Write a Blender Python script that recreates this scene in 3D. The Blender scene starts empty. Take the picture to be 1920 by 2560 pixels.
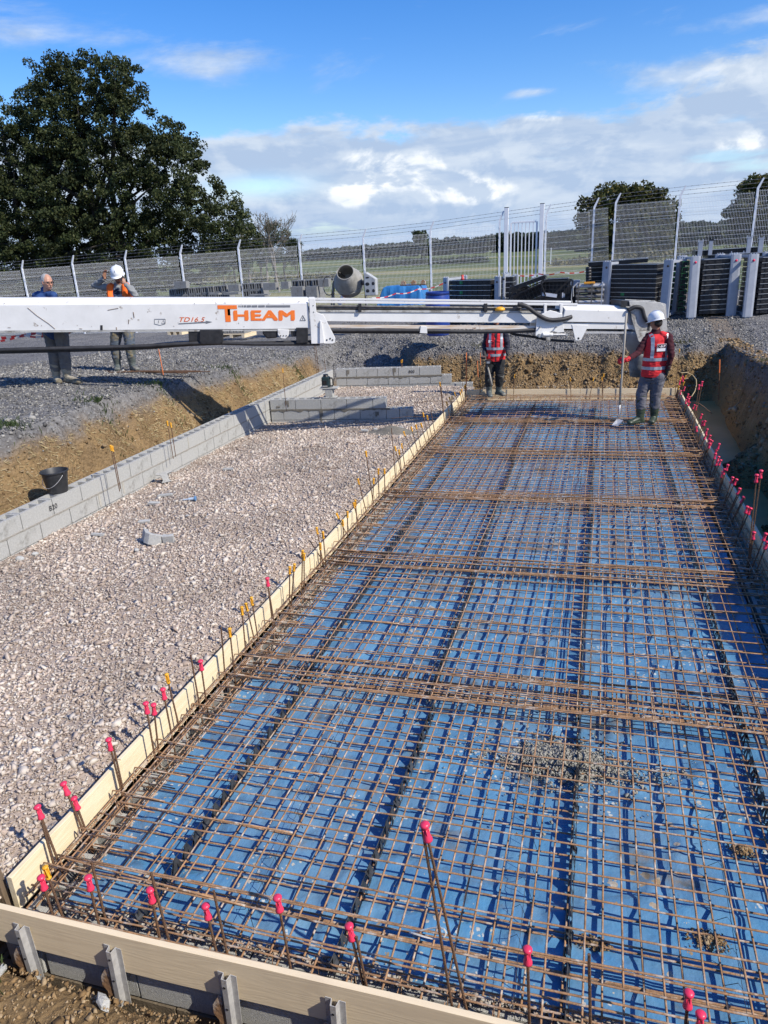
import bpy, bmesh, math, random
import numpy as np
from mathutils import Vector, Matrix, Euler
R = math.radians
random.seed(7); rng = np.random.default_rng(7)
scn = bpy.context.scene
col = scn.collection

# ------------------------------------------------------------------ camera
EYE = np.array([0.0, 0.0, 2.97])
CM = np.array([[0.9584718981637597, 0.2817518860343758, -0.04413043333609651],
               [0.05653540175419423, -0.33938960311513594, -0.9389453901297148],
               [-0.2795270448075667, 0.8974578385714967, -0.34122435318676475]])
FPX = 1775.0
cam_d = bpy.data.cameras.new('camera'); cam = bpy.data.objects.new('camera', cam_d); col.objects.link(cam)
cam_d.sensor_fit = 'VERTICAL'; cam_d.sensor_height = 36.0; cam_d.sensor_width = 27.0
cam_d.lens = FPX / 2560 * 36.0; cam_d.clip_start = 0.05; cam_d.clip_end = 9000
rot = Matrix(((CM[0][0], -CM[1][0], -CM[2][0]), (CM[0][1], -CM[1][1], -CM[2][1]), (CM[0][2], -CM[1][2], -CM[2][2])))
cam.matrix_world = Matrix.Translation(Vector(EYE)) @ rot.to_4x4()
scn.camera = cam

# ------------------------------------------------------------------ world and sun
SUN_EL, SUN_AZ = R(42), R(-16)            # azimuth from +X towards +Y
world = bpy.data.worlds.new('World'); scn.world = world; world.use_nodes = True
wn = world.node_tree.nodes; wl = world.node_tree.links; wn.clear()
def WN(t, **k):
    n = wn.new(t)
    for a, b in k.items(): setattr(n, a, b)
    return n
def wmath(op, a, b=None, c=None, clamp=False):
    n = WN('ShaderNodeMath', operation=op, use_clamp=clamp)
    for i, v in enumerate((a, b, c)):
        if v is None: continue
        if isinstance(v, (int, float)): n.inputs[i].default_value = v
        else: wl.new(v, n.inputs[i])
    return n.outputs[0]
def wrange(v, a, b, c, d, smooth=True):
    n = WN('ShaderNodeMapRange'); n.interpolation_type = 'SMOOTHSTEP' if smooth else 'LINEAR'
    wl.new(v, n.inputs[0])
    for i, x in enumerate((a, b, c, d)):
        if isinstance(x, (int, float)): n.inputs[i + 1].default_value = x
        else: wl.new(x, n.inputs[i + 1])
    return n.outputs[0]
sky = WN('ShaderNodeTexSky', sky_type='NISHITA'); sky.sun_disc = False
sky.sun_elevation = SUN_EL; sky.sun_rotation = R(90) - SUN_AZ
sky.air_density = 1.0; sky.dust_density = 0.4; sky.ozone_density = 2.5
tc = WN('ShaderNodeTexCoord'); sep = WN('ShaderNodeSeparateXYZ'); wl.new(tc.outputs['Generated'], sep.inputs[0])
dx, dy, dz = sep.outputs
az = wmath('ARCTAN2', dx, dy)                       # 0 along +Y, positive to the right
el = wmath('ARCSINE', dz)
elp = wmath('MAXIMUM', el, 0.0)
def comb(a, b, c):
    n = WN('ShaderNodeCombineXYZ')
    for i, v in enumerate((a, b, c)):
        if isinstance(v, (int, float)): n.inputs[i].default_value = v
        else: wl.new(v, n.inputs[i])
    return n.outputs[0]
def wnoise(vec, scale, detail=6, rough=.55, dist=0.0):
    n = WN('ShaderNodeTexNoise'); wl.new(vec, n.inputs['Vector'])
    n.inputs['Scale'].default_value = scale; n.inputs['Detail'].default_value = detail
    n.inputs['Roughness'].default_value = rough; n.inputs['Distortion'].default_value = dist
    return n.outputs['Fac']
# clouds live on the sphere of directions: azimuth and a stretched elevation
def puff(a0, e0, sa, se):
    """soft patch of sky round one direction"""
    u = wmath('MULTIPLY', wmath('SUBTRACT', az, a0), 1 / sa); v = wmath('MULTIPLY', wmath('SUBTRACT', el, e0), 1 / se)
    return wmath('EXPONENT', wmath('MULTIPLY', wmath('ADD', wmath('MULTIPLY', u, u), wmath('MULTIPLY', v, v)), -1.0))
# low bank: flat upper edge, climbing to the right
edge = wmath('ADD', wmath('MULTIPLY', wmath('MAXIMUM', wmath('ADD', az, .03), 0.0), 0.24), 0.146)
edge = wmath('MINIMUM', edge, 0.26)
lown = wnoise(comb(wmath('MULTIPLY', az, 1.3), wmath('MULTIPLY', el, 3.5), 9.1), 4.5, 9, .6, .2)
bankpos = wmath('SUBTRACT', edge, wmath('ADD', el, wmath('MULTIPLY', wmath('SUBTRACT', lown, .5), -0.13)))
bank = wrange(bankpos, -0.006, 0.014, 0, 1)
holes0 = wrange(wnoise(comb(wmath('MULTIPLY', az, 1.2), wmath('MULTIPLY', el, 6.0), 1.3), 4.2, 7, .55), .30, .42, 0.35, 1)
rent = wmath('SUBTRACT', 1.0, wmath('MULTIPLY', puff(-.44, .088, .06, .012), .8))
holes = wmath('MAXIMUM', wmath('MULTIPLY', holes0, rent), wrange(el, .02, .06, 1, 0))
bank = wmath('MULTIPLY', bank, holes)
# thin separate clouds above
wn1 = wnoise(comb(wmath('ADD', wmath('MULTIPLY', az, 1.1), wmath('MULTIPLY', el, -.9)), wmath('MULTIPLY', el, 3.8), 6.2), 4.0, 9, .6, .3)
wb_ = None
for args, k_ in (((.12, .175, .13, .022), .30), ((.13, .222, .10, .014), .26), ((-.49, .212, .07, .022), .20), ((-.66, .243, .13, .022), .26), ((.55, .25, .25, .04), .26), ((-1.2, .3, .35, .06), .24), ((1.4, .4, .5, .06), .22), ((-.10, .175, .035, .006), .22)):
    q_ = wmath('MULTIPLY', puff(*args), k_); wb_ = q_ if wb_ is None else wmath('ADD', wb_, q_)
wisp = wrange(wmath('ADD', wn1, wb_), .60, .86, 0, .85)
mask = wmath('MAXIMUM', bank, wisp, clamp=True)
# billows: bright sun side, grey under side
def relief(sx, sy, z, scale, d1, d2, k):
    a_ = wnoise(comb(wmath('MULTIPLY', az, sx), wmath('MULTIPLY', el, sy), z), scale, 9, .56, .35)
    b_ = wnoise(comb(wmath('ADD', wmath('MULTIPLY', az, sx), d1), wmath('ADD', wmath('MULTIPLY', el, sy), d2), z), scale, 9, .56, .35)
    return wrange(wmath('SUBTRACT', b_, a_), -k, k, 1, 0)
lit = relief(1, 1.7, 5.0, 10.0, .014, .024, .085)
streak = relief(1, 5.0, 8.0, 4.0, .01, .05, .10)
cum = wmath('ADD', puff(-.26, .098, .075, .028), wmath('ADD', puff(-.17, .072, .06, .022), wmath('MULTIPLY', puff(-.33, .072, .03, .012), .7)))
cum = wmath('ADD', cum, wmath('ADD', wmath('MULTIPLY', puff(.14, .10, .05, .02), .5), wmath('MULTIPLY', puff(-.08, .148, .05, .008), .5)))
cumn = wnoise(comb(az, wmath('MULTIPLY', el, 1.3), 4.4), 14.0, 9, .55, .3)
cumm = wrange(wmath('ADD', wmath('MULTIPLY', wmath('MINIMUM', cum, 1.0), .50), cumn), .68, .88, 0, 1)
shade = wmath('ADD', wmath('MULTIPLY', lit, .26), wmath('MULTIPLY', streak, .26))
shade = wmath('ADD', shade, wmath('MULTIPLY', cumm, wmath('ADD', wmath('MULTIPLY', lit, .42), .12)))
shade = wmath('ADD', shade, wmath('MULTIPLY', wisp, .16))
shade = wmath('MULTIPLY', shade, wrange(el, 0.0, 0.07, .60, 1))
cr = WN('ShaderNodeValToRGB'); wl.new(shade, cr.inputs[0])
e = cr.color_ramp.elements; e[0].position = .12; e[0].color = (2.2, 2.85, 3.9, 1); e[1].position = .92; e[1].color = (4.9, 5.1, 5.35, 1)
m = e.new(.5); m.color = (3.2, 3.7, 4.4, 1)
hsv = WN('ShaderNodeHueSaturation'); wl.new(sky.outputs[0], hsv.inputs['Color'])
hsv.inputs['Saturation'].default_value = 1.42; hsv.inputs['Value'].default_value = .90; hsv.inputs['Hue'].default_value = .514
mix = WN('ShaderNodeMixRGB'); wl.new(mask, mix.inputs[0]); wl.new(hsv.outputs[0], mix.inputs[1]); wl.new(cr.outputs[0], mix.inputs[2])
bg = WN('ShaderNodeBackground'); wl.new(mix.outputs[0], bg.inputs[0]); bg.inputs[1].default_value = 0.145
wo = WN('ShaderNodeOutputWorld'); wl.new(bg.outputs[0], wo.inputs[0])

sun_d = bpy.data.lights.new('sun', 'SUN'); sun_d.energy = 3.9; sun_d.angle = R(.55); sun_d.color = (1.0, .93, .82)
sun = bpy.data.objects.new('sun', sun_d); col.objects.link(sun)
sv = Vector((math.cos(SUN_EL) * math.cos(SUN_AZ), math.cos(SUN_EL) * math.sin(SUN_AZ), math.sin(SUN_EL)))
sun.rotation_euler = sv.to_track_quat('Z', 'Y').to_euler(); sun.location = (20, 15, 30)
vs = scn.view_settings
scn.display_settings.display_device = 'sRGB'
vs.view_transform = 'Standard'; vs.look = 'None'; vs.gamma = 1; vs.use_curve_mapping = False; vs.exposure = 0.52

# ------------------------------------------------------------------ helpers
def ray(px, py):
    return CM.T @ np.array([px - 960.0, py - 1280.0, FPX])
def on_z(px, py, z=0.0):
    r = ray(px, py); return Vector(r * (z - EYE[2]) / r[2] + EYE)
def at(px, py, Y):
    """measured photo point -> place in the world at depth Y"""
    r = ray(px, py); return Vector(r * Y / r[1] + EYE)
def fnoise(x, y, seed=0, octaves=4, scale=1.0, rough=.5):
    """value noise on arrays, about -1..1"""
    x = np.asarray(x, float) * scale; y = np.asarray(y, float) * scale
    out = np.zeros(np.broadcast(x, y).shape); amp = 1.0; tot = 0
    for o in range(octaves):
        xi = np.floor(x).astype(np.int64); yi = np.floor(y).astype(np.int64); fx = x - xi; fy = y - yi
        fx = fx * fx * (3 - 2 * fx); fy = fy * fy * (3 - 2 * fy)
        def h(a, b):
            n = (a * 374761393 + b * 668265263 + (seed + o * 17) * 974634777) & 0xffffffff
            n = ((n ^ (n >> 13)) * 1274126177) & 0xffffffff
            return ((n ^ (n >> 16)) & 0xffff) / 32767.5 - 1
        v = (h(xi, yi) * (1 - fx) + h(xi + 1, yi) * fx) * (1 - fy) + (h(xi, yi + 1) * (1 - fx) + h(xi + 1, yi + 1) * fx) * fy
        out += v * amp; tot += amp; amp *= rough; x = x * 2.03 + 11.3; y = y * 2.03 + 5.7
    return out / tot
def sstep(a, b, v):
    t = np.clip((np.asarray(v, float) - a) / (b - a), 0, 1); return t * t * (3 - 2 * t)

def nodes_of(mat):
    mat.use_nodes = True; nt = mat.node_tree; return nt, nt.nodes, nt.links
MATS = {}
def mat(name, c1, c2=None, rough=.7, metal=0.0, scale=8.0, detail=5, bump=0.0, bscale=None, spec=.5, dirt=None, dirt_amt=0.0, dscale=3.0,
        stretch=None, coord='Object', lo=.35, hi=.65, wear=None):
    """two-tone noise material with fine relief and an optional third colour of dirt"""
    if name in MATS: return MATS[name]
    m_ = bpy.data.materials.new(name); nt, N, L = nodes_of(m_); b = N['Principled BSDF']
    b.inputs['Roughness'].default_value = rough; b.inputs['Metallic'].default_value = metal
    b.inputs['Specular IOR Level'].default_value = spec
    t = N.new('ShaderNodeTexCoord'); mp = N.new('ShaderNodeMapping'); L.new(t.outputs[coord], mp.inputs[0])
    if stretch: mp.inputs['Scale'].default_value = stretch
    n = N.new('ShaderNodeTexNoise'); L.new(mp.outputs[0], n.inputs['Vector'])
    n.inputs['Scale'].default_value = scale; n.inputs['Detail'].default_value = detail; n.inputs['Roughness'].default_value = .6
    mr = N.new('ShaderNodeMapRange'); L.new(n.outputs['Fac'], mr.inputs[0]); mr.inputs[1].default_value = lo; mr.inputs[2].default_value = hi
    mx = N.new('ShaderNodeMixRGB'); L.new(mr.outputs[0], mx.inputs[0])
    c2 = c2 or tuple(x * .8 for x in c1)
    mx.inputs[1].default_value = (*c1, 1); mx.inputs[2].default_value = (*c2, 1); out = mx.outputs[0]
    if dirt:
        n2 = N.new('ShaderNodeTexNoise'); L.new(t.outputs[coord], n2.inputs['Vector'])
        n2.inputs['Scale'].default_value = dscale; n2.inputs['Detail'].default_value = 8; n2.inputs['Roughness'].default_value = .7
        r2 = N.new('ShaderNodeMapRange'); L.new(n2.outputs['Fac'], r2.inputs[0]); r2.inputs[1].default_value = .68 - dirt_amt * .35; r2.inputs[2].default_value = .76 - dirt_amt * .3
        m2 = N.new('ShaderNodeMixRGB'); L.new(r2.outputs[0], m2.inputs[0]); L.new(out, m2.inputs[1]); m2.inputs[2].default_value = (*dirt, 1); out = m2.outputs[0]
    L.new(out, b.inputs['Base Color'])
    if bump:
        n3 = N.new('ShaderNodeTexNoise'); L.new(mp.outputs[0], n3.inputs['Vector'])
        n3.inputs['Scale'].default_value = bscale or scale * 4; n3.inputs['Detail'].default_value = 6
        bp = N.new('ShaderNodeBump'); bp.inputs['Strength'].default_value = bump; bp.inputs['Distance'].default_value = .01
        L.new(n3.outputs['Fac'], bp.inputs['Height']); L.new(bp.outputs[0], b.inputs['Normal'])
    MATS[name] = m_; return m_

class MB:
    """collects simple shapes, then links them as one mesh object"""
    def __init__(s): s.v = []; s.f = []; s.mi = []; s.cur = 0
    def add(s, vs_, fs, mi=None):
        o = len(s.v); s.v += [tuple(v) for v in vs_]; s.f += [tuple(i + o for i in f) for f in fs]; s.mi += [s.cur if mi is None else mi] * len(fs)
    def box(s, c, d, rz=0, rx=0, ry=0, mi=None, taper=1.0, M=None):
        x, y, z = d[0] / 2, d[1] / 2, d[2] / 2
        pts = [Vector((sx * x * (taper if sz > 0 else 1), sy * y * (taper if sz > 0 else 1), sz * z)) for sz in (-1, 1) for sy in (-1, 1) for sx in (-1, 1)]
        E_ = Euler((rx, ry, rz)).to_matrix()
        pts = [E_ @ p + Vector(c) for p in pts]
        s.add(pts, [(0, 2, 3, 1), (4, 5, 7, 6), (0, 1, 5, 4), (2, 6, 7, 3), (0, 4, 6, 2), (1, 3, 7, 5)], mi)
    def prism(s, poly, a, b, axis='y', mi=None):
        """extrude a polygon given in the two other axes between a and b"""
        n = len(poly)
        def P(p, t):
            return {'y': (p[0], t, p[1]), 'x': (t, p[0], p[1]), 'z': (p[0], p[1], t)}[axis]
        vs_ = [P(p, a) for p in poly] + [P(p, b) for p in poly]
        fs = [tuple(range(n))[::-1], tuple(range(n, 2 * n))] + [(i, (i + 1) % n, n + (i + 1) % n, n + i) for i in range(n)]
        s.add(vs_, fs, mi)
    def tube(s, path, r, n=8, mi=None, cap=True):
        P = [Vector(p) for p in path]; rr = r if isinstance(r, (list, tuple)) else [r] * len(P)
        vs_ = []; up = None
        for i, p in enumerate(P):
            d = (P[min(i + 1, len(P) - 1)] - P[max(i - 1, 0)]).normalized()
            if up is None: up = Vector((0, 0, 1)) if abs(d.z) < .9 else Vector((1, 0, 0))
            x = d.cross(up).normalized(); y = x.cross(d).normalized(); up = y
            for k in range(n):
                a = 2 * math.pi * k / n; vs_.append(p + (x * math.cos(a) + y * math.sin(a)) * rr[i])
        fs = [(i * n + k, i * n + (k + 1) % n, (i + 1) * n + (k + 1) % n, (i + 1) * n + k) for i in range(len(P) - 1) for k in range(n)]
        if cap: fs += [tuple(range(n))[::-1], tuple((len(P) - 1) * n + k for k in range(n))]
        s.add(vs_, fs, mi)
    def lathe(s, prof, n=20, c=(0, 0, 0), M=None, mi=None):
        vs_ = []
        for r, z in prof:
            for k in range(n):
                a = 2 * math.pi * k / n; v = Vector((r * math.cos(a), r * math.sin(a), z))
                vs_.append((M @ v if M else v) + Vector(c))
        fs = [(i * n + k, i * n + (k + 1) % n, (i + 1) * n + (k + 1) % n, (i + 1) * n + k) for i in range(len(prof) - 1) for k in range(n)]
        s.add(vs_, fs, mi)
    def ball(s, c, r, n=10, M=None, mi=None):
        prof = [(math.sin(math.pi * i / n) , -math.cos(math.pi * i / n)) for i in range(n + 1)]
        rr = r if isinstance(r, (tuple, list)) else (r, r, r)
        vs_ = []
        for pr, pz in prof:
            for k in range(n + 2):
                a = 2 * math.pi * k / (n + 2); v = Vector((max(pr, 1e-4) * math.cos(a) * rr[0], max(pr, 1e-4) * math.sin(a) * rr[1], pz * rr[2]))
                vs_.append((M @ v if M else v) + Vector(c))
        w = n + 2
        fs = [(i * w + k, i * w + (k + 1) % w, (i + 1) * w + (k + 1) % w, (i + 1) * w + k) for i in range(n) for k in range(w)]
        s.add(vs_, fs, mi)
    def mesh(s, name, mats, smooth=False):
        me = bpy.data.meshes.new(name); me.from_pydata(s.v, [], s.f)
        for m_ in (mats if isinstance(mats, (list, tuple)) else [mats]): me.materials.append(m_)
        if any(s.mi): me.polygons.foreach_set('material_index', s.mi)
        if smooth:
            me.polygons.foreach_set('use_smooth', [True] * len(s.f))
        me.update(); return me
    def build(s, name, mats, parent=None, smooth=False, bevel=0, loc=None):
        o = bpy.data.objects.new(name, s.mesh(name, mats, smooth)); col.objects.link(o)
        if parent: o.parent = parent
        if loc is not None: o.location = loc
        if bevel:
            b = o.modifiers.new('bevel', 'BEVEL'); b.width = bevel; b.segments = 2; b.limit_method = 'ANGLE'
        if smooth == 'auto': shade_auto(o)
        return o
def shade_auto(o, ang=35):
    me = o.data; me.polygons.foreach_set('use_smooth', [True] * len(me.polygons))
    bm = bmesh.new(); bm.from_mesh(me)
    for e_ in bm.edges:
        if len(e_.link_faces) == 2 and e_.calc_face_angle(0) > R(ang): e_.smooth = False
    bm.to_mesh(me); bm.free()
def place(mesh, name, parent=None, loc=None, rot=None):
    o = bpy.data.objects.new(name, mesh); col.objects.link(o)
    if parent: o.parent = parent
    if loc is not None: o.location = loc
    if rot is not None: o.rotation_euler = rot
    return o
def tag(o, label=None, cat=None, group=None, kind=None):
    if label: o['label'] = label
    if cat: o['category'] = cat
    if group: o['group'] = group
    if kind: o['kind'] = kind
    return o
def thing(name, loc=(0, 0, 0), rz=0.0, label=None, cat=None, group=None):
    o = bpy.data.objects.new(name, None); col.objects.link(o); o.location = loc; o.rotation_euler = (0, 0, rz); o.empty_display_size = .1
    return tag(o, label, cat, group)
def copy_tree(o, parent=None):
    c = o.copy(); col.objects.link(c)
    if parent: c.parent = parent
    for ch in o.children: copy_tree(ch, c)
    return c
def np_mesh(name, V, F, m_, attrs=None, smooth=False, mi=None):
    """V (n,3), F (m,k) arrays -> mesh"""
    me = bpy.data.meshes.new(name); V = np.ascontiguousarray(V, np.float32); F = np.ascontiguousarray(F, np.int32); k = F.shape[1]
    me.vertices.add(len(V)); me.vertices.foreach_set('co', V.ravel())
    me.loops.add(F.size); me.loops.foreach_set('vertex_index', F.ravel())
    me.polygons.add(len(F)); me.polygons.foreach_set('loop_start', np.arange(0, F.size, k, dtype=np.int32))
    me.polygons.foreach_set('loop_total', np.full(len(F), k, np.int32))
    if smooth: me.polygons.foreach_set('use_smooth', np.ones(len(F), bool))
    for x in (m_ if isinstance(m_, (list, tuple)) else [m_]): me.materials.append(x)
    if mi is not None: me.polygons.foreach_set('material_index', np.asarray(mi, np.int32))
    me.update(calc_edges=True)
    for an, av in (attrs or {}).items():
        a = me.attributes.new(an, 'FLOAT', 'POINT'); a.data.foreach_set('value', np.ascontiguousarray(av, np.float32))
    return me
def scatter_stones(name, P, S, m_, flat=.7, seed=1, parent=None):
    """P (n,3) centres, S (n) radii: irregular angular stones in one mesh"""
    g = np.random.default_rng(seed); n = len(P)
    base = np.array([[x, y, z] for z in (-1, 1) for y in (-1, 1) for x in (-1, 1)], float) * .62
    V = base[None] * (1 + g.uniform(-.62, .62, (n, 8, 3)))
    V[:, :, 0] *= g.uniform(.8, 1.35, (n, 1)); V[:, :, 2] *= flat * g.uniform(.7, 1.2, (n, 1))
    # random rotation (quaternion)
    q = g.normal(size=(n, 4)); q[:, 1:3] *= .30; q /= np.linalg.norm(q, axis=1)[:, None]; w, x, y, z = q.T
    Rm = np.stack([1 - 2 * (y * y + z * z), 2 * (x * y - w * z), 2 * (x * z + w * y), 2 * (x * y + w * z), 1 - 2 * (x * x + z * z), 2 * (y * z - w * x),
                   2 * (x * z - w * y), 2 * (y * z + w * x), 1 - 2 * (x * x + y * y)], 1).reshape(n, 3, 3)
    V = np.einsum('nij,nkj->nki', Rm, V) * S[:, None, None] + P[:, None, :]
    q6 = np.array([(0, 2, 3), (0, 3, 1), (4, 5, 7), (4, 7, 6), (0, 1, 5), (0, 5, 4), (2, 6, 7), (2, 7, 3), (0, 4, 6), (0, 6, 2), (1, 3, 7), (1, 7, 5)])
    F = (q6[None] + (np.arange(n) * 8)[:, None, None]).reshape(-1, 3)
    o = bpy.data.objects.new(name, np_mesh(name, V.reshape(-1, 3), F, m_)); col.objects.link(o)
    if parent: o.parent = parent
    return o
def island_mat(name, cols, rough=.9, bump=.4, bscale=120, dark=.0):
    m_ = bpy.data.materials.new(name); nt, N, L = nodes_of(m_); b = N['Principled BSDF']; b.inputs['Roughness'].default_value = rough
    b.inputs['Specular IOR Level'].default_value = .25
    g = N.new('ShaderNodeNewGeometry'); r = N.new('ShaderNodeValToRGB'); L.new(g.outputs['Random Per Island'], r.inputs[0])
    els = r.color_ramp.elements
    for i, c in enumerate(cols):
        e_ = els[i] if i < 2 else els.new(.5)
        e_.position = i / (len(cols) - 1) if i else 0
        e_.color = (*c, 1)
    for i, c in enumerate(cols): pass
    n = N.new('ShaderNodeTexNoise'); n.inputs['Scale'].default_value = 1.1; n.inputs['Detail'].default_value = 4
    t = N.new('ShaderNodeTexCoord'); L.new(t.outputs['Object'], n.inputs['Vector'])
    mr = N.new('ShaderNodeMapRange'); L.new(n.outputs['Fac'], mr.inputs[0]); mr.inputs[1].default_value = .3; mr.inputs[2].default_value = .7
    mr.inputs[3].default_value = .76; mr.inputs[4].default_value = 1.2
    mx = N.new('ShaderNodeVectorMath'); mx.operation = 'SCALE'; L.new(r.outputs[0], mx.inputs[0]); L.new(mr.outputs[0], mx.inputs['Scale'])
    L.new(mx.outputs[0], b.inputs['Base Color'])
    n3 = N.new('ShaderNodeTexNoise'); n3.inputs['Scale'].default_value = bscale; L.new(t.outputs['Object'], n3.inputs['Vector'])
    bp = N.new('ShaderNodeBump'); bp.inputs['Strength'].default_value = bump; bp.inputs['Distance'].default_value = .004
    L.new(n3.outputs['Fac'], bp.inputs['Height']); L.new(bp.outputs[0], b.inputs['Normal'])
    return m_
ORD = ['first', 'second', 'third', 'fourth', 'fifth', 'sixth', 'seventh', 'eighth', 'ninth', 'tenth', 'eleventh', 'twelfth', 'thirteenth', 'fourteenth', 'fifteenth', 'sixteenth',
       'seventeenth', 'eighteenth', 'nineteenth', 'twentieth'] + ['twenty-' + s for s in ('first', 'second', 'third', 'fourth', 'fifth', 'sixth', 'seventh', 'eighth', 'ninth')] + \
      ['thirtieth'] + ['thirty-' + s for s in ('first', 'second', 'third', 'fourth', 'fifth', 'sixth', 'seventh', 'eighth', 'ninth')] + ['fortieth'] + \
      ['forty-' + s for s in ('first', 'second', 'third', 'fourth', 'fifth', 'sixth', 'seventh', 'eighth', 'ninth')]

# common materials
M_galv = mat('galvanised_steel', (.58, .58, .57), (.44, .44, .44), .5, .35, 25, bump=.1, dirt=(.30, .22, .15), dirt_amt=.25, dscale=9)
M_white = mat('white_paint', (.74, .74, .72), (.66, .66, .64), .42, 0, 3, dirt=(.22, .17, .12), dirt_amt=.16, dscale=7)
M_fence = mat('white_fence_paint', (.80, .82, .84), (.72, .75, .78), .45, 0, 6)
M_rust = mat('rusty_steel', (.42, .235, .115), (.22, .13, .07), .85, .1, 14, 6, bump=.5, dirt=(.50, .42, .34), dirt_amt=.5, dscale=9)
M_bar = mat('ribbed_bar_steel', (.13, .085, .06), (.21, .11, .055), .7, .4, 20, bump=.6, bscale=160)
M_pink = mat('pink_plastic', (.78, .045, .11), (.70, .04, .10), .35, 0, 20)
M_yel = mat('yellow_plastic', (.80, .42, .03), (.72, .34, .02), .4, 0, 20)
M_wood = None
M_black = mat('black_plastic', (.012, .012, .013), (.03, .03, .032), .45, 0, 12)
M_rubber = mat('black_rubber', (.018, .018, .02), (.035, .035, .038), .6, 0, 10)
M_block = mat('concrete_block', (.47, .47, .44), (.38, .38, .36), .92, 0, 60, 6, bump=.7, bscale=260, spec=.2, dirt=(.25, .245, .22), dirt_amt=.35, dscale=2.2)
M_mortar = mat('mortar', (.34, .32, .28), (.24, .23, .20), .95, 0, 30, bump=.8, bscale=120)
M_concwet = mat('wet_concrete', (.36, .345, .29), (.25, .24, .20), .6, 0, 25, bump=1, bscale=90)
# ------------------------------------------------------------------ the ground
def right_foot(y): return 2.12 + .028 * (y - 9)
def ground_z(x, y, full=False):
    x = np.asarray(x, float); y = np.asarray(y, float)
    gf = np.clip(.85 + .046 * (x + 6), .35, 1.75)
    near = 1.12 - .05 * np.clip(y - 10, 0, 6.5)
    near = near + np.where(x > 1.8, .02 + .06 * np.clip(x - 2.4, 0, 6), 0)
    near = near + .10 * sstep(-7.2, -8.4, x)
    k = sstep(16.8, 21.5, y)
    out = near * (1 - k) + gf * k
    kf = sstep(29, 60, y); out = out * (1 - kf) + 1.0 * kf
    out = out + .035 * fnoise(x, y, 3, 4, .9) * (1 - sstep(40, 80, y)) + .012 * fnoise(x, y, 5, 3, 7) * (1 - sstep(24, 30, y))
    wob = fnoise(x, y, 8, 4, 1.3) * .22 + fnoise(x, y, 12, 3, 5) * .10
    tl = (x + 7.0 + .12 * fnoise(y, y * 0, 2, 3, .8)) / .56
    ramp = 1 - sstep(-5.2, -4.2, x)
    yr = 17.25 + 1.6 * ramp + .18 * fnoise(x, x * 0, 31, 3, 1.1); yf = 16.62 - .1 * ramp
    tb = (yr - y) / (yr - yf)
    xf = right_foot(y); xr = xf + .34 + .1 * fnoise(y, y * 0, 41, 3, 1.2)
    tr = (xr - x) / (xr - xf)
    tf = (y - .25) / .75
    t = np.minimum(np.minimum(tl, tb), np.minimum(tr, tf))
    tt = np.clip(t + wob * sstep(-.2, .1, t) * (1 - sstep(.75, 1.1, t)), 0, 1)
    floor = np.full(x.shape, -.42)
    floor = np.where(x < -6.2, .0, floor)
    floor = np.where((x > -6.2) & (x < -2.75), -.25, floor)
    rd = sstep(1.62, 1.7, x)
    def hill(cx, cy, r, h, sx=1.0): return h * np.exp(-(((x - cx) / sx) ** 2 + (y - cy) ** 2) / r ** 2)
    ditch = -.34 + hill(2.2, 10.75, .50, .50, .8) + hill(2.0, 10.3, .25, .16, .7) + hill(2.0, 8.5, .16, .24, .8) + .03 * fnoise(x, y, 15, 4, 3)
    floor = np.where(rd > 0, floor * (1 - rd) + ditch * rd, floor)
    front = 1 - sstep(1.74, 1.80, y)
    fsoil = -.115 + .075 * sstep(1.3, 1.62, y) + .05 * fnoise(x, y, 23, 5, 2.2) + .035 * fnoise(x, y, 25, 4, 9) + .10 * sstep(1.5, 1.0, y)
    floor = floor * (1 - front) + fsoil * front
    behind = sstep(15.35, 15.9, y) * sstep(-2.9, -2.5, x) * (1 - sstep(1.5, 1.8, x))
    floor = floor * (1 - behind) + (-.05 + .05 * fnoise(x, y, 19, 4, 3)) * behind
    z = out * (1 - tt) + floor * tt
    teeth = np.where(tl < np.minimum(tb, tr), fnoise(y * 5.5, x * .7, 57, 3, 1.0), np.where(tr < tb, fnoise(y * 5.5, x * .7, 58, 3, 1.0), fnoise(x * 5.5, y * .7, 59, 3, 1.0)))
    edge_rough = np.exp(-((tt - .5) / .38) ** 2) * .07 * teeth + np.exp(-((tt - .5) / .35) ** 2) * (.09 * fnoise(x, y, 51, 4, 4.0) + .05 * fnoise(x, y, 53, 3, 13))
    z = z + edge_rough
    if not full: return z
    grav_ramp = ramp * sstep(16.2, 16.9, y)
    clay = sstep(.10, .34, tt + .10 * fnoise(x, y, 61, 3, 3)) * (1 - grav_ramp)
    clay = np.maximum(clay, (1 - sstep(.1, .5, np.abs(x - 2.7))) * sstep(4, 6, y) * .35)
    grass = sstep(26.9, 27.6, y + .3 * fnoise(x, y, 71, 3, 1.5))
    wet = sstep(1.55, 1.75, x) * tt * sstep(2, 3, y) * (1 - sstep(.0, .35, z))
    return z, clay, grass, wet
def grow(a, b, step, far, k=1.13):
    mid = list(np.arange(a, b + 1e-6, step)); s = step; lo = []; v = a
    while v > -far: s *= k; v -= s; lo.append(v)
    s = step; v = b; hi = []
    while v < far: s *= k; v += s; hi.append(v)
    return np.array(lo[::-1] + mid + hi)
gx = grow(-12.0, 5.0, .07, 3500); gy = grow(.1, 19.6, .07, 3500)
GX, GY = np.meshgrid(gx, gy)
GZ, GC, GG, GW = ground_z(GX, GY, True)
nx, ny = len(gx), len(gy)
idx = np.arange(nx * ny).reshape(ny, nx)
F = np.stack([idx[:-1, :-1], idx[:-1, 1:], idx[1:, 1:], idx[1:, :-1]], -1).reshape(-1, 4)

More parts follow.
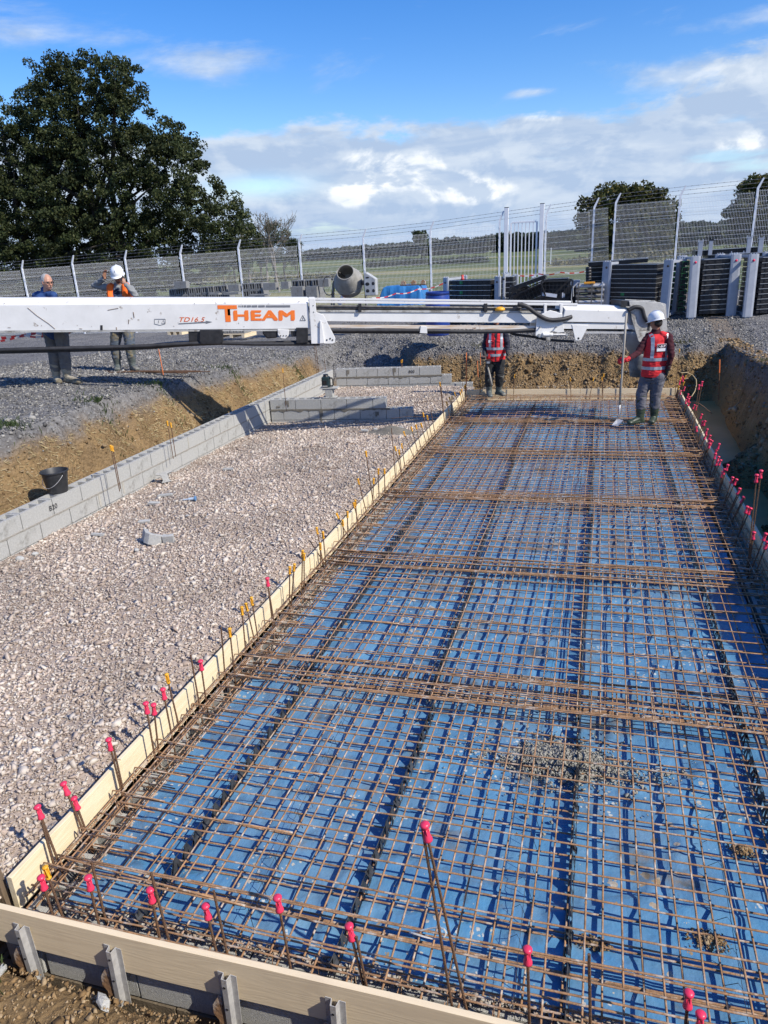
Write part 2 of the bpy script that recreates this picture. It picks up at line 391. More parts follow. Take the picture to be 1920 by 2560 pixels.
M_ground = bpy.data.materials.new('ground'); nt, N, L = nodes_of(M_ground); B = N['Principled BSDF']
B.inputs['Roughness'].default_value = .95; B.inputs['Specular IOR Level'].default_value = .15
def gnoise(scale, detail=6, rough=.6, vec=None):
    n = N.new('ShaderNodeTexNoise'); n.inputs['Scale'].default_value = scale; n.inputs['Detail'].default_value = detail; n.inputs['Roughness'].default_value = rough
    L.new(vec or TC.outputs['Object'], n.inputs['Vector']); return n.outputs['Fac']
def ramp3(fac, cols, nt_=None):
    r = N.new('ShaderNodeValToRGB'); L.new(fac, r.inputs[0]); els = r.color_ramp.elements
    els[0].position = cols[0][0]; els[0].color = (*cols[0][1], 1); els[1].position = cols[-1][0]; els[1].color = (*cols[-1][1], 1)
    for p, c in cols[1:-1]: q = els.new(p); q.color = (*c, 1)
    return r.outputs[0]
def mixc(f, a, b):
    m_ = N.new('ShaderNodeMixRGB')
    for i, v in enumerate((f, a, b)):
        if isinstance(v, float): m_.inputs[i].default_value = v
        elif isinstance(v, tuple): m_.inputs[i].default_value = (*v, 1)
        else: L.new(v, m_.inputs[i])
    return m_.outputs[0]
def attr(n):
    a = N.new('ShaderNodeAttribute'); a.attribute_name = n; return a.outputs['Fac']
TC = N.new('ShaderNodeTexCoord')
vor = N.new('ShaderNodeTexVoronoi'); vor.inputs['Scale'].default_value = 26; L.new(TC.outputs['Object'], vor.inputs['Vector'])
cg = ramp3(gnoise(1.3), [(.32, (.11, .108, .105)), (.5, (.18, .174, .165)), (.66, (.26, .245, .22))])
bw = N.new('ShaderNodeRGBToBW'); L.new(vor.outputs['Color'], bw.inputs[0])
cg = mixc(.5, cg, ramp3(bw.outputs[0], [(.2, (.07, .072, .08)), (.8, (.28, .28, .28))]))
cc = ramp3(gnoise(2.4, 8, .7), [(.28, (.10, .068, .035)), (.45, (.24, .165, .085)), (.58, (.37, .25, .12)), (.74, (.47, .36, .21))])
cc = mixc(.45, cc, ramp3(gnoise(22, 6, .7), [(.3, (.07, .045, .022)), (.7, (.33, .22, .11))]))
csx = N.new('ShaderNodeMapping'); csx.inputs['Scale'].default_value = (.0035, .02, 1); L.new(TC.outputs['Object'], csx.inputs[0])
gr = ramp3(gnoise(1.0, 5, .6, csx.outputs[0]), [(.42, (.075, .105, .030)), (.56, (.11, .14, .045)), (.61, (.30, .27, .12)), (.70, (.34, .30, .15))])
gr = mixc(.3, gr, ramp3(gnoise(3.0, 8, .7), [(.3, (.05, .07, .02)), (.7, (.17, .17, .07))]))
c = mixc(attr('clay'), cg, cc); c = mixc(attr('wet'), c, (.34, .215, .09)); c = mixc(attr('grass'), c, gr)
L.new(c, B.inputs['Base Color'])
hn = N.new('ShaderNodeMath'); hn.operation = 'ADD'; L.new(vor.outputs['Distance'], hn.inputs[0]); L.new(gnoise(38, 8, .7), hn.inputs[1])
bp = N.new('ShaderNodeBump'); bp.inputs['Strength'].default_value = .9; bp.inputs['Distance'].default_value = .035; L.new(hn.outputs[0], bp.inputs['Height']); L.new(bp.outputs[0], B.inputs['Normal'])
gm = np_mesh('ground', np.stack([GX, GY, GZ], -1).reshape(-1, 3), F, M_ground, {'clay': GC.ravel(), 'grass': GG.ravel(), 'wet': GW.ravel()}, True)
ground = bpy.data.objects.new('ground', gm); col.objects.link(ground); tag(ground, kind='structure')
def gz(x, y): return float(ground_z(np.array([x]), np.array([y]))[0])

# muddy water in the right hand ditch
M_water = bpy.data.materials.new('muddy_water'); nt, N, L = nodes_of(M_water); B = N['Principled BSDF']
TC = N.new('ShaderNodeTexCoord')
L.new(ramp3(gnoise(1.2, 4), [(.35, (.36, .245, .095)), (.65, (.44, .31, .14))]), B.inputs['Base Color'])
B.inputs['Roughness'].default_value = .28; B.inputs['Specular IOR Level'].default_value = .2; B.inputs['IOR'].default_value = 1.33
bp = N.new('ShaderNodeBump'); bp.inputs['Strength'].default_value = .15; bp.inputs['Distance'].default_value = .01; L.new(gnoise(9, 3), bp.inputs['Height']); L.new(bp.outputs[0], B.inputs['Normal'])
wb = MB(); ys = [3 + i * .65 for i in range(21)]
for y in ys: wb.v += [(1.63, y, -.215), (right_foot(y) + .25, y, -.215)]
wb.f = [(2 * i, 2 * i + 1, 2 * i + 3, 2 * i + 2) for i in range(len(ys) - 1)]; wb.mi = [0] * len(wb.f)
tag(wb.build('water', M_water), kind='structure')

# pink-grey crushed stone filling between the walls
def fill_z(x, y):
    x = np.asarray(x, float); y = np.asarray(y, float)
    k = sstep(9.6, 12.1, y)
    a = .045 + .06 * sstep(-6.0, -4.9, x) + .05 * np.exp(-((x + 4.0) / 1.0) ** 2)
    b = np.where(y < 12.6, .0, .02 + .13 * np.exp(-((x + 3.35) / .9) ** 2 - ((y - 14.4) / 1.1) ** 2))
    z = a * (1 - k) + b * k - .07 * sstep(-3.05, -2.7, x) * (1 - .8 * k)
    return z + .03 * fnoise(x, y, 91, 3, .8) * (1 - .5 * k) + .02 * fnoise(x, y, 93, 3, 3)
M_fill = mat('crushed_stone_bed', (.42, .345, .285), (.31, .25, .205), .95, 0, 30, 6, bump=1.0, bscale=60, spec=.15)
fx = np.arange(-6.06, -2.66, .06); fy = np.arange(1.2, 16.12, .06); FX, FY = np.meshgrid(fx, fy)
ii = np.arange(FX.size).reshape(FX.shape); FF = np.stack([ii[:-1, :-1], ii[:-1, 1:], ii[1:, 1:], ii[1:, :-1]], -1).reshape(-1, 4)
fo = bpy.data.objects.new('gravel_bed', np_mesh('gravel_bed', np.stack([FX, FY, fill_z(FX, FY) - .006], -1).reshape(-1, 3), FF, M_fill, None, True)); col.objects.link(fo); tag(fo, kind='structure')
M_st = island_mat('pale_crushed_stone', [(.30, .235, .185), (.46, .375, .31), (.53, .44, .365), (.60, .545, .465)])
g = np.random.default_rng(11)
def spots(n, x0, x1, y0, y1, near=1.0):
    """more stones near the viewer, fewer far off"""
    u = g.uniform(0, 1, n); y = y0 + (y1 - y0) * u ** near; x = g.uniform(x0, x1, n); return x, y
x, y = spots(135000, -6.05, -2.69, 1.3, 16.1, 1.5)
s = np.clip(g.lognormal(math.log(.0080), .50, len(x)), .0045, .036) * (1 + .03 * y / 3)
P = np.stack([x, y, fill_z(x, y) + s * .12], -1)
tag(scatter_stones('crushed_stone', P, s, M_st, .46, 3), kind='stuff', label='pinkish grey crushed stone filling the area inside the block walls')
# dark grey hardcore on the upper ground
M_st2 = island_mat('dark_crushed_stone', [(.085, .083, .082), (.155, .15, .142), (.23, .222, .21), (.34, .33, .30)])
xs, ys_ = [], []
for n, x0, x1, y0, y1 in ((30000, -12, -6.75, 5.0, 16.5), (34000, -7, 3.2, 16.2, 20.5), (9000, 2.3, 5.0, 7, 19), (6000, -9, 6, 20.5, 25)):
    a, b = spots(n, x0, x1, y0, y1); xs.append(a); ys_.append(b)
x = np.concatenate(xs); y = np.concatenate(ys_); z, cl, gr_, we = ground_z(x, y, True)
keep = (cl < .28) | (g.uniform(0, 1, len(x)) < .10); x, y, z = x[keep], y[keep], z[keep]
s = np.clip(g.lognormal(math.log(.0125), .42, len(x)), .006, .05)
tag(scatter_stones('dark_gravel', np.stack([x, y, z + s * .2], -1), s, M_st2, .7, 5), kind='stuff', label='dark grey crushed stone spread over the upper working area')
# clods of clay on the banks, the heap in the ditch and the soil in front
M_cl = island_mat('clay_clods', [(.12, .075, .035), (.22, .14, .065), (.30, .20, .10), (.34, .26, .16)], bump=1.0, bscale=60)
xs, ys_, ss = [], [], []
for n, x0, x1, y0, y1, sz in ((5000, -7.4, -6.3, 5, 16.5, .010), (7000, -4.4, 3.0, 16.4, 17.6, .014), (3500, 2.0, 3.2, 7, 17.2, .012), (1500, 1.75, 2.35, 7.9, 11.8, .013), (16000, -3.6, .6, .9, 1.84, .0048)):
    a, b = spots(n, x0, x1, y0, y1); xs.append(a); ys_.append(b); ss.append(np.clip(g.lognormal(math.log(sz), .55, n), .004, .07))
x = np.concatenate(xs); y = np.concatenate(ys_); s = np.concatenate(ss); z, cl, gr_, we = ground_z(x, y, True)
keep = (cl > .25) & (z > -.195); x, y, z, s = x[keep], y[keep], z[keep], s[keep]
tag(scatter_stones('clay_clods', np.stack([x, y, z + s * .1], -1), s, M_cl, .8, 9), kind='stuff', label='loose brown clay clods on the cut banks and in front of the formwork')

# ------------------------------------------------------------------ slab bed: membrane, edge blocks, boards
SL = lambda y: -2.60 - .006 * (y - 1.9)          # inner face of left board
SR = lambda y: 1.665 - .010 * y                   # inner face of right board
SF = lambda x: 1.855 + .025 * (x + 2.5)           # inner face of front board
SB = lambda x: 15.05 + .095 * x                   # inner face of back board
M_mem = bpy.data.materials.new('blue_membrane'); nt, N, L = nodes_of(M_mem); B = N['Principled BSDF']
TC = N.new('ShaderNodeTexCoord')
c = ramp3(gnoise(1.6, 5), [(.3, (.048, .175, .34)), (.7, (.10, .275, .45))])
dst = N.new('ShaderNodeMapRange'); L.new(gnoise(.9, 7, .7), dst.inputs[0]); dst.inputs[1].default_value = .38; dst.inputs[2].default_value = .72; dst.inputs[4].default_value = .45
c = mixc(dst.outputs[0], c, (.26, .29, .29))
def dots(scale, thr, reg, dens, seed):
    mp = N.new('ShaderNodeMapping'); mp.inputs['Location'].default_value = (seed, seed * 2, 0); L.new(TC.outputs['Object'], mp.inputs[0])
    v = N.new('ShaderNodeTexVoronoi'); v.inputs['Scale'].default_value = scale; L.new(mp.outputs[0], v.inputs['Vector'])
    d = N.new('ShaderNodeMath'); d.operation = 'MULTIPLY_ADD'; L.new(gnoise(scale * 2.6, 3), d.inputs[0]); d.inputs[1].default_value = .55; L.new(v.outputs['Distance'], d.inputs[2])
    z = N.new('ShaderNodeMapRange'); L.new(gnoise(reg, 3, .6, mp.outputs[0]), z.inputs[0]); z.inputs[1].default_value = dens - .12; z.inputs[2].default_value = dens + .12; z.inputs[3].default_value = 0; z.inputs[4].default_value = thr
    l = N.new('ShaderNodeMath'); l.operation = 'LESS_THAN'; L.new(d.outputs[0], l.inputs[0]); L.new(z.outputs[0], l.inputs[1]); return l.outputs[0]
c = mixc(dots(26, .53, 1.3, .46, 3.1), c, ramp3(gnoise(20, 2), [(.4, (.50, .52, .50)), (.6, (.36, .33, .26))]))
c = mixc(dots(10, .50, .9, .52, 7.7), c, ramp3(gnoise(14, 3), [(.4, (.46, .44, .38)), (.6, (.30, .22, .12))]))
mud = N.new('ShaderNodeMapRange'); L.new(gnoise(1.9, 8, .68), mud.inputs[0]); mud.inputs[1].default_value = .55; mud.inputs[2].default_value = .66; mud.inputs[4].default_value = .8
c = mixc(mud.outputs[0], c, ramp3(gnoise(9, 4), [(.4, (.055, .06, .05)), (.6, (.20, .15, .085))]))
L.new(c, B.inputs['Base Color']); rgh = N.new('ShaderNodeMapRange'); L.new(gnoise(2.3, 5), rgh.inputs[0]); rgh.inputs[1].default_value = .4; rgh.inputs[2].default_value = .6; rgh.inputs[3].default_value = .18; rgh.inputs[4].default_value = .45; L.new(rgh.outputs[0], B.inputs['Roughness']); B.inputs['Specular IOR Level'].default_value = .6
bp = N.new('ShaderNodeBump'); bp.inputs['Strength'].default_value = .8; bp.inputs['Distance'].default_value = .03; L.new(gnoise(6, 5, .55), bp.inputs['Height']); L.new(bp.outputs[0], B.inputs['Normal'])
mx_ = np.arange(0, 1.0001, 1 / 120.); my_ = np.arange(0, 1.0001, 1 / 380.); U, V = np.meshgrid(mx_, my_)
X0 = -2.40 + .012 * fnoise(V * 13, V * 0, 5, 3, 6); X1 = SR(V * 13 + 2) - .27
XX = X0 + (X1 - X0) * U; Y0 = SF(XX) + .20 + .015 * fnoise(XX, XX * 0, 6, 3, 5); YY = Y0 + (SB(XX) - .25 - Y0) * V
wr = fnoise(XX, YY, 101, 4, 2.2); ridg = 1 - np.abs(fnoise(XX * .8 + .4 * wr, YY * 1.2, 103, 3, 2.0))
quilt = -.006 * np.abs(np.sin(math.pi * XX / .6)) ** .5 - .004 * np.abs(np.sin(math.pi * YY / 1.2)) ** .5
ZZ = .004 + .012 * wr + .024 * sstep(.86, 1.0, ridg) + quilt + .003 * fnoise(XX, YY, 105, 3, 11)
ii = np.arange(XX.size).reshape(XX.shape); FF = np.stack([ii[:-1, :-1], ii[:-1, 1:], ii[1:, 1:], ii[1:, :-1]], -1).reshape(-1, 4)
me = np_mesh('blue_membrane', np.stack([XX, YY, ZZ], -1).reshape(-1, 3), FF, M_mem, None, True)
mo = bpy.data.objects.new('blue_membrane', me); col.objects.link(mo); tag(mo, 'wrinkled blue plastic membrane lying under the rusty reinforcement mesh', 'membrane')
# insulation and fill under it
ub = MB(); ub.prism([(-2.385, 2.08), (1.39, 2.18), (1.26, 14.9), (-2.385, 14.5)], -.30, -.035, 'z')
tag(ub.build('insulation_bed', M_mortar), kind='structure')

def hollow_block(Lx=.49, W=.195, H=.19, holes=3, t=.032):
    b = MB(); b.box((0, -W / 2 + t / 2, 0), (Lx, t, H)); b.box((0, W / 2 - t / 2, 0), (Lx, t, H))
    w = (Lx - .001) / holes
    for k in range(holes + 1):
        cx = -Lx / 2 + t / 2 + k * (Lx - t) / holes; b.box((cx, 0, .001), (t, W - 2 * t - .001, H - .004))
    b.box((0, 0, -H * .28), (Lx - 2 * t - .002, W - 2 * t - .002, H * .3))
    return b.mesh('block', M_block)
ME_blk = hollow_block(); ME_blk_half = hollow_block(.24, holes=2)
def run_of_blocks(wall, p0, p1, ztop, offset=0.0, z_jit=.002, only=None):
    """lay blocks end to end from p0 to p1 (world x,y), as parts of wall"""
    p0 = Vector(p0); p1 = Vector(p1); d = p1 - p0; n = d.length; a = math.atan2(d.y, d.x); u = d.normalized(); s_ = 0.0; out = []
    first = True
    while s_ < n - .12:
        half = (first and offset) or (n - s_ < .49); first = False
        l = .25 if half else .5
        c = p0 + u * (s_ + l / 2)
        o = place(ME_blk_half if half else ME_blk, 'block', wall, Vector((c.x, c.y, ztop - .095 + random.uniform(-z_jit, z_jit))) - wall.location, (random.uniform(-.004, .004), random.uniform(-.004, .004), a + random.uniform(-.006, .006) + (math.pi if random.random() < .5 else 0)))
        out.append(o); s_ += l
    return out
fw = thing('edge_block_wall', (-2.5, 1.95, 0), 0, 'low ring of open hollow concrete blocks edging the blue membrane inside the boards', 'block wall')
run_of_blocks(fw, (SL(2) + .10, 1.86), (SL(15) + .10, 14.75), -.035)
run_of_blocks(fw, (SL(2) + .22, SF(-2.3) + .105), (SR(2) - .22, SF(1.4) + .105), -.035)
run_of_blocks(fw, (SR(2) - .10, 1.95), (SR(15) - .10, 15.1), -.035)
run_of_blocks(fw, (SL(15) + .22, SB(-2.4) - .10), (SR(15) - .22, SB(1.3) - .10), -.015)
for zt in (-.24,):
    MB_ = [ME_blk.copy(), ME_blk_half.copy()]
    for m_ in MB_: m_.materials[0] = mat('brown_block', (.17, .135, .09), (.11, .085, .055), .9, 0, 14, bump=.6, bscale=80)  # lower course below the front board: darker brown copy of the block
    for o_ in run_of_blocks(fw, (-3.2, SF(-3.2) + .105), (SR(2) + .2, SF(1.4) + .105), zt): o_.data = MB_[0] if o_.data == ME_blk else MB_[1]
# concrete crumbs along the rim of the membrane
n = 9000; gg = np.random.default_rng(21); side = gg.uniform(0, 1, n)
yl = gg.uniform(1.95, 14.6, n); xl = -2.415 + gg.normal(0, .015, n)
xf_ = gg.uniform(-2.4, 1.4, n); yf_ = SF(xf_) + .20 + gg.normal(0, .016, n)
x = np.where(side < .7, xl, xf_); y = np.where(side < .7, yl, yf_); s = np.clip(gg.lognormal(math.log(.0055), .5, n), .0025, .02)
M_crumb = island_mat('concrete_crumbs', [(.30, .27, .23), (.42, .40, .36), (.50, .47, .42), (.34, .25, .17)])
tag(scatter_stones('concrete_crumbs', np.stack([x, y, .0 + s * .3], -1), s, M_crumb, .6, 31), kind='stuff', label='grey concrete crumbs along the edge of the blue membrane')

# wooden boards
def wood_mat(name, c1, c2, c3):
    m_ = bpy.data.materials.new(name); nt, N_, L_ = nodes_of(m_); global N, L, TC; N, L = N_, L_; B = N['Principled BSDF']; TC = N.new('ShaderNodeTexCoord')
    mp = N.new('ShaderNodeMapping'); mp.inputs['Scale'].default_value = (.55, 6, 9); L.new(TC.outputs['Object'], mp.inputs[0])
    n = N.new('ShaderNodeTexNoise'); n.inputs['Scale'].default_value = 1.6; n.inputs['Detail'].default_value = 3; n.inputs['Distortion'].default_value = .8; L.new(mp.outputs[0], n.inputs['Vector'])
    w = N.new('ShaderNodeMath'); w.operation = 'SINE'; q = N.new('ShaderNodeMath'); q.operation = 'MULTIPLY'; q.inputs[1].default_value = 44; L.new(n.outputs['Fac'], q.inputs[0]); L.new(q.outputs[0], w.inputs[0])
    r = N.new('ShaderNodeMapRange'); L.new(w.outputs[0], r.inputs[0]); r.inputs[1].default_value = -1
    c = mixc(r.outputs[0], c1, c2); c = mixc(.35, c, ramp3(gnoise(70, 4, .7, mp.outputs[0]), [(.3, c3), (.7, c1)]))
    st = N.new('ShaderNodeMapRange'); L.new(gnoise(3.2, 6, .65), st.inputs[0]); st.inputs[1].default_value = .56; st.inputs[2].default_value = .72; st.inputs[4].default_value = .5
    c = mixc(st.outputs[0], c, c3)
    # knots
    v = N.new('ShaderNodeTexVoronoi'); v.inputs['Scale'].default_value = 2.3; L.new(TC.outputs['Object'], v.inputs['Vector'])
    k = N.new('ShaderNodeMapRange'); L.new(v.outputs['Distance'], k.inputs[0]); k.inputs[1].default_value = .035; k.inputs[2].default_value = .06; k.inputs[3].default_value = .8; k.inputs[4].default_value = 0
    c = mixc(k.outputs[0], c, tuple(x * .35 for x in c2))
    L.new(c, B.inputs['Base Color']); B.inputs['Roughness'].default_value = .8; B.inputs['Specular IOR Level'].default_value = .2
    bp = N.new('ShaderNodeBump'); bp.inputs['Strength'].default_value = .12; bp.inputs['Distance'].default_value = .003; L.new(r.outputs[0], bp.inputs['Height']); L.new(bp.outputs[0], B.inputs['Normal'])
    return m_
M_wood = wood_mat('fresh_pine', (.82, .72, .49), (.75, .62, .39), (.58, .46, .31))
M_wood2 = wood_mat('weathered_pine', (.78, .65, .44), (.74, .61, .41), (.62, .50, .34))
def board(p0, p1, out, z0, z1, label, m_, thick=.027, group=None, stain=False):
    """plank on edge; p0-p1 is the inner face line, out = side (+1 left of direction) it thickens to"""
    p0 = Vector((*p0, 0)); p1 = Vector((*p1, 0)); d = p1 - p0; a = math.atan2(d.y, d.x); Lb = d.length
    nrm = Vector((-math.sin(a), math.cos(a), 0)) * out
    b = MB(); ns = max(4, int(Lb / .5)); hz = (z1 - z0) / 2
    for i in range(ns + 1):
        s_ = -Lb / 2 + Lb * i / ns; wv = .0035 * math.sin(i * 1.7 + Lb) ; e1 = random.uniform(-.0015, .0015)
        b.v += [(s_, -thick / 2 + wv, -hz), (s_, thick / 2 + wv, -hz), (s_, thick / 2 + wv, hz + e1), (s_, -thick / 2 + wv, hz + e1)]
    for i in range(ns):
        o = 4 * i
        b.f += [(o + k, o + 4 + k, o + 4 + (k + 1) % 4, o + (k + 1) % 4) for k in range(4)]
    b.f += [(3, 2, 1, 0), (4 * ns, 4 * ns + 1, 4 * ns + 2, 4 * ns + 3)]; b.mi = [0] * len(b.f)
    o = b.build('formwork_board', m_, None, bevel=.002)
    c = (p0 + p1) / 2 + nrm * (thick / 2); o.location = (c.x, c.y, (z0 + z1) / 2); o.rotation_euler = (0, 0, a)
    return tag(o, label, 'board', group)
LY = [1.98, 2.86, 5.9, 9.6, 13.0, 14.72]
lab = ['short pale pine board nearest the camera on the left edge of the slab', 'pale pine board on the left edge just beyond the near short one',
       'pale pine board at the middle of the left edge of the slab', 'pine board on the left edge beside the stepped block wall ends', 'last pine board of the left edge, meeting the far board at the corner']
for i in range(5): board((SL(LY[i]) - (.006 if i % 2 else 0), LY[i] + .003), (SL(LY[i + 1]) - (.006 if i % 2 else 0), LY[i + 1]), 1, -.01, .20, lab[i], M_wood, group='pine boards along the left edge')
board((-3.9, SF(-3.9)), (.95, SF(.95)), -1, -.02, .20, 'long weathered pine board across the front, held by steel brackets', M_wood2)
board((.955, SF(.955)), (3.2, SF(3.2)), -1, -.02, .20, 'second front board continuing out of frame at bottom right', M_wood2)
RY = [2.3, 6.0, 9.2, 12.2, 15.15]
lab = ['near pine board of the right edge, mostly out of frame', 'pine board of the right edge beside the near water pool', 'pine board of the right edge beside the soil heap', 'far pine board of the right edge beside the muddy water']
for i in range(4): board((SR(RY[i]) + (.006 if i % 2 else 0), RY[i]), (SR(RY[i + 1]) + (.006 if i % 2 else 0), RY[i + 1] - .003), -1, -.06, .20, lab[i], M_wood, group='pine boards along the right edge')
board((SL(15) + .02, SB(-2.6)), (-.35, SB(-.35)), 1, -.03, .20, 'left half of the far pine board at the foot of the clay bank', M_wood2)
board((-.345, SB(-.345)), (SR(15), SB(1.5)), 1, -.03, .20, 'right half of the far pine board behind the working man', M_wood2)
# galvanised brackets clamping the front board
def bracket(x, lean, label):
    y = SF(x) - .027
    t = thing('formwork_bracket', (x, y - .002, .135), 0, label, 'steel bracket', 'steel brackets on the front board')
    b = MB(); w = .032; H = .37
    prof = [(-.045, -.003), (-.045, -.006), (-.018, -.006), (-.013, -.034), (.013, -.034), (.018, -.006), (.045, -.006), (.045, -.003), (.015, -.003), (.010, -.031), (-.010, -.031), (-.015, -.003)]
    b.prism(prof, -H, 0.0, 'z'); 
    o = b.build('stake', M_galv, t, bevel=.001); o.rotation_euler = (R(2), R(lean), 0)
    c = MB(); c.prism([(-.075, -.20), (-.045, -.14), (-.03, -.14), (-.03, -.31), (-.05, -.33), (-.05, -.29), (-.075, -.26)], -.020, -.014, 'y'); c.build('wedge', M_rust, t).rotation_euler = (0, R(lean), 0)
    s_ = MB(); s_.tube([(0, -.036, -.05), (0, -.030, -.05)], .006, 8); s_.tube([(0, -.036, -.19), (0, -.030, -.19)], .006, 8); s_.build('hole', M_black, t).rotation_euler = (R(2), R(lean), 0)
for x, ln, l in ((-2.415, 2, 'leftmost steel bracket on the front board, by the weeds'), (-1.93, 4, 'second steel bracket from the left on the front board'), (-1.37, 3, 'third steel bracket from the left on the front board'), (-.885, 2, 'steel bracket on the front board cut by the bottom of the photo'), (-.2, 1, 'hidden steel bracket on the front board below the frame')):
    bracket(x, ln, l)
# corner stake at the left
t = thing('corner_stake', (-2.70, 1.99, -.2), 0, 'brown wooden stake standing at the near left corner of the slab', 'stake')
b = MB(); b.box((0, 0, .32), (.05, .035, .78), ry=R(-4)); b.build('post', mat('old_wood', (.20, .14, .09), (.11, .08, .05), .9, 0, 12, bump=.8, bscale=60, stretch=(1, 1, .2)), t, bevel=.003)
b = MB(); b.box((-.055, .02, .22), (.022, .03, .62), ry=R(-6)); b.build('batten', M_wood2, t)
b = MB(); b.box((0, 0, .07), (.20, .14, .14)); tag(b.build('stone_block', M_block, None, bevel=.01, loc=(-2.83, 1.93, -.0)), 'grey block corner piece beside the stake at the near left corner', 'block')

# ------------------------------------------------------------------ block walls
def joint_strip(wall, p0, p1, z, nrm, m_, depth=.004, drop=.03, name='mortar', seed=0):
    """ragged band of mortar just proud of the face"""
    p0 = Vector((*p0, 0)); p1 = Vector((*p1, 0)); n = max(6, int((p1 - p0).length / .05)); b = MB(); rr = random.Random(seed)
    nv = Vector((*nrm, 0)) * depth
    for i in range(n + 1):
        p = p0.lerp(p1, i / n) - wall.location; p.z = 0
        lo = drop * rr.uniform(.3, 1.0) * (1 if rr.random() > .15 else 1.8)
        b.v += [tuple(p + nv + Vector((0, 0, z - wall.location.z + .012))), tuple(p + nv + Vector((0, 0, z - wall.location.z - lo)))]
        b.v += [tuple(p - nv * .2 + Vector((0, 0, z - wall.location.z + .016))), tuple(p - nv * .2 + Vector((0, 0, z - wall.location.z - lo - .004)))]
    for i in range(n):
        o = 4 * i
        b.f += [(o, o + 4, o + 5, o + 1), (o + 2, o + 6, o + 4, o), (o + 1, o + 5, o + 7, o + 3)]
    b.mi = [0] * len(b.f); b.build(name, m_, wall)
def text(body, size, M_, m_, parent=None, name='lettering', extrude=.0, shear=0, bold=0, sx=1.0):
    cu = bpy.data.curves.new(name, 'FONT'); cu.body = body; cu.size = size; cu.extrude = extrude; cu.shear = shear; cu.offset = bold; cu.space_character = 1.05
    o = bpy.data.objects.new(name, cu); col.objects.link(o); dg = bpy.context.evaluated_depsgraph_get(); me = bpy.data.meshes.new_from_object(o.evaluated_get(dg)); bpy.data.objects.remove(o)
    me.materials.clear(); me.materials.append(m_)
    if sx != 1.0: me.transform(Matrix.Diagonal((sx, 1, 1, 1)))
    o = bpy.data.objects.new(name, me); col.objects.link(o)
    if parent: o.parent = parent
    o.matrix_local = M_; return o
M_ink = mat('black_ink', (.03, .03, .035), (.06, .06, .06), .8, 0, 40)
lw = thing('block_wall', (-6.15, 3.4, 0), 0, 'long grey concrete block wall along the left of the crushed stone', 'block wall')
run_of_blocks(lw, (-6.15, 3.4), (-6.15, 15.95), .45)
run_of_blocks(lw, (-6.15, 3.4), (-6.15, 15.95), .25, .25)
run_of_blocks(lw, (-6.15, 3.4), (-6.15, 15.95), .05)
joint_strip(lw, (-6.052, 3.5), (-6.052, 12.2), .25, (1, 0), M_mortar, drop=.008, seed=3)
joint_strip(lw, (-6.052, 12.6), (-6.052, 15.9), .25, (1, 0), M_mortar, drop=.01, seed=4)
Mx = lambda P, a, tilt=90: Matrix.Translation(P) @ Euler((R(tilt), 0, a)).to_matrix().to_4x4()
text('B20', .085, Mx(Vector((.1015, 2.93, .325)), R(90)), M_ink, lw, bold=.002)
# a few mortar smears on vertical joints
b = MB()
for y, z0, z1, w in ((7.2, .08, .24, .03), (7.7, .09, .24, .035), (4.9, .27, .44, .02), (9.4, .27, .44, .02)):
    b.box((.1005, y - 3.4, (z0 + z1) / 2), (.006, w, z1 - z0))
b.build('mortar', mat('pale_mortar', (.46, .44, .38), (.38, .36, .31), .95, 0, 30, bump=.6), lw)
cw = thing('block_wall', (-6.04, 12.36, 0), 0, 'stepped grey block wall crossing the stone bed, laser level standing on it', 'block wall')
d2 = Vector((1, .14)); P0 = Vector((-6.04, 12.42))
run_of_blocks(cw, P0, P0 + d2 * 2.32, .44); run_of_blocks(cw, P0, P0 + d2 * 2.60, .24, .25); run_of_blocks(cw, P0, P0 + d2 * 3.10, .04)
q0 = P0 - Vector((-.014, .099)); M_wetm = mat('damp_mortar', (.20, .18, .145), (.14, .13, .105), .9, 0, 30, bump=.6)
joint_strip(cw, q0, q0 + d2 * 2.30, .24, (0, -1), M_wetm, drop=.03, seed=5)
bw = thing('block_wall', (-6.04, 16.0, 0), 0, 'far stepped grey block wall at the back of the stone bed', 'block wall')
d3 = Vector((1, .17)); P1 = Vector((-6.04, 16.1))
run_of_blocks(bw, P1, P1 + d3 * 2.55, .44); run_of_blocks(bw, P1, P1 + d3 * 2.80, .24, .25); run_of_blocks(bw, P1, P1 + d3 * 3.3, .04)
q1 = P1 - Vector((-.017, .099)); joint_strip(bw, q1, q1 + d3 * 2.5, .24, (0, -1), M_wetm, drop=.035, seed=6)
a3 = math.atan2(.17, 1); tp = q1 + d3 * 1.72
text('B20', .085, Mx(Vector((tp.x + 6.04, tp.y - 16.0 - .006, .315)), a3), M_ink, bw, bold=.002)
# dark damp patches where mortar ran down
for wall, P_, d_, spots_ in ((cw, q0, d2, ((.12, .28, .30), (.95, .05, .2), (2.02, .06, .17), (.3, .3, .40))), (bw, q1, d3, ((.25, .26, .40), (1.35, .26, .42)))):
    for s_, z0, z1 in spots_:
        joint_strip(wall, P_ + d_ * s_, P_ + d_ * (s_ + .07), z1, (0, -1), M_wetm, depth=.003, drop=(z1 - z0), seed=int(s_ * 100))

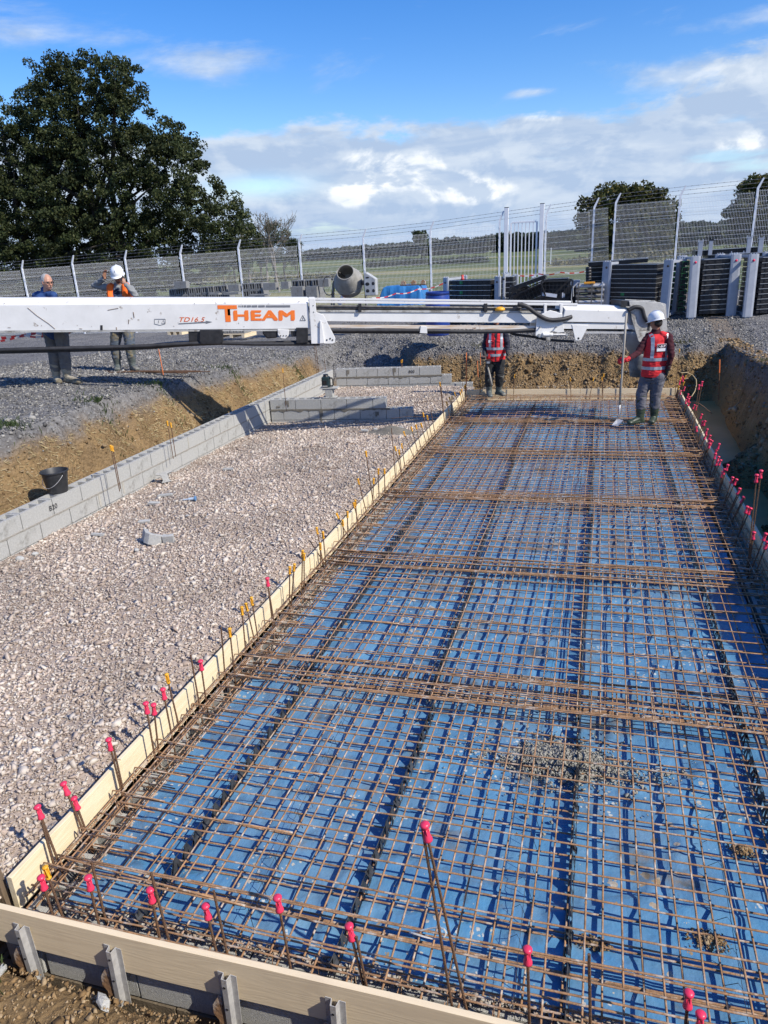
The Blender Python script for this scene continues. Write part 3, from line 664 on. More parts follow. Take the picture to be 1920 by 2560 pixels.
# ------------------------------------------------------------------ reinforcement
def bar_mesh(L_, r=.0042, n=5, seg=9, wob=.006, seed=0, m_=None, hook=0):
    rr = random.Random(seed); b = MB(); path = []
    ay = rr.uniform(-wob, wob); az_ = rr.uniform(-wob, wob) * .6; f = rr.uniform(.8, 2.0); ph = rr.uniform(0, 6)
    for i in range(seg + 1):
        s_ = -L_ / 2 + L_ * i / seg
        path.append((s_, ay * math.sin(f * 6.28 * i / seg + ph), az_ * math.sin(f * 5 * i / seg + ph * 2)))
    b.tube(path, r, n); return b.mesh('bar', m_ or M_rust, True)
TB = [bar_mesh(3.98 + .05 * (i % 3 - 1), .0052, 5, 10, .010, i) for i in range(8)]
LB = [bar_mesh(2.42, .0052, 5, 6, .006, 40 + i) for i in range(8)]
panel_y = [1.93, 3.98, 6.08, 8.18, 10.28, 12.38]
pos_words = ['at the front board', 'second from the front', 'third from the front', 'fourth from the front', 'fifth from the front', 'farthest, at the worker\'s boots']
for layer in (0, 1):
    for k, y0 in enumerate(panel_y):
        yo = y0 + (.0 if layer else .16) ; ln = 2.40
        if k == 5: ln = 14.78 - yo
        zb = (.024, .104)[layer] + .0045 * (k % 2) * 2.2
        t = thing('rebar_mesh', (-.55, yo, zb), 0, '%s sheet of rusty welded mesh, %s' % (('lower', 'upper')[layer], pos_words[k]), 'rebar mesh', '%s layer mesh sheets' % ('lower', 'upper')[layer])
        # transverse bars
        nb = int(ln / .16) + 1; sk0 = .025 + .0055 * (yo - 2)
        for i in range(nb):
            y = .03 + i * .16 + random.uniform(-.006, .006); Yw = yo + y; sk = .025 + .0055 * (Yw - 2)
            place(random.choice(TB), 'bar', t, (.03 + random.uniform(-.035, .035) + .01 * (k % 2), y, .0043 + .004 * math.sin(i * 2.1 + k)), (0, random.uniform(-.0012, .0012), sk + random.uniform(-.002, .002)))
        for j in range(4):
            y = (random.uniform(.0, .42) if j < 3 else ln - random.uniform(.02, .3)); Yw = yo + y
            place(random.choice(TB), 'bar', t, (.03 + random.uniform(-.06, .06), y, .0043 + random.uniform(0, .012)), (0, random.uniform(-.0012, .0012), .025 + .0055 * (Yw - 2) + random.uniform(-.006, .006)))
        nl = 25; x00 = -1.93 + .055 * (k % 3) + (.08 if layer == 0 else 0)
        for i in range(nl):
            xw = x00 + i * .16 + random.uniform(-.005, .005)
            if xw > 1.93: continue
            o = place(random.choice(LB), 'bar', t, (xw, ln / 2 + random.uniform(-.03, .03) + (.035 if xw > 0 else -.0) * xw, -.0043 if layer else .0125), (0, random.uniform(-.0015, .0015), R(90) + random.uniform(-.004, .004)))
            if k == 5: o.scale = (ln / 2.4, 1, 1)
# hooked bars tying the slab edge
def hook_mesh():
    b = MB(); b.tube([(-.10, 0, -.085), (-.115, 0, -.05), (-.12, 0, -.02), (-.11, 0, .0), (-.09, 0, .006), (0, 0, .006), (.45, 0, .004), (.95, .01, 0)], .005, 6); return b.mesh('hooked_bar', M_rust, True)
HK = hook_mesh()
for i, (y, x, dzz) in enumerate([(2.20, -2.40, .10), (2.62, -2.36, .10), (3.06, -2.38, .07), (3.55, -2.44, .10), (4.9, -2.4, .10), (5.7, -2.42, .10), (7.0, -2.4, .10), (8.3, -2.4, .10)]):
    o = place(HK, 'hooked_bar', None, (x, y, dzz + .03), (0, 0, R(-2 + 3 * (i % 3)))); tag(o, '%s hooked rusty bar end from the near corner, inside the left board' % ORD[i], 'rebar', 'hooked bars at the left edge')
# reinforcement cages lying in the open block channel round the edge
def cage(p0, p1, label):
    p0 = Vector(p0); p1 = Vector(p1); d = p1 - p0; L_ = d.length; a = math.atan2(d.y, d.x); t = thing('edge_cage', (p0.x, p0.y, -.02), a, label, 'rebar cage', 'rebar cages round the slab edge')
    for k, (dy, dz) in enumerate(((-.045, 0), (.045, 0), (-.045, .10), (.045, .10), (.0, .135), (-.075, .125))):
        q = MB(); n = 14; q.tube([(L_ * i / n, dy + random.uniform(-.006, .006), dz + random.uniform(-.005, .005)) for i in range(n + 1)], .0048, 5); q.build('bar', M_rust, t, smooth=True)
    q = MB(); q.tube([(0, -.05, -.005), (0, .05, -.005), (0, .05, .105), (0, -.05, .105), (0, -.05, -.005)], .003, 4); me = q.mesh('stirrup', M_rust)
    for i in range(int(L_ / .2)): place(me, 'stirrup', t, (.1 + i * .2 + random.uniform(-.02, .02), 0, 0), (0, random.uniform(-.1, .1), random.uniform(-.1, .1)))
cage((SL(2) + .09, 2.0), (SL(8.3) + .09, 8.3), 'near rusty cage of bars lying along the left board')
cage((SL(8.4) + .09, 8.4), (SL(14.6) + .09, 14.6), 'far rusty cage of bars lying along the left board')
cage((SL(2) + .25, SF(-2.3) + .10), (1.35, SF(1.3) + .10), 'rusty cage of bars lying inside the front board')
cage((SR(3) - .09, 3.0), (SR(8.9) - .09, 8.9), 'near rusty cage of bars lying along the right board')
cage((SR(9) - .09, 9.0), (SR(15) - .09, 14.9), 'far rusty cage of bars lying along the right board')
cage((SL(15) + .25, SB(-2.4) - .10), (1.3, SB(1.3) - .10), 'rusty cage of bars lying before the far board')
# U shaped bar ends tying the left edge
q = MB(); q.tube([(.34, 0, .0), (.02, 0, .004), (-.01, 0, .0), (-.022, 0, -.03), (-.01, 0, -.10), (.25, 0, -.105)], .0045, 5); UB = q.mesh('edge_hairpin', M_rust, True)
for sd_, n_, fx_ in (('left', 49, lambda y: SL(y) + .05), ('right', 49, lambda y: SR(y) - .05)):
    for i in range(n_):
        y = 2.15 + i * .258 + random.uniform(-.04, .04); o = place(UB, 'edge_hairpin', None, (fx_(y) + random.uniform(-.01, .02), y, .135 + random.uniform(-.015, .01)), (random.uniform(-.1, .1), 0, (0 if sd_ == 'left' else math.pi) + random.uniform(-.06, .06)))
        tag(o, '%s U shaped rusty bar from the near end at the %s board' % (ORD[i] if i < 49 else 'fifty-something', sd_), 'rebar', 'U shaped bars at the %s board' % sd_)
# dark lattice spacers that carry the upper layer
M_lat = mat('dark_spacer_steel', (.035, .037, .04), (.09, .095, .10), .5, .5, 9)
def lattice(L_, seed):
    rr = random.Random(seed); t = MB(); w = MB(); n = int(L_ / .10)
    for s_ in (-1, 1): t.tube([(0, s_ * .028, .006), (0, s_ * .028, .006)], .002, 4) if 0 else None
    t.tube([(-L_ / 2, 0, .095), (0, rr.uniform(-.012, .012), .094), (L_ / 2, 0, .095)], .004, 5)
    for s_ in (-1, 1): t.tube([(-L_ / 2, s_ * .03, .012), (0, s_ * .03 + rr.uniform(-.008, .008), .012), (L_ / 2, s_ * .03, .012)], .003, 5)
    for i in range(n):
        x0 = -L_ / 2 + i * .10
        for s_ in (-1, 1):
            w.v += [(x0, s_ * .036, .008), (x0 + .042, s_ * .032, .008), (x0 + .066, s_ * .002, .096), (x0 + .040, s_ * .002, .097)]; o = len(w.v) - 4; w.f += [(o, o + 1, o + 2, o + 3)]
            w.v += [(x0 + .066, s_ * .032, .008), (x0 + .10, s_ * .032, .008), (x0 + .060, s_ * .003, .095), (x0 + .048, s_ * .003, .095)]; o = len(w.v) - 4; w.f += [(o, o + 1, o + 2, o + 3)]
        if rr.random() < .35:
            o = len(w.v); w.v += [(x0 + .01, -.045, .05), (x0 + .06, -.05, .045), (x0 + .07, .02, .07), (x0 + .02, .03, .075)]; w.f += [(o, o + 1, o + 2, o + 3)]
    w.mi = [0] * len(w.f)
    return t.mesh('wire', M_lat, True), w.mesh('web', M_lat)
lat = [lattice(2.0, i) for i in range(3)]
rows_ = [(-1.93, .02, 'leftmost line'), (-.98, -.02, 'second line from the left'), (.02, .015, 'third line from the left'), (1.02, .0, 'rightmost line')]
seg_w = ['nearest', 'second', 'third', 'fourth', 'fifth', 'farthest']
for x0, dr, nm in rows_:
    for k in range(6):
        y = 3.02 + k * 2.04; wx, ww = lat[(k + int(x0 * 3)) % 3]
        x = x0 - .022 * (y - 3) * (1 if x0 < -.5 else .3) + random.uniform(-.02, .02)
        t = thing('mesh_spacer', (x, y, .004), R(90) + random.uniform(-.02, .02), '%s length of dark lattice spacer in the %s under the mesh' % (seg_w[k], nm), 'spacer', 'lattice spacers under the mesh')
        place(wx, 'wire', t); wo_ = place(ww, 'web', t)
        t.scale = (1, .26 if x0 < -1.5 else .42, 1)
        if k == 0:
            s_ = wo_.modifiers.new('s', 'SOLIDIFY'); s_.thickness = .0012
# thin wire supports between
def wire_support(L_):
    b = MB(); n = int(L_ / .16)
    for i in range(n):
        x0 = -L_ / 2 + i * .16
        b.tube([(x0, -.04, .005), (x0 + .03, -.006, .085), (x0 + .05, .008, .088), (x0 + .09, .05, .005)], .0016, 4, cap=False)
        b.tube([(x0 + .03, -.006, .085), (x0 + .19, -.006, .085)], .0014, 3, cap=False)
    return b.mesh('wire_support', M_lat)
WS = wire_support(2.0)
for x0, nm in ((-1.50, 'left'), (-.20, 'middle'), (.72, 'right')):
    for k in range(6):
        o = place(WS, 'wire_support', None, (x0 + random.uniform(-.03, .03) - .01 * k, 3.0 + k * 2.04, .006), (0, 0, R(90) + random.uniform(-.03, .03)))
        tag(o, '%s length of thin zigzag support wire in the %s line' % (seg_w[k], nm), 'support wire', 'thin support wires under the mesh')
# fresh concrete splashed on the mesh
sp = thing('concrete_splash', (-.05, 3.68, 0), 0, 'patch of fresh grey concrete dropped through the mesh onto the membrane', 'concrete')
gg = np.random.default_rng(5); n = 4200
a = gg.normal(0, 1, (n, 2)); main_ = gg.uniform(0, 1, n) < .62
px_ = np.where(main_, a[:, 0] * .13 - .05, a[:, 0] * .27); py_ = np.where(main_, a[:, 1] * .085, a[:, 1] * .06 - .01)
far_ = gg.uniform(0, 1, n) < .14; px_ = np.where(far_, px_ * 1.8, px_); py_ = np.where(far_, py_ * 2.4, py_)
d_ = np.hypot(px_ / .24, py_ / .12); hz_ = .06 * np.exp(-d_ ** 2); s = np.clip(gg.lognormal(math.log(.0058), .4, n), .0025, .016)
tag(scatter_stones('aggregate', np.stack([px_, py_, .01 + hz_ * gg.uniform(.8, 1.1, n)], -1), s, M_concwet, .8, 77, sp), kind='stuff')
hx = np.linspace(-.7, .7, 60); hy = np.linspace(-.35, .35, 36); HX, HY = np.meshgrid(hx, hy); dd = np.hypot(HX / .24, HY / .10)
HZ = -.03 + .085 * np.exp(-dd ** 2 * .8) + .014 * fnoise(HX, HY, 7, 4, 14)
ii = np.arange(HX.size).reshape(HX.shape); FF = np.stack([ii[:-1, :-1], ii[:-1, 1:], ii[1:, 1:], ii[1:, :-1]], -1).reshape(-1, 4)
o = bpy.data.objects.new('slurry', np_mesh('slurry', np.stack([HX, HY, HZ], -1).reshape(-1, 3), FF, M_concwet, None, True)); col.objects.link(o); o.parent = sp
# small clods lying on the membrane
for i, (cx, cy, r_) in enumerate([(.62, 2.62, .035), (.12, 2.48, .028), (.85, 3.2, .03)]):
    n = 320; q = gg.normal(0, 1, (n, 2)) * r_; s = np.clip(gg.lognormal(math.log(.0045), .4, n), .002, .011)
    o = scatter_stones('soil_clod', np.stack([q[:, 0], q[:, 1] * .6, .012 + .02 * np.exp(-(q ** 2).sum(1) / r_ ** 2)], -1), s, M_cl, .8, 200 + i); o.location = (cx, cy, 0)
    tag(o, ['crumbly brown soil lump on the membrane at the lower right', 'small soil lump beside the third spacer line near the front', 'flattened soil lump by the right front membrane puddle', 'single small soil lump by the second spacer line', 'tiny soil lump near the right front of the slab'][i], 'soil lump')

# ------------------------------------------------------------------ capped starter bars
def cap_mesh():
    b = MB(); b.lathe([(.0001, .0), (.013, -.001), (.019, -.007), (.019, -.014), (.011, -.022), (.0085, -.034), (.011, -.048), (.016, -.066), (.018, -.074), (.018, -.080), (.008, -.081)], 12)
    for k in range(5):
        a = k * 6.283 / 5; b.box((.011 * math.cos(a), .011 * math.sin(a), -.050), (.003, .0025, .045), rz=a)
    return b
CAP = {'r': cap_mesh().mesh('cap', M_pink, True)}
def ycap():
    b = MB(); b.lathe([(.0001, .0), (.011, -.001), (.015, -.005), (.014, -.010), (.0085, -.016), (.008, -.060), (.013, -.066), (.013, -.074), (.006, -.075)], 10)
    for k in range(4):
        a = k * 6.283 / 4; b.box((.0105 * math.cos(a), .0105 * math.sin(a), -.038), (.004, .003, .05), rz=a)
    return b.mesh('cap', M_yel, True)
CAP['y'] = ycap()
def rib_bar(L_, r=.006):
    b = MB(); n = int(L_ / .012); path = []; rad = []
    for i in range(n + 1): path.append((0, 0, L_ * i / n)); rad.append(r * (1.12 if i % 2 else .95))
    b.tube(path, rad, 6); return b.mesh('bar', M_bar)
RB = {}
def pin(kind, bx, by, tx, ty, tz, label, group, z0=-.08):
    base = Vector((bx, by, z0)); tip = Vector((tx, ty, tz)); b0 = Vector((bx, by, .06)); d = (tip - b0); base = b0 - d * ((.06 - z0) / max(d.z, .1)); d = tip - base; L_ = d.length
    t = thing('starter_bar', base, 0, label, 'starter bar', group); t.rotation_euler = d.to_track_quat('Z', 'Y').to_euler()
    bl = L_ - (.0 if kind == 'b' else .022); key = round(bl, 1)
    if key not in RB: RB[key] = rib_bar(1.0 * key if key > 0 else .1)
    o = place(RB[key], 'bar', t); o.scale = (1, 1, bl / key)
    if kind != 'b': place(CAP[kind], 'cap', t, (0, 0, L_), (0, 0, random.uniform(0, 6)))
PINS={'left':[('r',-2.56,2.227,-2.607,2.227,0.426),('r',-2.56,2.43,-2.624,2.43,0.397),('r',-2.56,2.445,-2.592,2.445,0.292),('r',-2.56,2.762,-2.576,2.762,0.438),('b',-2.551,2.767,-2.556,2.767,0.379),('r',-2.532,3.065,-2.525,3.065,0.483),('r',-2.56,3.145,-2.535,3.145,0.416),('r',-2.523,3.252,-2.531,3.252,0.458),('y',-2.56,3.389,-2.589,3.389,0.471),('b',-2.508,3.578,-2.517,3.578,0.506),('r',-2.513,3.668,-2.51,3.668,0.413),('b',-2.556,4.016,-2.532,4.016,0.474),('y',-2.467,4.004,-2.456,4.004,0.483),('b',-2.558,2.194,-2.564,2.194,0.362),('y',-2.547,4.341,-2.532,4.341,0.476),('y',-2.559,4.524,-2.599,4.524,0.408),('y',-2.526,4.526,-2.544,4.526,0.465),('r',-2.535,4.814,-2.538,4.814,0.501),('b',-2.518,4.817,-2.538,4.817,0.407),('y',-2.556,5.219,-2.518,5.219,0.421),('y',-2.515,5.161,-2.442,5.161,0.481),('y',-2.54,5.465,-2.493,5.465,0.477),('y',-2.502,5.437,-2.469,5.437,0.462),('y',-2.548,5.98,-2.533,5.98,0.334),('y',-2.56,6.076,-2.6,6.076,0.458),('y',-2.536,6.086,-2.541,6.086,0.411),('b',-2.56,6.105,-2.701,6.105,0.298),('y',-2.56,6.706,-2.56,6.706,0.304),('y',-2.549,6.801,-2.533,6.801,0.368),('y',-2.56,6.832,-2.677,6.832,0.327),('y',-2.56,7.221,-2.61,7.221,0.321),('y',-2.56,7.176,-2.57,7.176,0.37),('y',-2.56,7.533,-2.649,7.533,0.507),('y',-2.56,7.807,-2.625,7.807,0.77),('y',-2.56,7.763,-2.528,7.763,0.447),('y',-2.549,7.996,-2.537,7.996,0.497),('y',-2.545,8.239,-2.533,8.239,0.425),('b',-2.56,8.82,-2.59,8.82,0.809),('y',-2.56,9.138,-2.645,9.138,0.476),('y',-2.56,9.145,-2.592,9.145,0.427),('y',-2.56,9.333,-2.603,9.333,0.466),('y',-2.56,9.886,-2.72,9.886,0.501),('y',-2.56,10.143,-2.67,10.143,0.511),('y',-2.56,10.325,-2.642,10.325,0.503),('y',-2.56,10.695,-2.655,10.695,0.441),('y',-2.56,10.885,-2.665,10.885,0.567),('y',-2.56,11.09,-2.647,11.09,0.477),('b',-2.56,11.299,-2.625,11.299,0.504),('y',-2.56,12.077,-2.641,12.077,0.846),('b',-2.56,12.078,-2.625,12.078,0.83),('y',-2.56,12.57,-2.629,12.57,0.407),('y',-2.56,12.893,-2.643,12.893,0.429),('y',-2.56,13.514,-2.669,13.514,0.398),('y',-2.56,13.808,-2.618,13.808,0.358),('y',-2.56,13.958,-2.615,13.958,0.376)],'back':[('y',-2.674,14.733,-2.672,14.733,0.342),('y',-2.679,14.694,-2.684,14.694,0.319),('y',-2.379,14.948,-2.365,14.948,0.43),('y',-1.684,14.83,-1.667,14.83,0.527),('y',-0.53,15.284,-0.562,15.284,0.439),('y',-0.158,15.235,-0.104,15.235,0.44),('y',0.091,15.248,0.089,15.248,0.515),('y',0.086,15.316,0.056,15.316,0.448),('y',0.413,15.401,0.41,15.401,0.486),('y',1.474,15.661,1.476,15.661,0.973),('y',-2.617,12.922,-2.597,12.922,0.437)],'right':[('r',1.47,15.829,1.569,15.829,0.472),('r',1.47,15.885,1.536,15.885,0.401),('y',1.47,14.911,1.528,14.911,0.466),('y',1.47,14.814,1.603,14.814,0.516),('r',1.47,14.812,1.574,14.812,0.473),('r',1.47,14.809,1.506,14.809,0.415),('y',1.47,14.61,1.473,14.61,0.353),('y',1.47,14.516,1.555,14.516,0.447),('r',1.47,14.37,1.496,14.37,0.31),('r',1.47,14.23,1.542,14.23,0.403),('r',1.47,13.519,1.533,13.519,0.409),('r',1.47,13.267,1.478,13.267,0.356),('r',1.47,13.437,1.558,13.437,0.377),('r',1.47,13.353,1.531,13.353,0.362),('r',1.47,13.355,1.554,13.355,0.298),('r',1.47,12.801,1.569,12.801,0.364),('r',1.47,12.359,1.546,12.359,0.437),('r',1.47,11.943,1.498,11.943,0.851),('r',1.47,11.878,1.529,11.878,0.915),('r',1.47,11.746,1.558,11.746,0.436),('r',1.47,11.246,1.514,11.246,0.435),('r',1.47,11.219,1.543,11.219,0.449),('r',1.47,11.214,1.429,11.214,0.356),('r',1.47,10.932,1.546,10.932,0.396),('r',1.47,10.933,1.537,10.933,0.313),('r',1.47,10.63,1.551,10.63,0.377),('r',1.47,10.524,1.541,10.524,0.344),('r',1.47,10.527,1.57,10.527,0.324),('r',1.47,10.315,1.511,10.315,0.345),('r',1.47,9.786,1.545,9.786,0.475),('r',1.47,9.786,1.52,9.786,0.393),('r',1.47,9.741,1.508,9.741,0.354),('r',1.47,9.607,1.529,9.607,0.352),('r',1.47,9.608,1.522,9.608,0.304),('r',1.47,9.524,1.546,9.524,0.331),('r',1.47,8.941,1.534,8.941,0.437),('r',1.47,8.944,1.502,8.944,0.385),('r',1.47,8.981,1.494,8.981,0.335),('r',1.47,8.539,1.531,8.539,0.406),('r',1.47,8.509,1.571,8.509,0.393),('r',1.47,8.2,1.557,8.2,0.383),('b',1.47,8.169,1.564,8.169,0.368),('r',1.47,7.977,1.565,7.977,0.359),('b',1.47,7.948,1.569,7.948,0.349),('r',1.47,7.532,1.521,7.532,0.405),('r',1.47,7.539,1.557,7.539,0.387),('r',1.47,6.929,1.438,6.929,0.923),('r',1.47,6.89,1.462,6.89,0.976),('r',1.47,6.869,1.471,6.869,0.382),('r',1.47,6.749,1.548,6.749,0.421),('r',1.47,6.597,1.534,6.597,0.399)],'front':[('r',-2.343,1.935,-2.354,1.935,0.331),('y',-2.311,1.956,-2.338,1.956,0.372),('r',-2.095,1.948,-2.092,1.948,0.385),('b',-2.09,1.987,-2.092,1.987,0.429),('r',-1.773,1.956,-1.772,1.956,0.39),('b',-1.734,1.966,-1.757,1.966,0.473),('r',-1.49,1.966,-1.507,1.966,0.359),('b',-1.435,1.965,-1.452,1.965,0.45),('r',-1.136,1.978,-1.159,1.978,0.489),('r',-0.804,1.985,-0.852,1.985,0.413),('b',-0.79,1.982,-0.821,1.982,0.356),('r',-0.368,1.995,-0.523,1.995,1.002),('b',-0.429,1.996,-0.531,1.996,0.975),('r',-0.12,2.009,-0.138,2.009,0.476),('b',0.113,2.052,0.087,2.052,0.459),('r',0.451,2.052,0.443,2.052,0.386),('r',0.502,2.025,0.486,2.025,0.328)]}
cn = {'r': 'pink-capped', 'y': 'yellow-capped', 'b': 'bare-ended'}
rn = {'left': ('along the left board, counted from the near corner', 'starter bars along the left board'), 'right': ('along the right board, counted from the far corner', 'starter bars along the right board'),
      'back': ('before the far board, counted from the left', 'starter bars at the far board'), 'front': ('inside the front board, counted from the left', 'starter bars at the front board')}
for side, LL in PINS.items():
    LL = sorted(LL, key=lambda q: (q[1] if side in ('left', 'back', 'front') and side not in ('left',) else q[2]), reverse=(side == 'right'))
    cnt = {}
    for q in LL:
        k = q[0]; cnt[k] = cnt.get(k, 0) + 1; bx, by, tx, ty, tz = q[1:]
        if side == 'left':
            bx = max(bx, SL(by) + .02); 
            if tz < .24: tx = max(tx, SL(by) + .015)
        if side == 'right':
            if by > 15.05: ty -= by - 15.02; by = 15.02
            bx = min(bx, SR(by) - .03)
        if side == 'back': lim = SB(bx) - .03; ty -= max(0, by - lim); by = min(by, lim)
        z0 = -.10
        pin(k, bx, by, tx, ty, tz, '%s %s bar %s' % (ORD[cnt[k] - 1], cn[k], rn[side][0]), rn[side][1])
# white tie round the tall pair of bars at the front
b = MB(); pts = []
for i in range(25):
    a = 6.283 * i / 24; pts.append((-.53 + .075 * math.cos(a), 2.02 + .02 * math.sin(a), .42 + .02 * math.cos(a) + .012 * math.sin(2 * a)))
b.tube(pts, .0035, 5, cap=False); tag(b.build('cable_tie', mat('white_cord', (.65, .63, .56), (.5, .48, .42), .7)), 'loop of whitish cord tied round the tall pair of bars in front', 'cord')
# ------------------------------------------------------------------ concrete placing boom
BA = math.atan(.418); BU = (math.cos(BA), math.sin(BA))
def bp_(x, y):
    """photo measure (1659 wide copy) -> along / up on the boom's own vertical plane"""
    s_ = 1920 / 1659; r = ray(x * s_, y * s_); t = 12.82 / (r[1] - .418 * r[0]); X = r[0] * t; Y = r[1] * t; Z = EYE[2] + r[2] * t
    return (X * BU[0] + (Y - 12.82) * BU[1], Z)
boom = thing('conveyor_boom', (0, 12.82, 0), BA, 'long white concrete placing boom with orange lettering reaching across the site', 'boom')
M_greyp = mat('grey_paint', (.30, .31, .31), (.22, .22, .22), .5, 0, 6, dirt=(.12, .10, .08), dirt_amt=.3)
M_plate = mat('cement_stained_plate', (.46, .46, .44), (.36, .36, .35), .7, 0, 4, dirt=(.20, .19, .17), dirt_amt=.45, dscale=5, bump=.4, bscale=40)
M_or = mat('orange_print', (.85, .20, .03), (.80, .17, .02), .5, 0, 30)
M_gp = mat('grey_print', (.14, .15, .17), (.17, .18, .2), .5, 0, 30)
M_rods = mat('bare_steel_rod', (.25, .24, .22), (.12, .11, .10), .5, .6, 14)
a = bp_(-160, 643); b_ = bp_(-160, 714); c_ = bp_(664, 642); d_ = bp_(664, 708)
mb = MB()
def sec(s_, zt, zb, w=.20, ch=.22):
    h = (zt - zb) * ch; return [(s_, -w, zb), (s_, -w, zt - h), (s_, -w + .075, zt), (s_, w - .075, zt), (s_, w, zt - h), (s_, w, zb)]
S1 = sec(a[0], a[1], b_[1]); S2 = sec(c_[0], c_[1], d_[1], ch=.17)
mb.add(S1 + S2, [tuple(range(6)), tuple(range(11, 5, -1))] + [(i, 6 + i, 6 + (i + 1) % 6, (i + 1) % 6) for i in range(6)])
mb.build('main_section', M_white, boom, bevel=.006)
mb = MB(); e0 = bp_(-160, 713); e1 = bp_(664, 709); mb.add([(e0[0], -.215, e0[1]), (e1[0], -.215, e1[1]), (e1[0], .2, e1[1]), (e0[0], .2, e0[1])] + [(e0[0], -.215, e0[1] - .022), (e1[0], -.215, e1[1] - .022), (e1[0], .2, e1[1] - .022), (e0[0], .2, e0[1] - .022)],
    [(0, 1, 2, 3), (7, 6, 5, 4), (0, 4, 5, 1), (2, 6, 7, 3), (1, 5, 6, 2), (0, 3, 7, 4)]); mb.build('bottom_flange', M_plate, boom)
def poly_part(name, pts, y0, y1, m_, bev=.003, parent=boom):
    q = MB(); q.prism([bp_(*p) for p in pts], y0, y1, 'y'); return q.build(name, m_, parent, bevel=bev)
def tube_part(name, pts, r, m_, n=8, parent=boom, ribs=False):
    q = MB(); P_ = [Vector((*((lambda t: (t[0], p[2], t[1]))(bp_(p[0], p[1]))),)) for p in pts]
    # smooth with catmull-rom
    path = []
    for i in range(len(P_) - 1):
        p0 = P_[max(i - 1, 0)]; p1 = P_[i]; p2 = P_[i + 1]; p3 = P_[min(i + 2, len(P_) - 1)]; k = 10 if not ribs else 16
        for j in range(k):
            t = j / k; path.append(.5 * ((2 * p1) + (p2 - p0) * t + (2 * p0 - 5 * p1 + 4 * p2 - p3) * t * t + (3 * p1 - p0 - 3 * p2 + p3) * t ** 3))
    path.append(P_[-1]); rad = [r * (1.1 if (i % 2 and ribs) else 1) for i in range(len(path))]
    q.tube(path, rad, n); return q.build(name, m_, parent, smooth=True)
# telescopic inner section and rails
poly_part('upper_rail', [(664, 648), (1240, 654), (1240, 659), (664, 653)], -.17, -.13, M_white)
poly_part('upper_rail', [(664, 644), (1240, 651), (1240, 655), (664, 649)], .13, .17, M_white)
poly_part('inner_beam', [(664, 673), (1235, 675), (1235, 697), (664, 692)], -.13, .11, M_white)
poly_part('beam_cap', [(664, 668), (1235, 671), (1235, 675), (664, 673)], -.145, .125, M_plate)
lr = poly_part('lower_rail', [(700, 700), (1160, 702), (1160, 711), (700, 706)], -.155, -.12, mat('rust_streaked_white', (.66, .64, .60), (.50, .36, .22), .6, 0, 5, stretch=(.4, 4, 4), dirt=(.20, .10, .05), dirt_amt=.3))
poly_part('conveyor_belt', [(664, 662), (1235, 668), (1235, 671), (664, 667)], -.12, .12, M_rubber)
for dy, yy in ((-.15, 661), (-.13, 665)): tube_part('pipe', [(672, 668 if dy < -.14 else 669, dy), (690, yy - 1, dy), (900, yy + 1, dy), (1120, yy + 3, dy)], .016, M_rods)
for x in (772, 1040): poly_part('clip', [(x, 654), (x + 7, 654), (x + 7, 672), (x, 672)], -.185, -.11, M_black)
poly_part('bracket', [(905, 702), (918, 703), (919, 718), (903, 717)], -.19, -.10, M_white)
tube_part('hose', [(-160, 757, -.22), (100, 750, -.22), (300, 745, -.21), (440, 738, -.2), (560, 740, -.2), (690, 740, -.18)], .030, M_rubber)
tube_part('hose', [(-160, 762, -.18), (100, 756, -.18), (300, 750, -.18), (440, 741, -.17), (690, 735, -.15)], .022, M_rubber)
tube_part('hose', [(690, 712, -.16), (900, 712, -.16), (1000, 714, -.16), (1100, 713, -.16), (1170, 708, -.15)], .026, M_rubber)
tube_part('hose', [(690, 716, -.12), (900, 717, -.12), (1100, 716, -.12), (1170, 712, -.12)], .018, M_rubber)
# sloping end plate
gs = poly_part('end_plate', [(667, 643), (680, 643), (683, 672), (698, 678), (723, 727), (722, 737), (717, 739), (672, 739)], -.235, -.215, M_white, .006)
q = MB()
for x, y in ((696, 729), (705, 731), (712, 728), (717, 731), (676, 658), (677, 672)):
    s_, z = bp_(x, y); q.tube([(s_, -.242, z), (s_, -.230, z)], .013 if y > 700 else .008, 10)
q.build('bolt', M_black, boom)
poly_part('end_rib', [(690, 690), (693, 690), (700, 737), (690, 738)], -.27, -.215, M_white)
poly_part('end_plate', [(667, 643), (680, 643), (683, 672), (698, 678), (723, 727), (722, 737), (717, 739), (672, 739)], .215, .235, M_white, .006)
# black boxes and motor below
poly_part('hose_guide', [(410, 708), (436, 708), (436, 735), (412, 735)], -.20, .0, M_black, .01)
poly_part('hose_guide', [(436, 709), (484, 709), (485, 736), (478, 740), (440, 740), (435, 734)], -.25, -.14, M_black, .01)
poly_part('hose_guide', [(640, 705), (665, 705), (665, 737), (640, 738)], -.25, -.12, M_black, .008)
poly_part('motor', [(570, 706), (600, 708), (600, 727), (578, 729), (568, 718)], -.20, .06, M_black, .02)
poly_part('bearing_plate', [(600, 708), (625, 709), (624, 722), (617, 729), (607, 728), (601, 720)], -.23, -.20, M_white, .01)
poly_part('roller', [(628, 710), (640, 711), (640, 724), (630, 725)], -.2, .1, M_black, .01)
q = MB()
for x in (607, 613, 619): s_, z = bp_(x, 722); q.tube([(s_, -.238, z), (s_, -.225, z)], .010, 8)
q.build('bolt', M_black, boom)
poly_part('slot', [(224, 700), (229, 700), (229, 712), (224, 712)], -.204, -.199, M_black, 0)
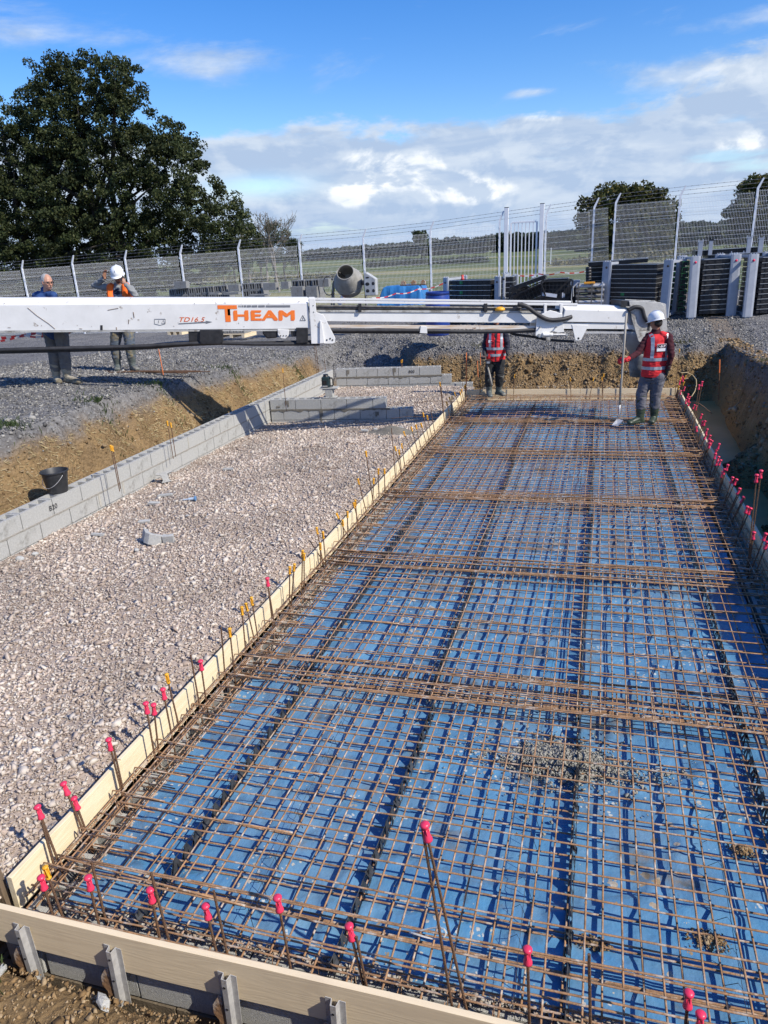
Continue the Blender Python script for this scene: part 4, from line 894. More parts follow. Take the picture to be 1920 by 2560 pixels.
# outer end
poly_part('pivot_plate', [(1152, 681), (1180, 668), (1206, 676), (1210, 715), (1196, 716), (1184, 712), (1170, 722), (1158, 727), (1149, 722)], -.20, -.175, M_white, .006)
poly_part('pivot_plate', [(1152, 681), (1180, 668), (1206, 676), (1210, 715), (1170, 720), (1149, 722)], .13, .155, M_white, .006)
for x in (1168, 1202): poly_part('strut', [(x, 655), (x + 6, 655), (x + 5, 680), (x, 680)], -.18, -.14, M_white)
tube_part('cylinder', [(1163, 720, -.215), (1184, 720, -.215)], .032, M_white, 12); tube_part('cylinder_rod', [(1184, 720, -.215), (1215, 720, -.215)], .018, M_galv, 10)
q = MB()
for x, y in ((1156, 721), (1214, 720), (1158, 704), (1192, 704)):
    s_, z = bp_(x, y); q.tube([(s_, -.24, z), (s_, -.17, z)], .022 if y > 710 else .012, 12)
q.build('pin', M_greyp, boom, smooth='auto')
poly_part('cylinder_foot', [(1170, 724), (1180, 724), (1179, 733), (1171, 733)], -.23, -.20, M_plate)
tube_part('corrugated_hose', [(1110, 655, -.22), (1128, 660, -.24), (1150, 676, -.25), (1175, 688, -.25), (1205, 687, -.24), (1225, 682, -.2)], .034, M_rubber, 10, ribs=True)
tube_part('drain_hose', [(1098, 712, .0), (1110, 722, .02), (1150, 728, .05), (1190, 735, .05), (1240, 738, .0)], .022, M_rubber, 8)
cv = MB(); pts = [(1209, 657), (1344, 660), (1341, 695), (1204, 693)]
P_ = [bp_(*p) for p in pts]; zc = [bp_(1212, 667), bp_(1345, 670)]
mb = MB()
yA, yB = -.215, -.14
mb.add([(P_[0][0] - .02, yB, P_[0][1]), (P_[1][0], yB, P_[1][1]), (zc[1][0], yA, zc[1][1]), (zc[0][0], yA, zc[0][1]), (P_[3][0], yA, P_[3][1]), (P_[2][0], yA, P_[2][1]),
        (P_[0][0] - .02, .16, P_[0][1]), (P_[1][0], .16, P_[1][1]), (P_[3][0], .16, P_[3][1]), (P_[2][0], .16, P_[2][1])],
       [(0, 1, 2, 3), (3, 2, 5, 4), (1, 0, 6, 7), (4, 5, 9, 8), (6, 8, 9, 7), (0, 3, 4, 8, 6), (1, 7, 9, 5, 2)])
mb.build('cover_box', M_white, boom, bevel=.006)
poly_part('lower_beam', [(1198, 696), (1362, 696), (1362, 709), (1198, 708)], -.19, -.15, M_white)
poly_part('lower_beam', [(1198, 696), (1362, 696), (1362, 709), (1198, 708)], .10, .14, M_white)
poly_part('hanger_bracket', [(1226, 699), (1262, 700), (1246, 732), (1234, 733)], -.20, -.19, M_white, .004)
tube_part('hanger_hole', [(1240, 728, -.205), (1240.1, 728, -.201)], .018, M_black, 10)
poly_part('side_rod', [(1256, 714), (1352, 714), (1352, 719), (1256, 719)], -.16, -.13, M_galv)
poly_part('end_bracket', [(1358, 684), (1370, 684), (1368, 712), (1357, 711)], -.2, -.14, M_white)
poly_part('belt_return', [(1198, 710), (1352, 712), (1352, 714), (1198, 712)], -.12, .10, M_rubber)
# hopper at the tip
poly_part('hopper_side', [(1345, 648), (1412, 651), (1420, 658), (1427, 700), (1420, 712), (1380, 738), (1366, 735), (1352, 690)], -.24, -.225, M_plate, .01)
poly_part('hopper_side', [(1362, 648), (1428, 651), (1440, 662), (1446, 706), (1380, 730), (1352, 690)], .22, .235, M_plate, .01)
poly_part('hopper_back', [(1415, 652), (1425, 655), (1428, 722), (1412, 726)], -.225, .22, M_plate)
poly_part('belt_head', [(1330, 647), (1362, 649), (1362, 660), (1330, 660)], -.22, .2, M_black)
poly_part('head_roller', [(1344, 668), (1362, 664), (1368, 700), (1346, 700)], -.20, .2, M_greyp, .02)
poly_part('slot', [(1386, 686), (1391, 684), (1389, 712), (1384, 710)], -.243, -.239, M_black, 0)
tube_part('corrugated_hose', [(1344, 668, -.25), (1356, 661, -.27), (1370, 664, -.28), (1376, 682, -.28), (1384, 692, -.27), (1396, 692, -.26)], .030, M_rubber, 10, ribs=True)
tube_part('hydraulic_fitting', [(1390, 688, -.265), (1408, 692, -.265)], .012, M_galv, 8)
# funnel and drop tube (hang from the tip)
s0, z0_ = bp_(1374, 718); s1, z1_ = bp_(1382, 765); s2, z2_ = bp_(1382, 812)
q = MB(); n = 20
def ring(s_, z, rx, ry): return [(s_ + rx * math.cos(6.2832 * k / n), ry * math.sin(6.2832 * k / n) + .0, z) for k in range(n)]
q.v = ring(s0, z0_ + .04, .30, .24) + ring(s0 + .01, z0_ - .03, .28, .22) + ring(s1, z1_, .155, .15); q.f = [(i * n + k, i * n + (k + 1) % n, (i + 1) * n + (k + 1) % n, (i + 1) * n + k) for i in range(2) for k in range(n)]; q.mi = [0] * len(q.f)
o = q.build('funnel', M_greyp, boom, smooth=True); sd = o.modifiers.new('s', 'SOLIDIFY'); sd.thickness = .01
q = MB(); q.v = ring(s1, z1_ + .03, .155, .155) + ring(s1, z1_ - .02, .15, .15) + ring(s1 - .01, (z1_ + z2_) / 2, .148, .145) + ring(s2 - .02, z2_, .14, .14); q.f = [(i * n + k, i * n + (k + 1) % n, (i + 1) * n + (k + 1) % n, (i + 1) * n + k) for i in range(3) for k in range(n)]; q.mi = [0] * len(q.f)
o = q.build('drop_tube', mat('cement_coated_rubber', (.24, .26, .26), (.10, .11, .12), .75, 0, 6, stretch=(1, 1, .6), lo=.4, hi=.6, bump=.4), boom, smooth=True); sd = o.modifiers.new('s', 'SOLIDIFY'); sd.thickness = .012
# beacon
s_, z = bp_(1074, 667); q = MB(); q.lathe([(.06, -.02), (.085, -.01), (.08, .015), (.045, .04), (.0001, .045)], 16, (s_, -.17, z)); q.build('marker_lamp', M_yel, boom, smooth=True)
# lettering on the side
def on_side(px_, py_, h_px, tilt=0.0, y=-.2025):
    s_, z = bp_(px_, py_); s2_, z2 = bp_(px_, py_ - h_px); return s_, z, z2 - z
sl = math.atan2(bp_(600, 690)[1] - bp_(200, 690)[1], bp_(600, 690)[0] - bp_(200, 690)[0]) + R(.1)
def side_text(body, px0, py0, h, px1, m_, shear=0, bold=.0, nm='lettering'):
    s_, z, hh = on_side(px0, py0, h); cap_h = .69
    size = hh / cap_h; o = text(body, size, Matrix.Identity(4), m_, boom, nm, shear=shear, bold=bold)
    w = max(v.co.x for v in o.data.vertices) - min(v.co.x for v in o.data.vertices); x0 = min(v.co.x for v in o.data.vertices)
    want = bp_(px1, py0)[0] - s_; k = want / w
    o.data.transform(Matrix.Diagonal((k, 1, 1, 1)) @ Matrix.Translation((-x0, 0, 0)))
    o.matrix_local = Matrix.Translation((s_, -.2045, z)) @ Euler((R(90), 0, 0)).to_matrix().to_4x4() @ Euler((0, 0, sl)).to_matrix().to_4x4(); return o
side_text('T', 475, 691, 32, 516, M_or, bold=.014)
for k_ in range(6):
    o_ = side_text('HEAM', 507 + k_ * .85, 690 - .7, 20, 633.5 + k_ * .85, M_or, bold=0); o_.location.y -= .0002 * k_; o_.location.z += .0085 * ((k_ % 3) - 1)
for k_ in range(2): side_text('TD16.5', 393 + k_ * .6, 692.5, 9.5, 447, M_or, shear=.35, bold=.0)
q = MB()
def side_quad(p): q.add([(bp_(*t)[0], -.2045, bp_(*t)[1]) for t in p], [tuple(range(len(p)))])
side_quad([(390, 696), (448, 692.5), (448, 690.5), (462, 693), (448, 697), (448, 695), (390, 698)])
x = 517
for w in (1, 1.3, 1.8, 2.4, 5, 9, 12, 14, 52):
    side_quad([(x, 662), (x + w, 661.8), (x + w, 657.6), (x, 657.8)]); x += w + (1.3 if w < 12 else 2)
q.build('print', M_gp, boom)
q = MB()
def outline(p, w=.006):
    P_ = [Vector((bp_(*t)[0], -.2042, bp_(*t)[1])) for t in p]
    for i in range(len(P_)): q.tube([P_[i], P_[(i + 1) % len(P_)]], w / 2, 4)
outline([(339, 687), (362, 687), (362, 697), (351, 700), (339, 697)], .007); outline([(354, 696), (358, 689), (361, 696)], .004); outline([(347, 696), (348, 690)], .006); outline([(648, 690), (654, 679), (660, 690)], .009); outline([(654, 688), (654, 684)], .008)
q.build('pictogram', M_gp, boom)
q = MB(); rr = random.Random(4)
def scratch(p, w=.006):
    P_ = [Vector((bp_(*t)[0], -.2043, bp_(*t)[1])) for t in p]; q.tube(P_, w / 2, 4)
scratch([(70, 663), (90, 680), (115, 697), (128, 708)], .008); scratch([(294, 672), (296, 684)], .012); scratch([(284, 688), (284, 697)], .01); scratch([(240, 668), (262, 664)], .008); scratch([(258, 704), (259, 712)], .01)
for i in range(16):
    x = rr.uniform(5, 650); y = rr.choice([rr.uniform(650, 655), rr.uniform(702, 709), rr.uniform(660, 705)]); scratch([(x, y), (x + rr.uniform(-6, 6), y + rr.uniform(-2, 3))], rr.uniform(.004, .009))
q.build('scratch', mat('scratch_rust', (.14, .10, .07), (.25, .18, .12), .8), boom)

# ------------------------------------------------------------------ people
from mathutils import noise as mnoise
def blob(parts, voxel, name, m_, parent, origin, smooth=2, folds=0.0, fscale=9, seed=0, cut=None):
    """parts: (p0, p1, (w0,d0), (w1,d1), side) tapered rounded limbs, fused into one continuous surface"""
    b = MB()
    for p in parts:
        if len(p) == 2: b.ball(Vector(p[0]) - origin, p[1], 10); continue
        if len(p) == 3: b.ball(Vector(p[0]) - origin, p[1], 10, M=p[2]); continue
        p0, p1, r0, r1, side = p; p0 = Vector(p0) - origin; p1 = Vector(p1) - origin
        r0 = (r0, r0) if isinstance(r0, (int, float)) else r0; r1 = (r1, r1) if isinstance(r1, (int, float)) else r1
        d = p1 - p0; L_ = d.length; d.normalize(); s_ = Vector(side) if side is not None else Vector((1, 0, .01)); s_ = (s_ - d * s_.dot(d)).normalized(); f_ = d.cross(s_)
        n = 14; rings = []; K = 5
        for i in range(K + 1):
            a = math.pi / 2 * (1 - i / K); rings.append((-math.sin(a) * min(r0), math.cos(a), r0))
        for i in range(K + 1):
            a = math.pi / 2 * i / K; rings.append((L_ + math.sin(a) * min(r1), math.cos(a), r1))
        vs_ = []
        for z, k, rr in rings:
            for j in range(n):
                t = 6.2832 * j / n; vs_.append(p0 + d * z + s_ * math.cos(t) * rr[0] * max(k, .02) + f_ * math.sin(t) * rr[1] * max(k, .02))
        m2 = len(rings); fs = [(i * n + j, i * n + (j + 1) % n, (i + 1) * n + (j + 1) % n, (i + 1) * n + j) for i in range(m2 - 1) for j in range(n)] + [tuple(range(n))[::-1], tuple((m2 - 1) * n + j for j in range(n))]
        b.add(vs_, fs)
    o = b.build(name, m_, None); o.location = (0, 0, 0)
    r = o.modifiers.new('r', 'REMESH'); r.mode = 'VOXEL'; r.voxel_size = voxel
    if smooth: s_ = o.modifiers.new('s', 'SMOOTH'); s_.factor = .5; s_.iterations = smooth
    dg = bpy.context.evaluated_depsgraph_get(); me = bpy.data.meshes.new_from_object(o.evaluated_get(dg)); bpy.data.objects.remove(o)
    if cut or folds:
        bm = bmesh.new(); bm.from_mesh(me)
        if folds:
            for v in bm.verts:
                c = v.co * fscale + Vector((seed, 0, 0)); k = 1 - abs(mnoise.noise(Vector((c.x, c.y, c.z * 1.8))) * 2)
                v.co += v.normal * folds * (k - .5 + .4 * mnoise.noise(c * 2.3))
        for (pt, nn) in (cut or []):
            geo = bm.verts[:] + bm.edges[:] + bm.faces[:]
            bmesh.ops.bisect_plane(bm, geom=geo, plane_co=Vector(pt) - origin, plane_no=Vector(nn), clear_outer=True)
        bm.to_mesh(me); bm.free()
    me.polygons.foreach_set('use_smooth', [True] * len(me.polygons)); me.materials.clear(); me.materials.append(m_); me.name = name
    o = bpy.data.objects.new(name, me); col.objects.link(o); o.parent = parent; return o
M_skin = mat('skin', (.50, .28, .19), (.42, .21, .14), .55, 0, 12)
M_skin2 = mat('tanned_skin', (.36, .19, .12), (.29, .14, .09), .55, 0, 12)
M_eye = mat('eye', (.05, .04, .035), (.08, .06, .05), .2)
def hand_parts(wr, d, nrm, thumb, curl, k=1.0):
    """palm, four unequal bent fingers and a thumb; d points from wrist to knuckles, nrm = palm side"""
    d = Vector(d).normalized(); nrm = Vector(nrm); nrm = (nrm - d * nrm.dot(d)).normalized(); s_ = d.cross(nrm) * thumb; wr = Vector(wr); out = []
    kn = wr + d * .085 * k; out.append((wr, kn, (.030 * k, .017 * k), (.040 * k, .014 * k), s_))
    for i, (off, ln) in enumerate(((.031, .072), (.011, .080), (-.010, .075), (-.030, .058))):
        b0 = kn + s_ * off * k; a = curl; dd = (d * math.cos(a) + nrm * math.sin(a)); p1 = b0 + dd * ln * .45 * k; a2 = curl * 2.1; dd2 = d * math.cos(a2) + nrm * math.sin(a2); p2 = p1 + dd2 * ln * .33 * k
        a3_ = curl * 2.9; dd3 = d * math.cos(a3_) + nrm * math.sin(a3_); p3 = p2 + dd3 * ln * .25 * k
        out += [(b0 - d * .01, p1, .0092 * k, .0086 * k, s_), (p1, p2, .0086 * k, .0080 * k, s_), (p2, p3, .0080 * k, .0070 * k, s_)]
    t0 = wr + d * .025 * k + s_ * .028 * k; t1 = t0 + (d * .6 + s_ * .7 + nrm * .35 * (1 + curl)).normalized() * .035 * k; t2 = t1 + (d * .8 + s_ * .1 + nrm * .55 * curl).normalized() * .030 * k
    out += [(t0, t1, .0125 * k, .0105 * k, s_), (t1, t2, .0105 * k, .0085 * k, s_)]
    return out
def person(name_label, J, fwd, face, skin, top, trou, boot, label, helmet=True, hair=(.3, .3, .3), vest=None, sleeves='long', gloves=None, boot_h=.33, glasses=False, beard=False,
           hands=None, belly=0.0, seed=0, boot_w=1.0):
    O = (J['anL'] + J['anR']) / 2; O = Vector((O.x, O.y, min(J['toL'].z, J['toR'].z) - .035)); t = thing('person', O, 0, label, 'person')
    fwd = Vector(fwd).normalized(); side = fwd.cross(Vector((0, 0, 1))).normalized(); face = Vector(face).normalized()
    shm = (J['shL'] + J['shR']) / 2; hipm = (J['hiL'] + J['hiR']) / 2; neck = J['neck']; head = J['head']; fs = face.cross(Vector((0, 0, 1))).normalized(); up = fs.cross(face).normalized()
    FM = Matrix((fs, face, up)).transposed()
    limb = []
    for s_ in 'LR':
        limb += [(J['sh' + s_], J['el' + s_], .046, .036, side), (J['el' + s_], J['ha' + s_], .036, .026, side)]
        limb += [(J['hi' + s_], J['kn' + s_], .078, .052, side), (J['kn' + s_], J['an' + s_], .052, .036, side), (J['an' + s_], J['an' + s_].lerp(J['to' + s_], .45), .030, .022, side)]
    chest = shm + (hipm - shm) * .28; waist = shm + (hipm - shm) * .72
    bodyp = limb + [(shm + Vector((0, 0, -.05)), waist, (.14, .085), (.12, .085), side), (waist, hipm, (.12, .085), (.14, .09), side), (neck - Vector((0, 0, .09)), head - up * .04, .055, .052, side)]
    H_ = head
    bodyp += [(H_ + up * .015, (.075, .093, .105), FM), (H_ - up * .045 + face * .022, (.058, .070, .062), FM), (H_ - up * .085 + face * .045, (.034, .034, .026), FM),
              (H_ + face * .088 - up * .018, H_ + face * .108 - up * .035, .010, .014, fs), (H_ + face * .078 + up * .018, (.052, .016, .012), FM), (H_ + face * .082 - up * .066, (.024, .013, .010), FM),
              (H_ + fs * .076 - up * .012, (.010, .019, .032), FM), (H_ - fs * .076 - up * .012, (.010, .019, .032), FM), (H_ + fs * .035 + face * .07 - up * .03, (.022, .02, .02), FM), (H_ - fs * .035 + face * .07 - up * .03, (.022, .02, .02), FM)]
    hp = {}
    for s_ in 'LR':
        hd = (hands or {}).get(s_) or {}
        d = Vector(hd.get('d', (J['ha' + s_] - J['el' + s_]))).normalized(); nr = Vector(hd.get('n', -side if s_ == 'R' else side)); th = hd.get('t', 1); cu_ = hd.get('curl', .45)
        hp[s_] = hand_parts(J['ha' + s_], d, nr, th, cu_); bodyp += hp[s_] if not (gloves or {}).get(s_) else hand_parts(J['ha' + s_], d, nr, th, cu_, .86)
    blob(bodyp, .0055, 'body', skin, t, O, 2)
    for s_, k in (('L', 1), ('R', -1)):
        e_ = MB(); e_.ball((0, 0, 0), .0115, 8); o = e_.build('eye', M_eye, t, smooth=True); o.location = H_ + fs * .029 * k + face * .082 - up * .002 - O
    # trousers
    tw = [(hipm + Vector((0, 0, .10)), hipm, (.155 + belly * .4, .115 + belly * .3), (.175, .125), side)]
    for s_ in 'LR':
        kn, an = J['kn' + s_], J['an' + s_]; end = kn.lerp(an, .55 if boot_h > .2 else .85)
        tw += [(J['hi' + s_], kn, (.118, .120), (.088, .092), side), (kn, end, (.090, .094), (.086, .088), side)]
    blob(tw, .0085, 'trousers', trou, t, O, 3, .008, 9, seed)
    # boots
    for s_ in 'LR':
        kn, an, to = J['kn' + s_], J['an' + s_], J['to' + s_]; d = (kn - an).normalized(); topp = an + d * boot_h; fd = Vector((to.x - an.x, to.y - an.y, 0)); L_ = fd.length; fd.normalize(); sd = fd.cross(Vector((0, 0, 1)))
        zf = min(an.z, to.z) ; heel = Vector((an.x, an.y, to.z + .005)) - fd * .045; bw_ = boot_w
        bp = [(topp, an + d * .10, (.080 * bw_, .082 * bw_), (.066 * bw_, .070 * bw_), sd), (an + d * .10, Vector((an.x, an.y, to.z + .03)), (.062 * bw_, .065 * bw_), (.052, .056), sd), (heel, Vector((to.x, to.y, to.z)) - fd * .02, (.044, .036), (.050, .034), sd), (an - Vector((0, 0, .01)), Vector((to.x, to.y, to.z + .01)) - fd * .05, (.048, .045), (.046, .035), sd)]
        bo = blob([(p_[0], p_[1], tuple(v_ * 1.1 for v_ in p_[2]), tuple(v_ * 1.1 for v_ in p_[3]), p_[4]) for p_ in bp], .007, 'boot', boot, t, O, 2, .003, 14, seed + 3, cut=[(topp, d), (Vector((0, 0, to.z - .034)), (0, 0, -1))])
        q = MB(); q.lathe([(.087 * bw_, 0), (.093 * bw_, .004), (.087 * bw_, .009)], 20); o = q.build('boot_rim', boot, bo, smooth=True); o.location = topp - d * .008 - O; o.rotation_euler = d.to_track_quat('Z', 'Y').to_euler()
    # upper garment
    tp = [(shm + Vector((0, 0, -.055)), chest, (.175, .105), (.185, .125 + belly * .5), side), (chest, waist, (.185, .125 + belly * .5), (.165 + belly * .3, .12 + belly), side), (waist, hipm + Vector((0, 0, .02)), (.165 + belly * .3, .12 + belly), (.175, .125 + belly * .6), side),
          (J['shL'], J['shR'], (.062, .062), (.062, .062), fwd), (neck - Vector((0, 0, .07)), neck - Vector((0, 0, .015)), .085, .066, side)]
    for s_ in 'LR':
        e2 = J['el' + s_].lerp(J['ha' + s_], .90) if sleeves == 'long' else J['el' + s_]
        tp += [(J['sh' + s_], J['el' + s_], (.066, .064), (.052, .052), side), (J['el' + s_], e2, (.052, .052), (.038, .038), side)]
    blob(tp, .0085, 'jacket', top, t, O, 2, .010, 10, seed + 7)
    if vest:
        vm, tape = vest; vp = [(shm + Vector((0, 0, -.06)), chest, (.185, .122), (.205, .145), side), (chest, waist, (.205, .145), (.20, .145), side), (waist, hipm + Vector((0, 0, .05)), (.20, .145), (.20, .148), side)]
        for s_ in 'LR': vp += [(J['sh' + s_].lerp(shm, .25), J['sh' + s_].lerp(shm, .60) + Vector((0, 0, .02)), (.072, .072), (.072, .072), fwd)]
        cb = hipm + Vector((0, 0, .01)); vo = blob(vp, .008, 'vest', vm, t, O, 2, .007, 9, seed + 9, cut=[(cb, (0, 0, -1))])
        if tape:
            # reflective bands follow the vest surface
            from mathutils.bvhtree import BVHTree
            bm = bmesh.new(); bm.from_mesh(vo.data); bv = BVHTree.FromBMesh(bm)
            def band(z, w, name='reflective_band'):
                q = MB(); n = 48; c0 = (shm + hipm) / 2 - O
                pts = []
                for i in range(n + 1):
                    a_ = 6.2832 * i / n; dr = Vector((math.cos(a_), math.sin(a_), 0)); r_ = []
                    for zz in (z - w / 2, z + w / 2):
                        h = bv.ray_cast(Vector((c0.x, c0.y, zz)) + dr * .6, -dr); r_.append((h[0] + dr * .007) if h[0] else Vector((c0.x, c0.y, zz)) + dr * .19)
                    pts.append(r_)
                for i in range(n): q.add([pts[i][0], pts[i + 1][0], pts[i + 1][1], pts[i][1]], [(0, 1, 2, 3)])
                q.build(name, tape, vo, smooth=True)
            zh = hipm.z - O.z; zs = shm.z - O.z; hgt = zs - zh
            band(zh + hgt * .24, .05); band(zh + hgt * .46, .05)
            for k in (-1, 1):
                for fb in (-1, 1):
                    q = MB(); prev = None; n = 12
                    for i in range(n + 1):
                        z = zh + hgt * (.50 + .58 * i / n); ce = (shm + hipm) / 2 - O; pr = []
                        for w in (-.024, .024):
                            o0 = Vector((ce.x, ce.y, z)) + side * (k * .115 + w) + fwd * fb * .6; h = bv.ray_cast(o0, -fwd * fb); pr.append(h[0] + fwd * fb * .010 if h[0] else None)
                        if prev and all(prev) and all(pr) and abs((pr[0] - prev[0]).length) < .16: q.add([prev[0], prev[1], pr[1], pr[0]], [(0, 1, 2, 3)])
                        prev = pr
                    if q.f: q.build('reflective_band', tape, vo, smooth=True)
            J['_bv'] = bv
        J['_vest'] = vo
    if gloves:
        for s_, gm_ in gloves.items(): blob(hand_parts(J['ha' + s_], Vector((hands or {}).get(s_, {}).get('d', (J['ha' + s_] - J['el' + s_]))).normalized(), (hands or {}).get(s_, {}).get('n', -side if s_ == 'R' else side), (hands or {}).get(s_, {}).get('t', 1), (hands or {}).get(s_, {}).get('curl', .45), 1.14) + [(J['ha' + s_].lerp(J['el' + s_], .2), J['ha' + s_], .042, .036, side)], .0065, 'glove', gm_, t, O, 1)
    if helmet:
        q = MB(); HM = FM; prof = [(.118, -.012), (.121, -.002), (.119, .03), (.112, .06), (.094, .092), (.066, .114), (.034, .125), (.0001, .128)]
        vs_ = []; n = 28
        for r_, z in prof:
            for k in range(n):
                a_ = 6.2832 * k / n; vs_.append(HM @ Vector((r_ * math.cos(a_) * .93, r_ * math.sin(a_) * 1.12, z)))
        # brim ring with peak at the front
        for rr_, z in ((1.0, -.016), (1.13, -.028)):
            for k in range(n):
                a_ = 6.2832 * k / n; pk = max(0, math.sin(a_)) ** 3 * .045 * (rr_ > 1.05); vs_.append(HM @ Vector((.120 * rr_ * math.cos(a_) * .93, .120 * rr_ * math.sin(a_) * 1.12 + pk, z - .004 * math.sin(a_))))
        m2 = len(prof); q.add(vs_, [(i * n + k, i * n + (k + 1) % n, (i + 1) * n + (k + 1) % n, (i + 1) * n + k) for i in range(m2 - 1) for k in range(n)] + [(k, m2 * n + k, m2 * n + (k + 1) % n, (k + 1) % n) for k in range(n)] + [(m2 * n + k, (m2 + 1) * n + k, (m2 + 1) * n + (k + 1) % n, m2 * n + (k + 1) % n) for k in range(n)])
        ho = q.build('helmet', M_helm, t, smooth=True); ho.location = H_ + up * .052 - O; sd_ = ho.modifiers.new('s', 'SOLIDIFY'); sd_.thickness = .003
        q = MB(); pth = []
        for i in range(9):
            a_ = R(20) + R(140) * i / 8; pth.append(HM @ Vector((0, .119 * 1.1 * math.cos(a_), .030 + .101 * math.sin(a_))))
        q.tube(pth, .010, 8); q.build('helmet_ridge', M_helm, ho, smooth=True)
    hm = mat('hair%d' % seed, hair, tuple(x * .7 for x in hair), .8, 0, 60, bump=.8, bscale=150)
    hps = [(H_ + up * .028 - face * .018, (.083, .094, .096), FM)]
    if helmet: hps = [(H_ - face * .030 - up * .01, (.076, .074, .07), FM)]
    else: hps += [(H_ - face * .05 - up * .03, (.066, .05, .06), FM)]
    blob(hps, .008, 'hair', hm, t, O, 1, .006, 30, seed, cut=[(H_ + face * (.0 if helmet else .050) + up * (.0 if helmet else .05), (face - up * (.0 if helmet else .45)).normalized())])
    if glasses:
        q = MB()
        for k in (-1, 1):
            c0 = H_ + fs * .031 * k + face * .100 - up * .002 - O; pth = [c0 + fs * .024 * math.cos(6.2832 * i / 14) + up * .018 * math.sin(6.2832 * i / 14) for i in range(15)]; q.tube(pth, .003, 5)
            q.tube([c0 + fs * .024 * k, H_ + fs * .080 * k + face * .0 - O], .003, 5)
        q.build('glasses', M_black, t)
    if beard: blob([(H_ - up * .075 + face * .045, (.046, .044, .034), FM), (H_ + face * .096 - up * .052, (.026, .010, .007), FM)], .007, 'beard', hm, t, O, 1)
    return t
M_helm = mat('white_helmet', (.80, .82, .83), (.74, .76, .78), .25, 0, 8, dirt=(.5, .48, .44), dirt_amt=.1)
M_tape = mat('reflective_tape', (.46, .50, .55), (.38, .42, .47), .4, .3, 20)
M_red = mat('red_vest_cloth', (.68, .022, .03), (.58, .018, .025), .8, 0, 12, dirt=(.3, .08, .06), dirt_amt=.15)
M_orv = mat('orange_vest_cloth', (.95, .17, .015), (.85, .13, .01), .8, 0, 12)
M_maroon = mat('maroon_sleeves', (.060, .006, .014), (.035, .004, .009), .9, 0, 20)
M_navy = mat('navy_cloth', (.012, .014, .030), (.022, .024, .042), .9, 0, 20)
M_gtr = mat('grey_work_trousers', (.135, .135, .155), (.095, .095, .115), .9, 0, 14, dirt=(.2, .18, .16), dirt_amt=.2)
M_btr = mat('black_trousers', (.010, .011, .013), (.022, .024, .026), .9, 0, 14, dirt=(.08, .07, .06), dirt_amt=.25)
M_boot = mat('green_rubber_boot', (.045, .065, .040), (.030, .045, .030), .45, 0, 8, dirt=(.16, .15, .11), dirt_amt=.3)
M_gboot = mat('muddy_grey_boot', (.10, .12, .115), (.07, .085, .08), .55, 0, 8, dirt=(.22, .21, .18), dirt_amt=.5)
# A: man with the shovel
Sa = lambda x, y, Y: at(1400 + x / 3.19, 560 + y / 3.19, Y)
J = dict(head=Sa(768, 785, 12.44), neck=Sa(766, 838, 12.46), shL=Sa(708, 896, 12.47), shR=Sa(866, 900, 12.40), elL=Sa(618, 1030, 12.34), haL=Sa(528, 1086, 12.18), elR=Sa(890, 1035, 12.33), haR=Sa(858, 1160, 12.38),
         hiL=Sa(697, 1215, 12.48), hiR=Sa(785, 1218, 12.44), knL=Sa(650, 1350, 12.44), knR=Sa(762, 1345, 12.46), anL=Sa(640, 1545, 12.40), anR=Sa(748, 1545, 12.52), toL=Sa(545, 1583, 12.28), toR=Sa(725, 1590, 12.34))
for k in ('toL', 'toR'): J[k].z = .150
for k in ('anL', 'anR'): J[k].z = .215
wA = person('a', J, (-.33, .94, 0), (-.75, .64, -.22), M_skin2, M_maroon, M_gtr, M_boot, 'worker in red vest and white helmet, seen from behind, holding a long shovel', hair=(.03, .025, .02), vest=(M_red, M_tape),
       gloves={'L': mat('red_glove', (.60, .02, .03), (.5, .02, .025), .8), 'R': mat('black_glove', (.015, .015, .015), (.03, .03, .03), .8)}, hands={'L': dict(d=(-.9, -.25, -.1), n=(.2, .9, -.3), t=-1, curl=.95), 'R': dict(curl=.5)}, seed=1, boot_h=.36)
# badge on the back
bv = J['_bv']; vo = J['_vest']; Oa = wA.location; sd_ = Vector((-.33, .94, 0)).normalized().cross(Vector((0, 0, 1))).normalized(); fw_ = Vector((-.33, .94, 0)).normalized()
cz = (J['shL'].z + J['shR'].z) / 2 - Oa.z - .155; cc_ = (J['shL'] + J['shR'] + J['hiL'] + J['hiR']) / 4 - Oa
h = bv.ray_cast(Vector((cc_.x, cc_.y, cz)) + sd_ * .015 - fw_ * .6, fw_)
if h[0]:
    p = h[0] - fw_ * .014; up_ = Vector((0, 0, 1)); nrm_ = -fw_; xr_ = sd_
    BM = Matrix((xr_, up_, nrm_)).transposed().to_4x4(); BM.translation = p
    q = MB(); q.box((0, -.002, .0), (.150, .115, .003)); bd = q.build('badge', mat('white_print', (.75, .75, .76), (.7, .7, .71), .6, 0, 40), vo); bd.matrix_local = BM
    q = MB(); q.box((0, .021, .0025), (.140, .058, .002)); o = q.build('badge_field', M_maroon, bd)
    q = MB(); q.add([(-.066, -.006, .0045), (-.004, -.006, .0045), (-.044, .044, .0045)], [(0, 1, 2)]); o = q.build('badge_mark', M_black, bd)
    q = MB(); q.tube([(-.068, .046, .0055), (-.036, .020, .0055), (-.066, -.007, .0055)], .0025, 4); q.tube([(-.036, .020, .0055), (.0, -.006, .0055)], .0025, 4); q.build('badge_line', MATS['white_print'], bd)
    text('ALP', .046, Matrix.Translation((-.020, .006, .0045)), MATS['white_print'], bd, 'lettering', bold=.0015, sx=.98)
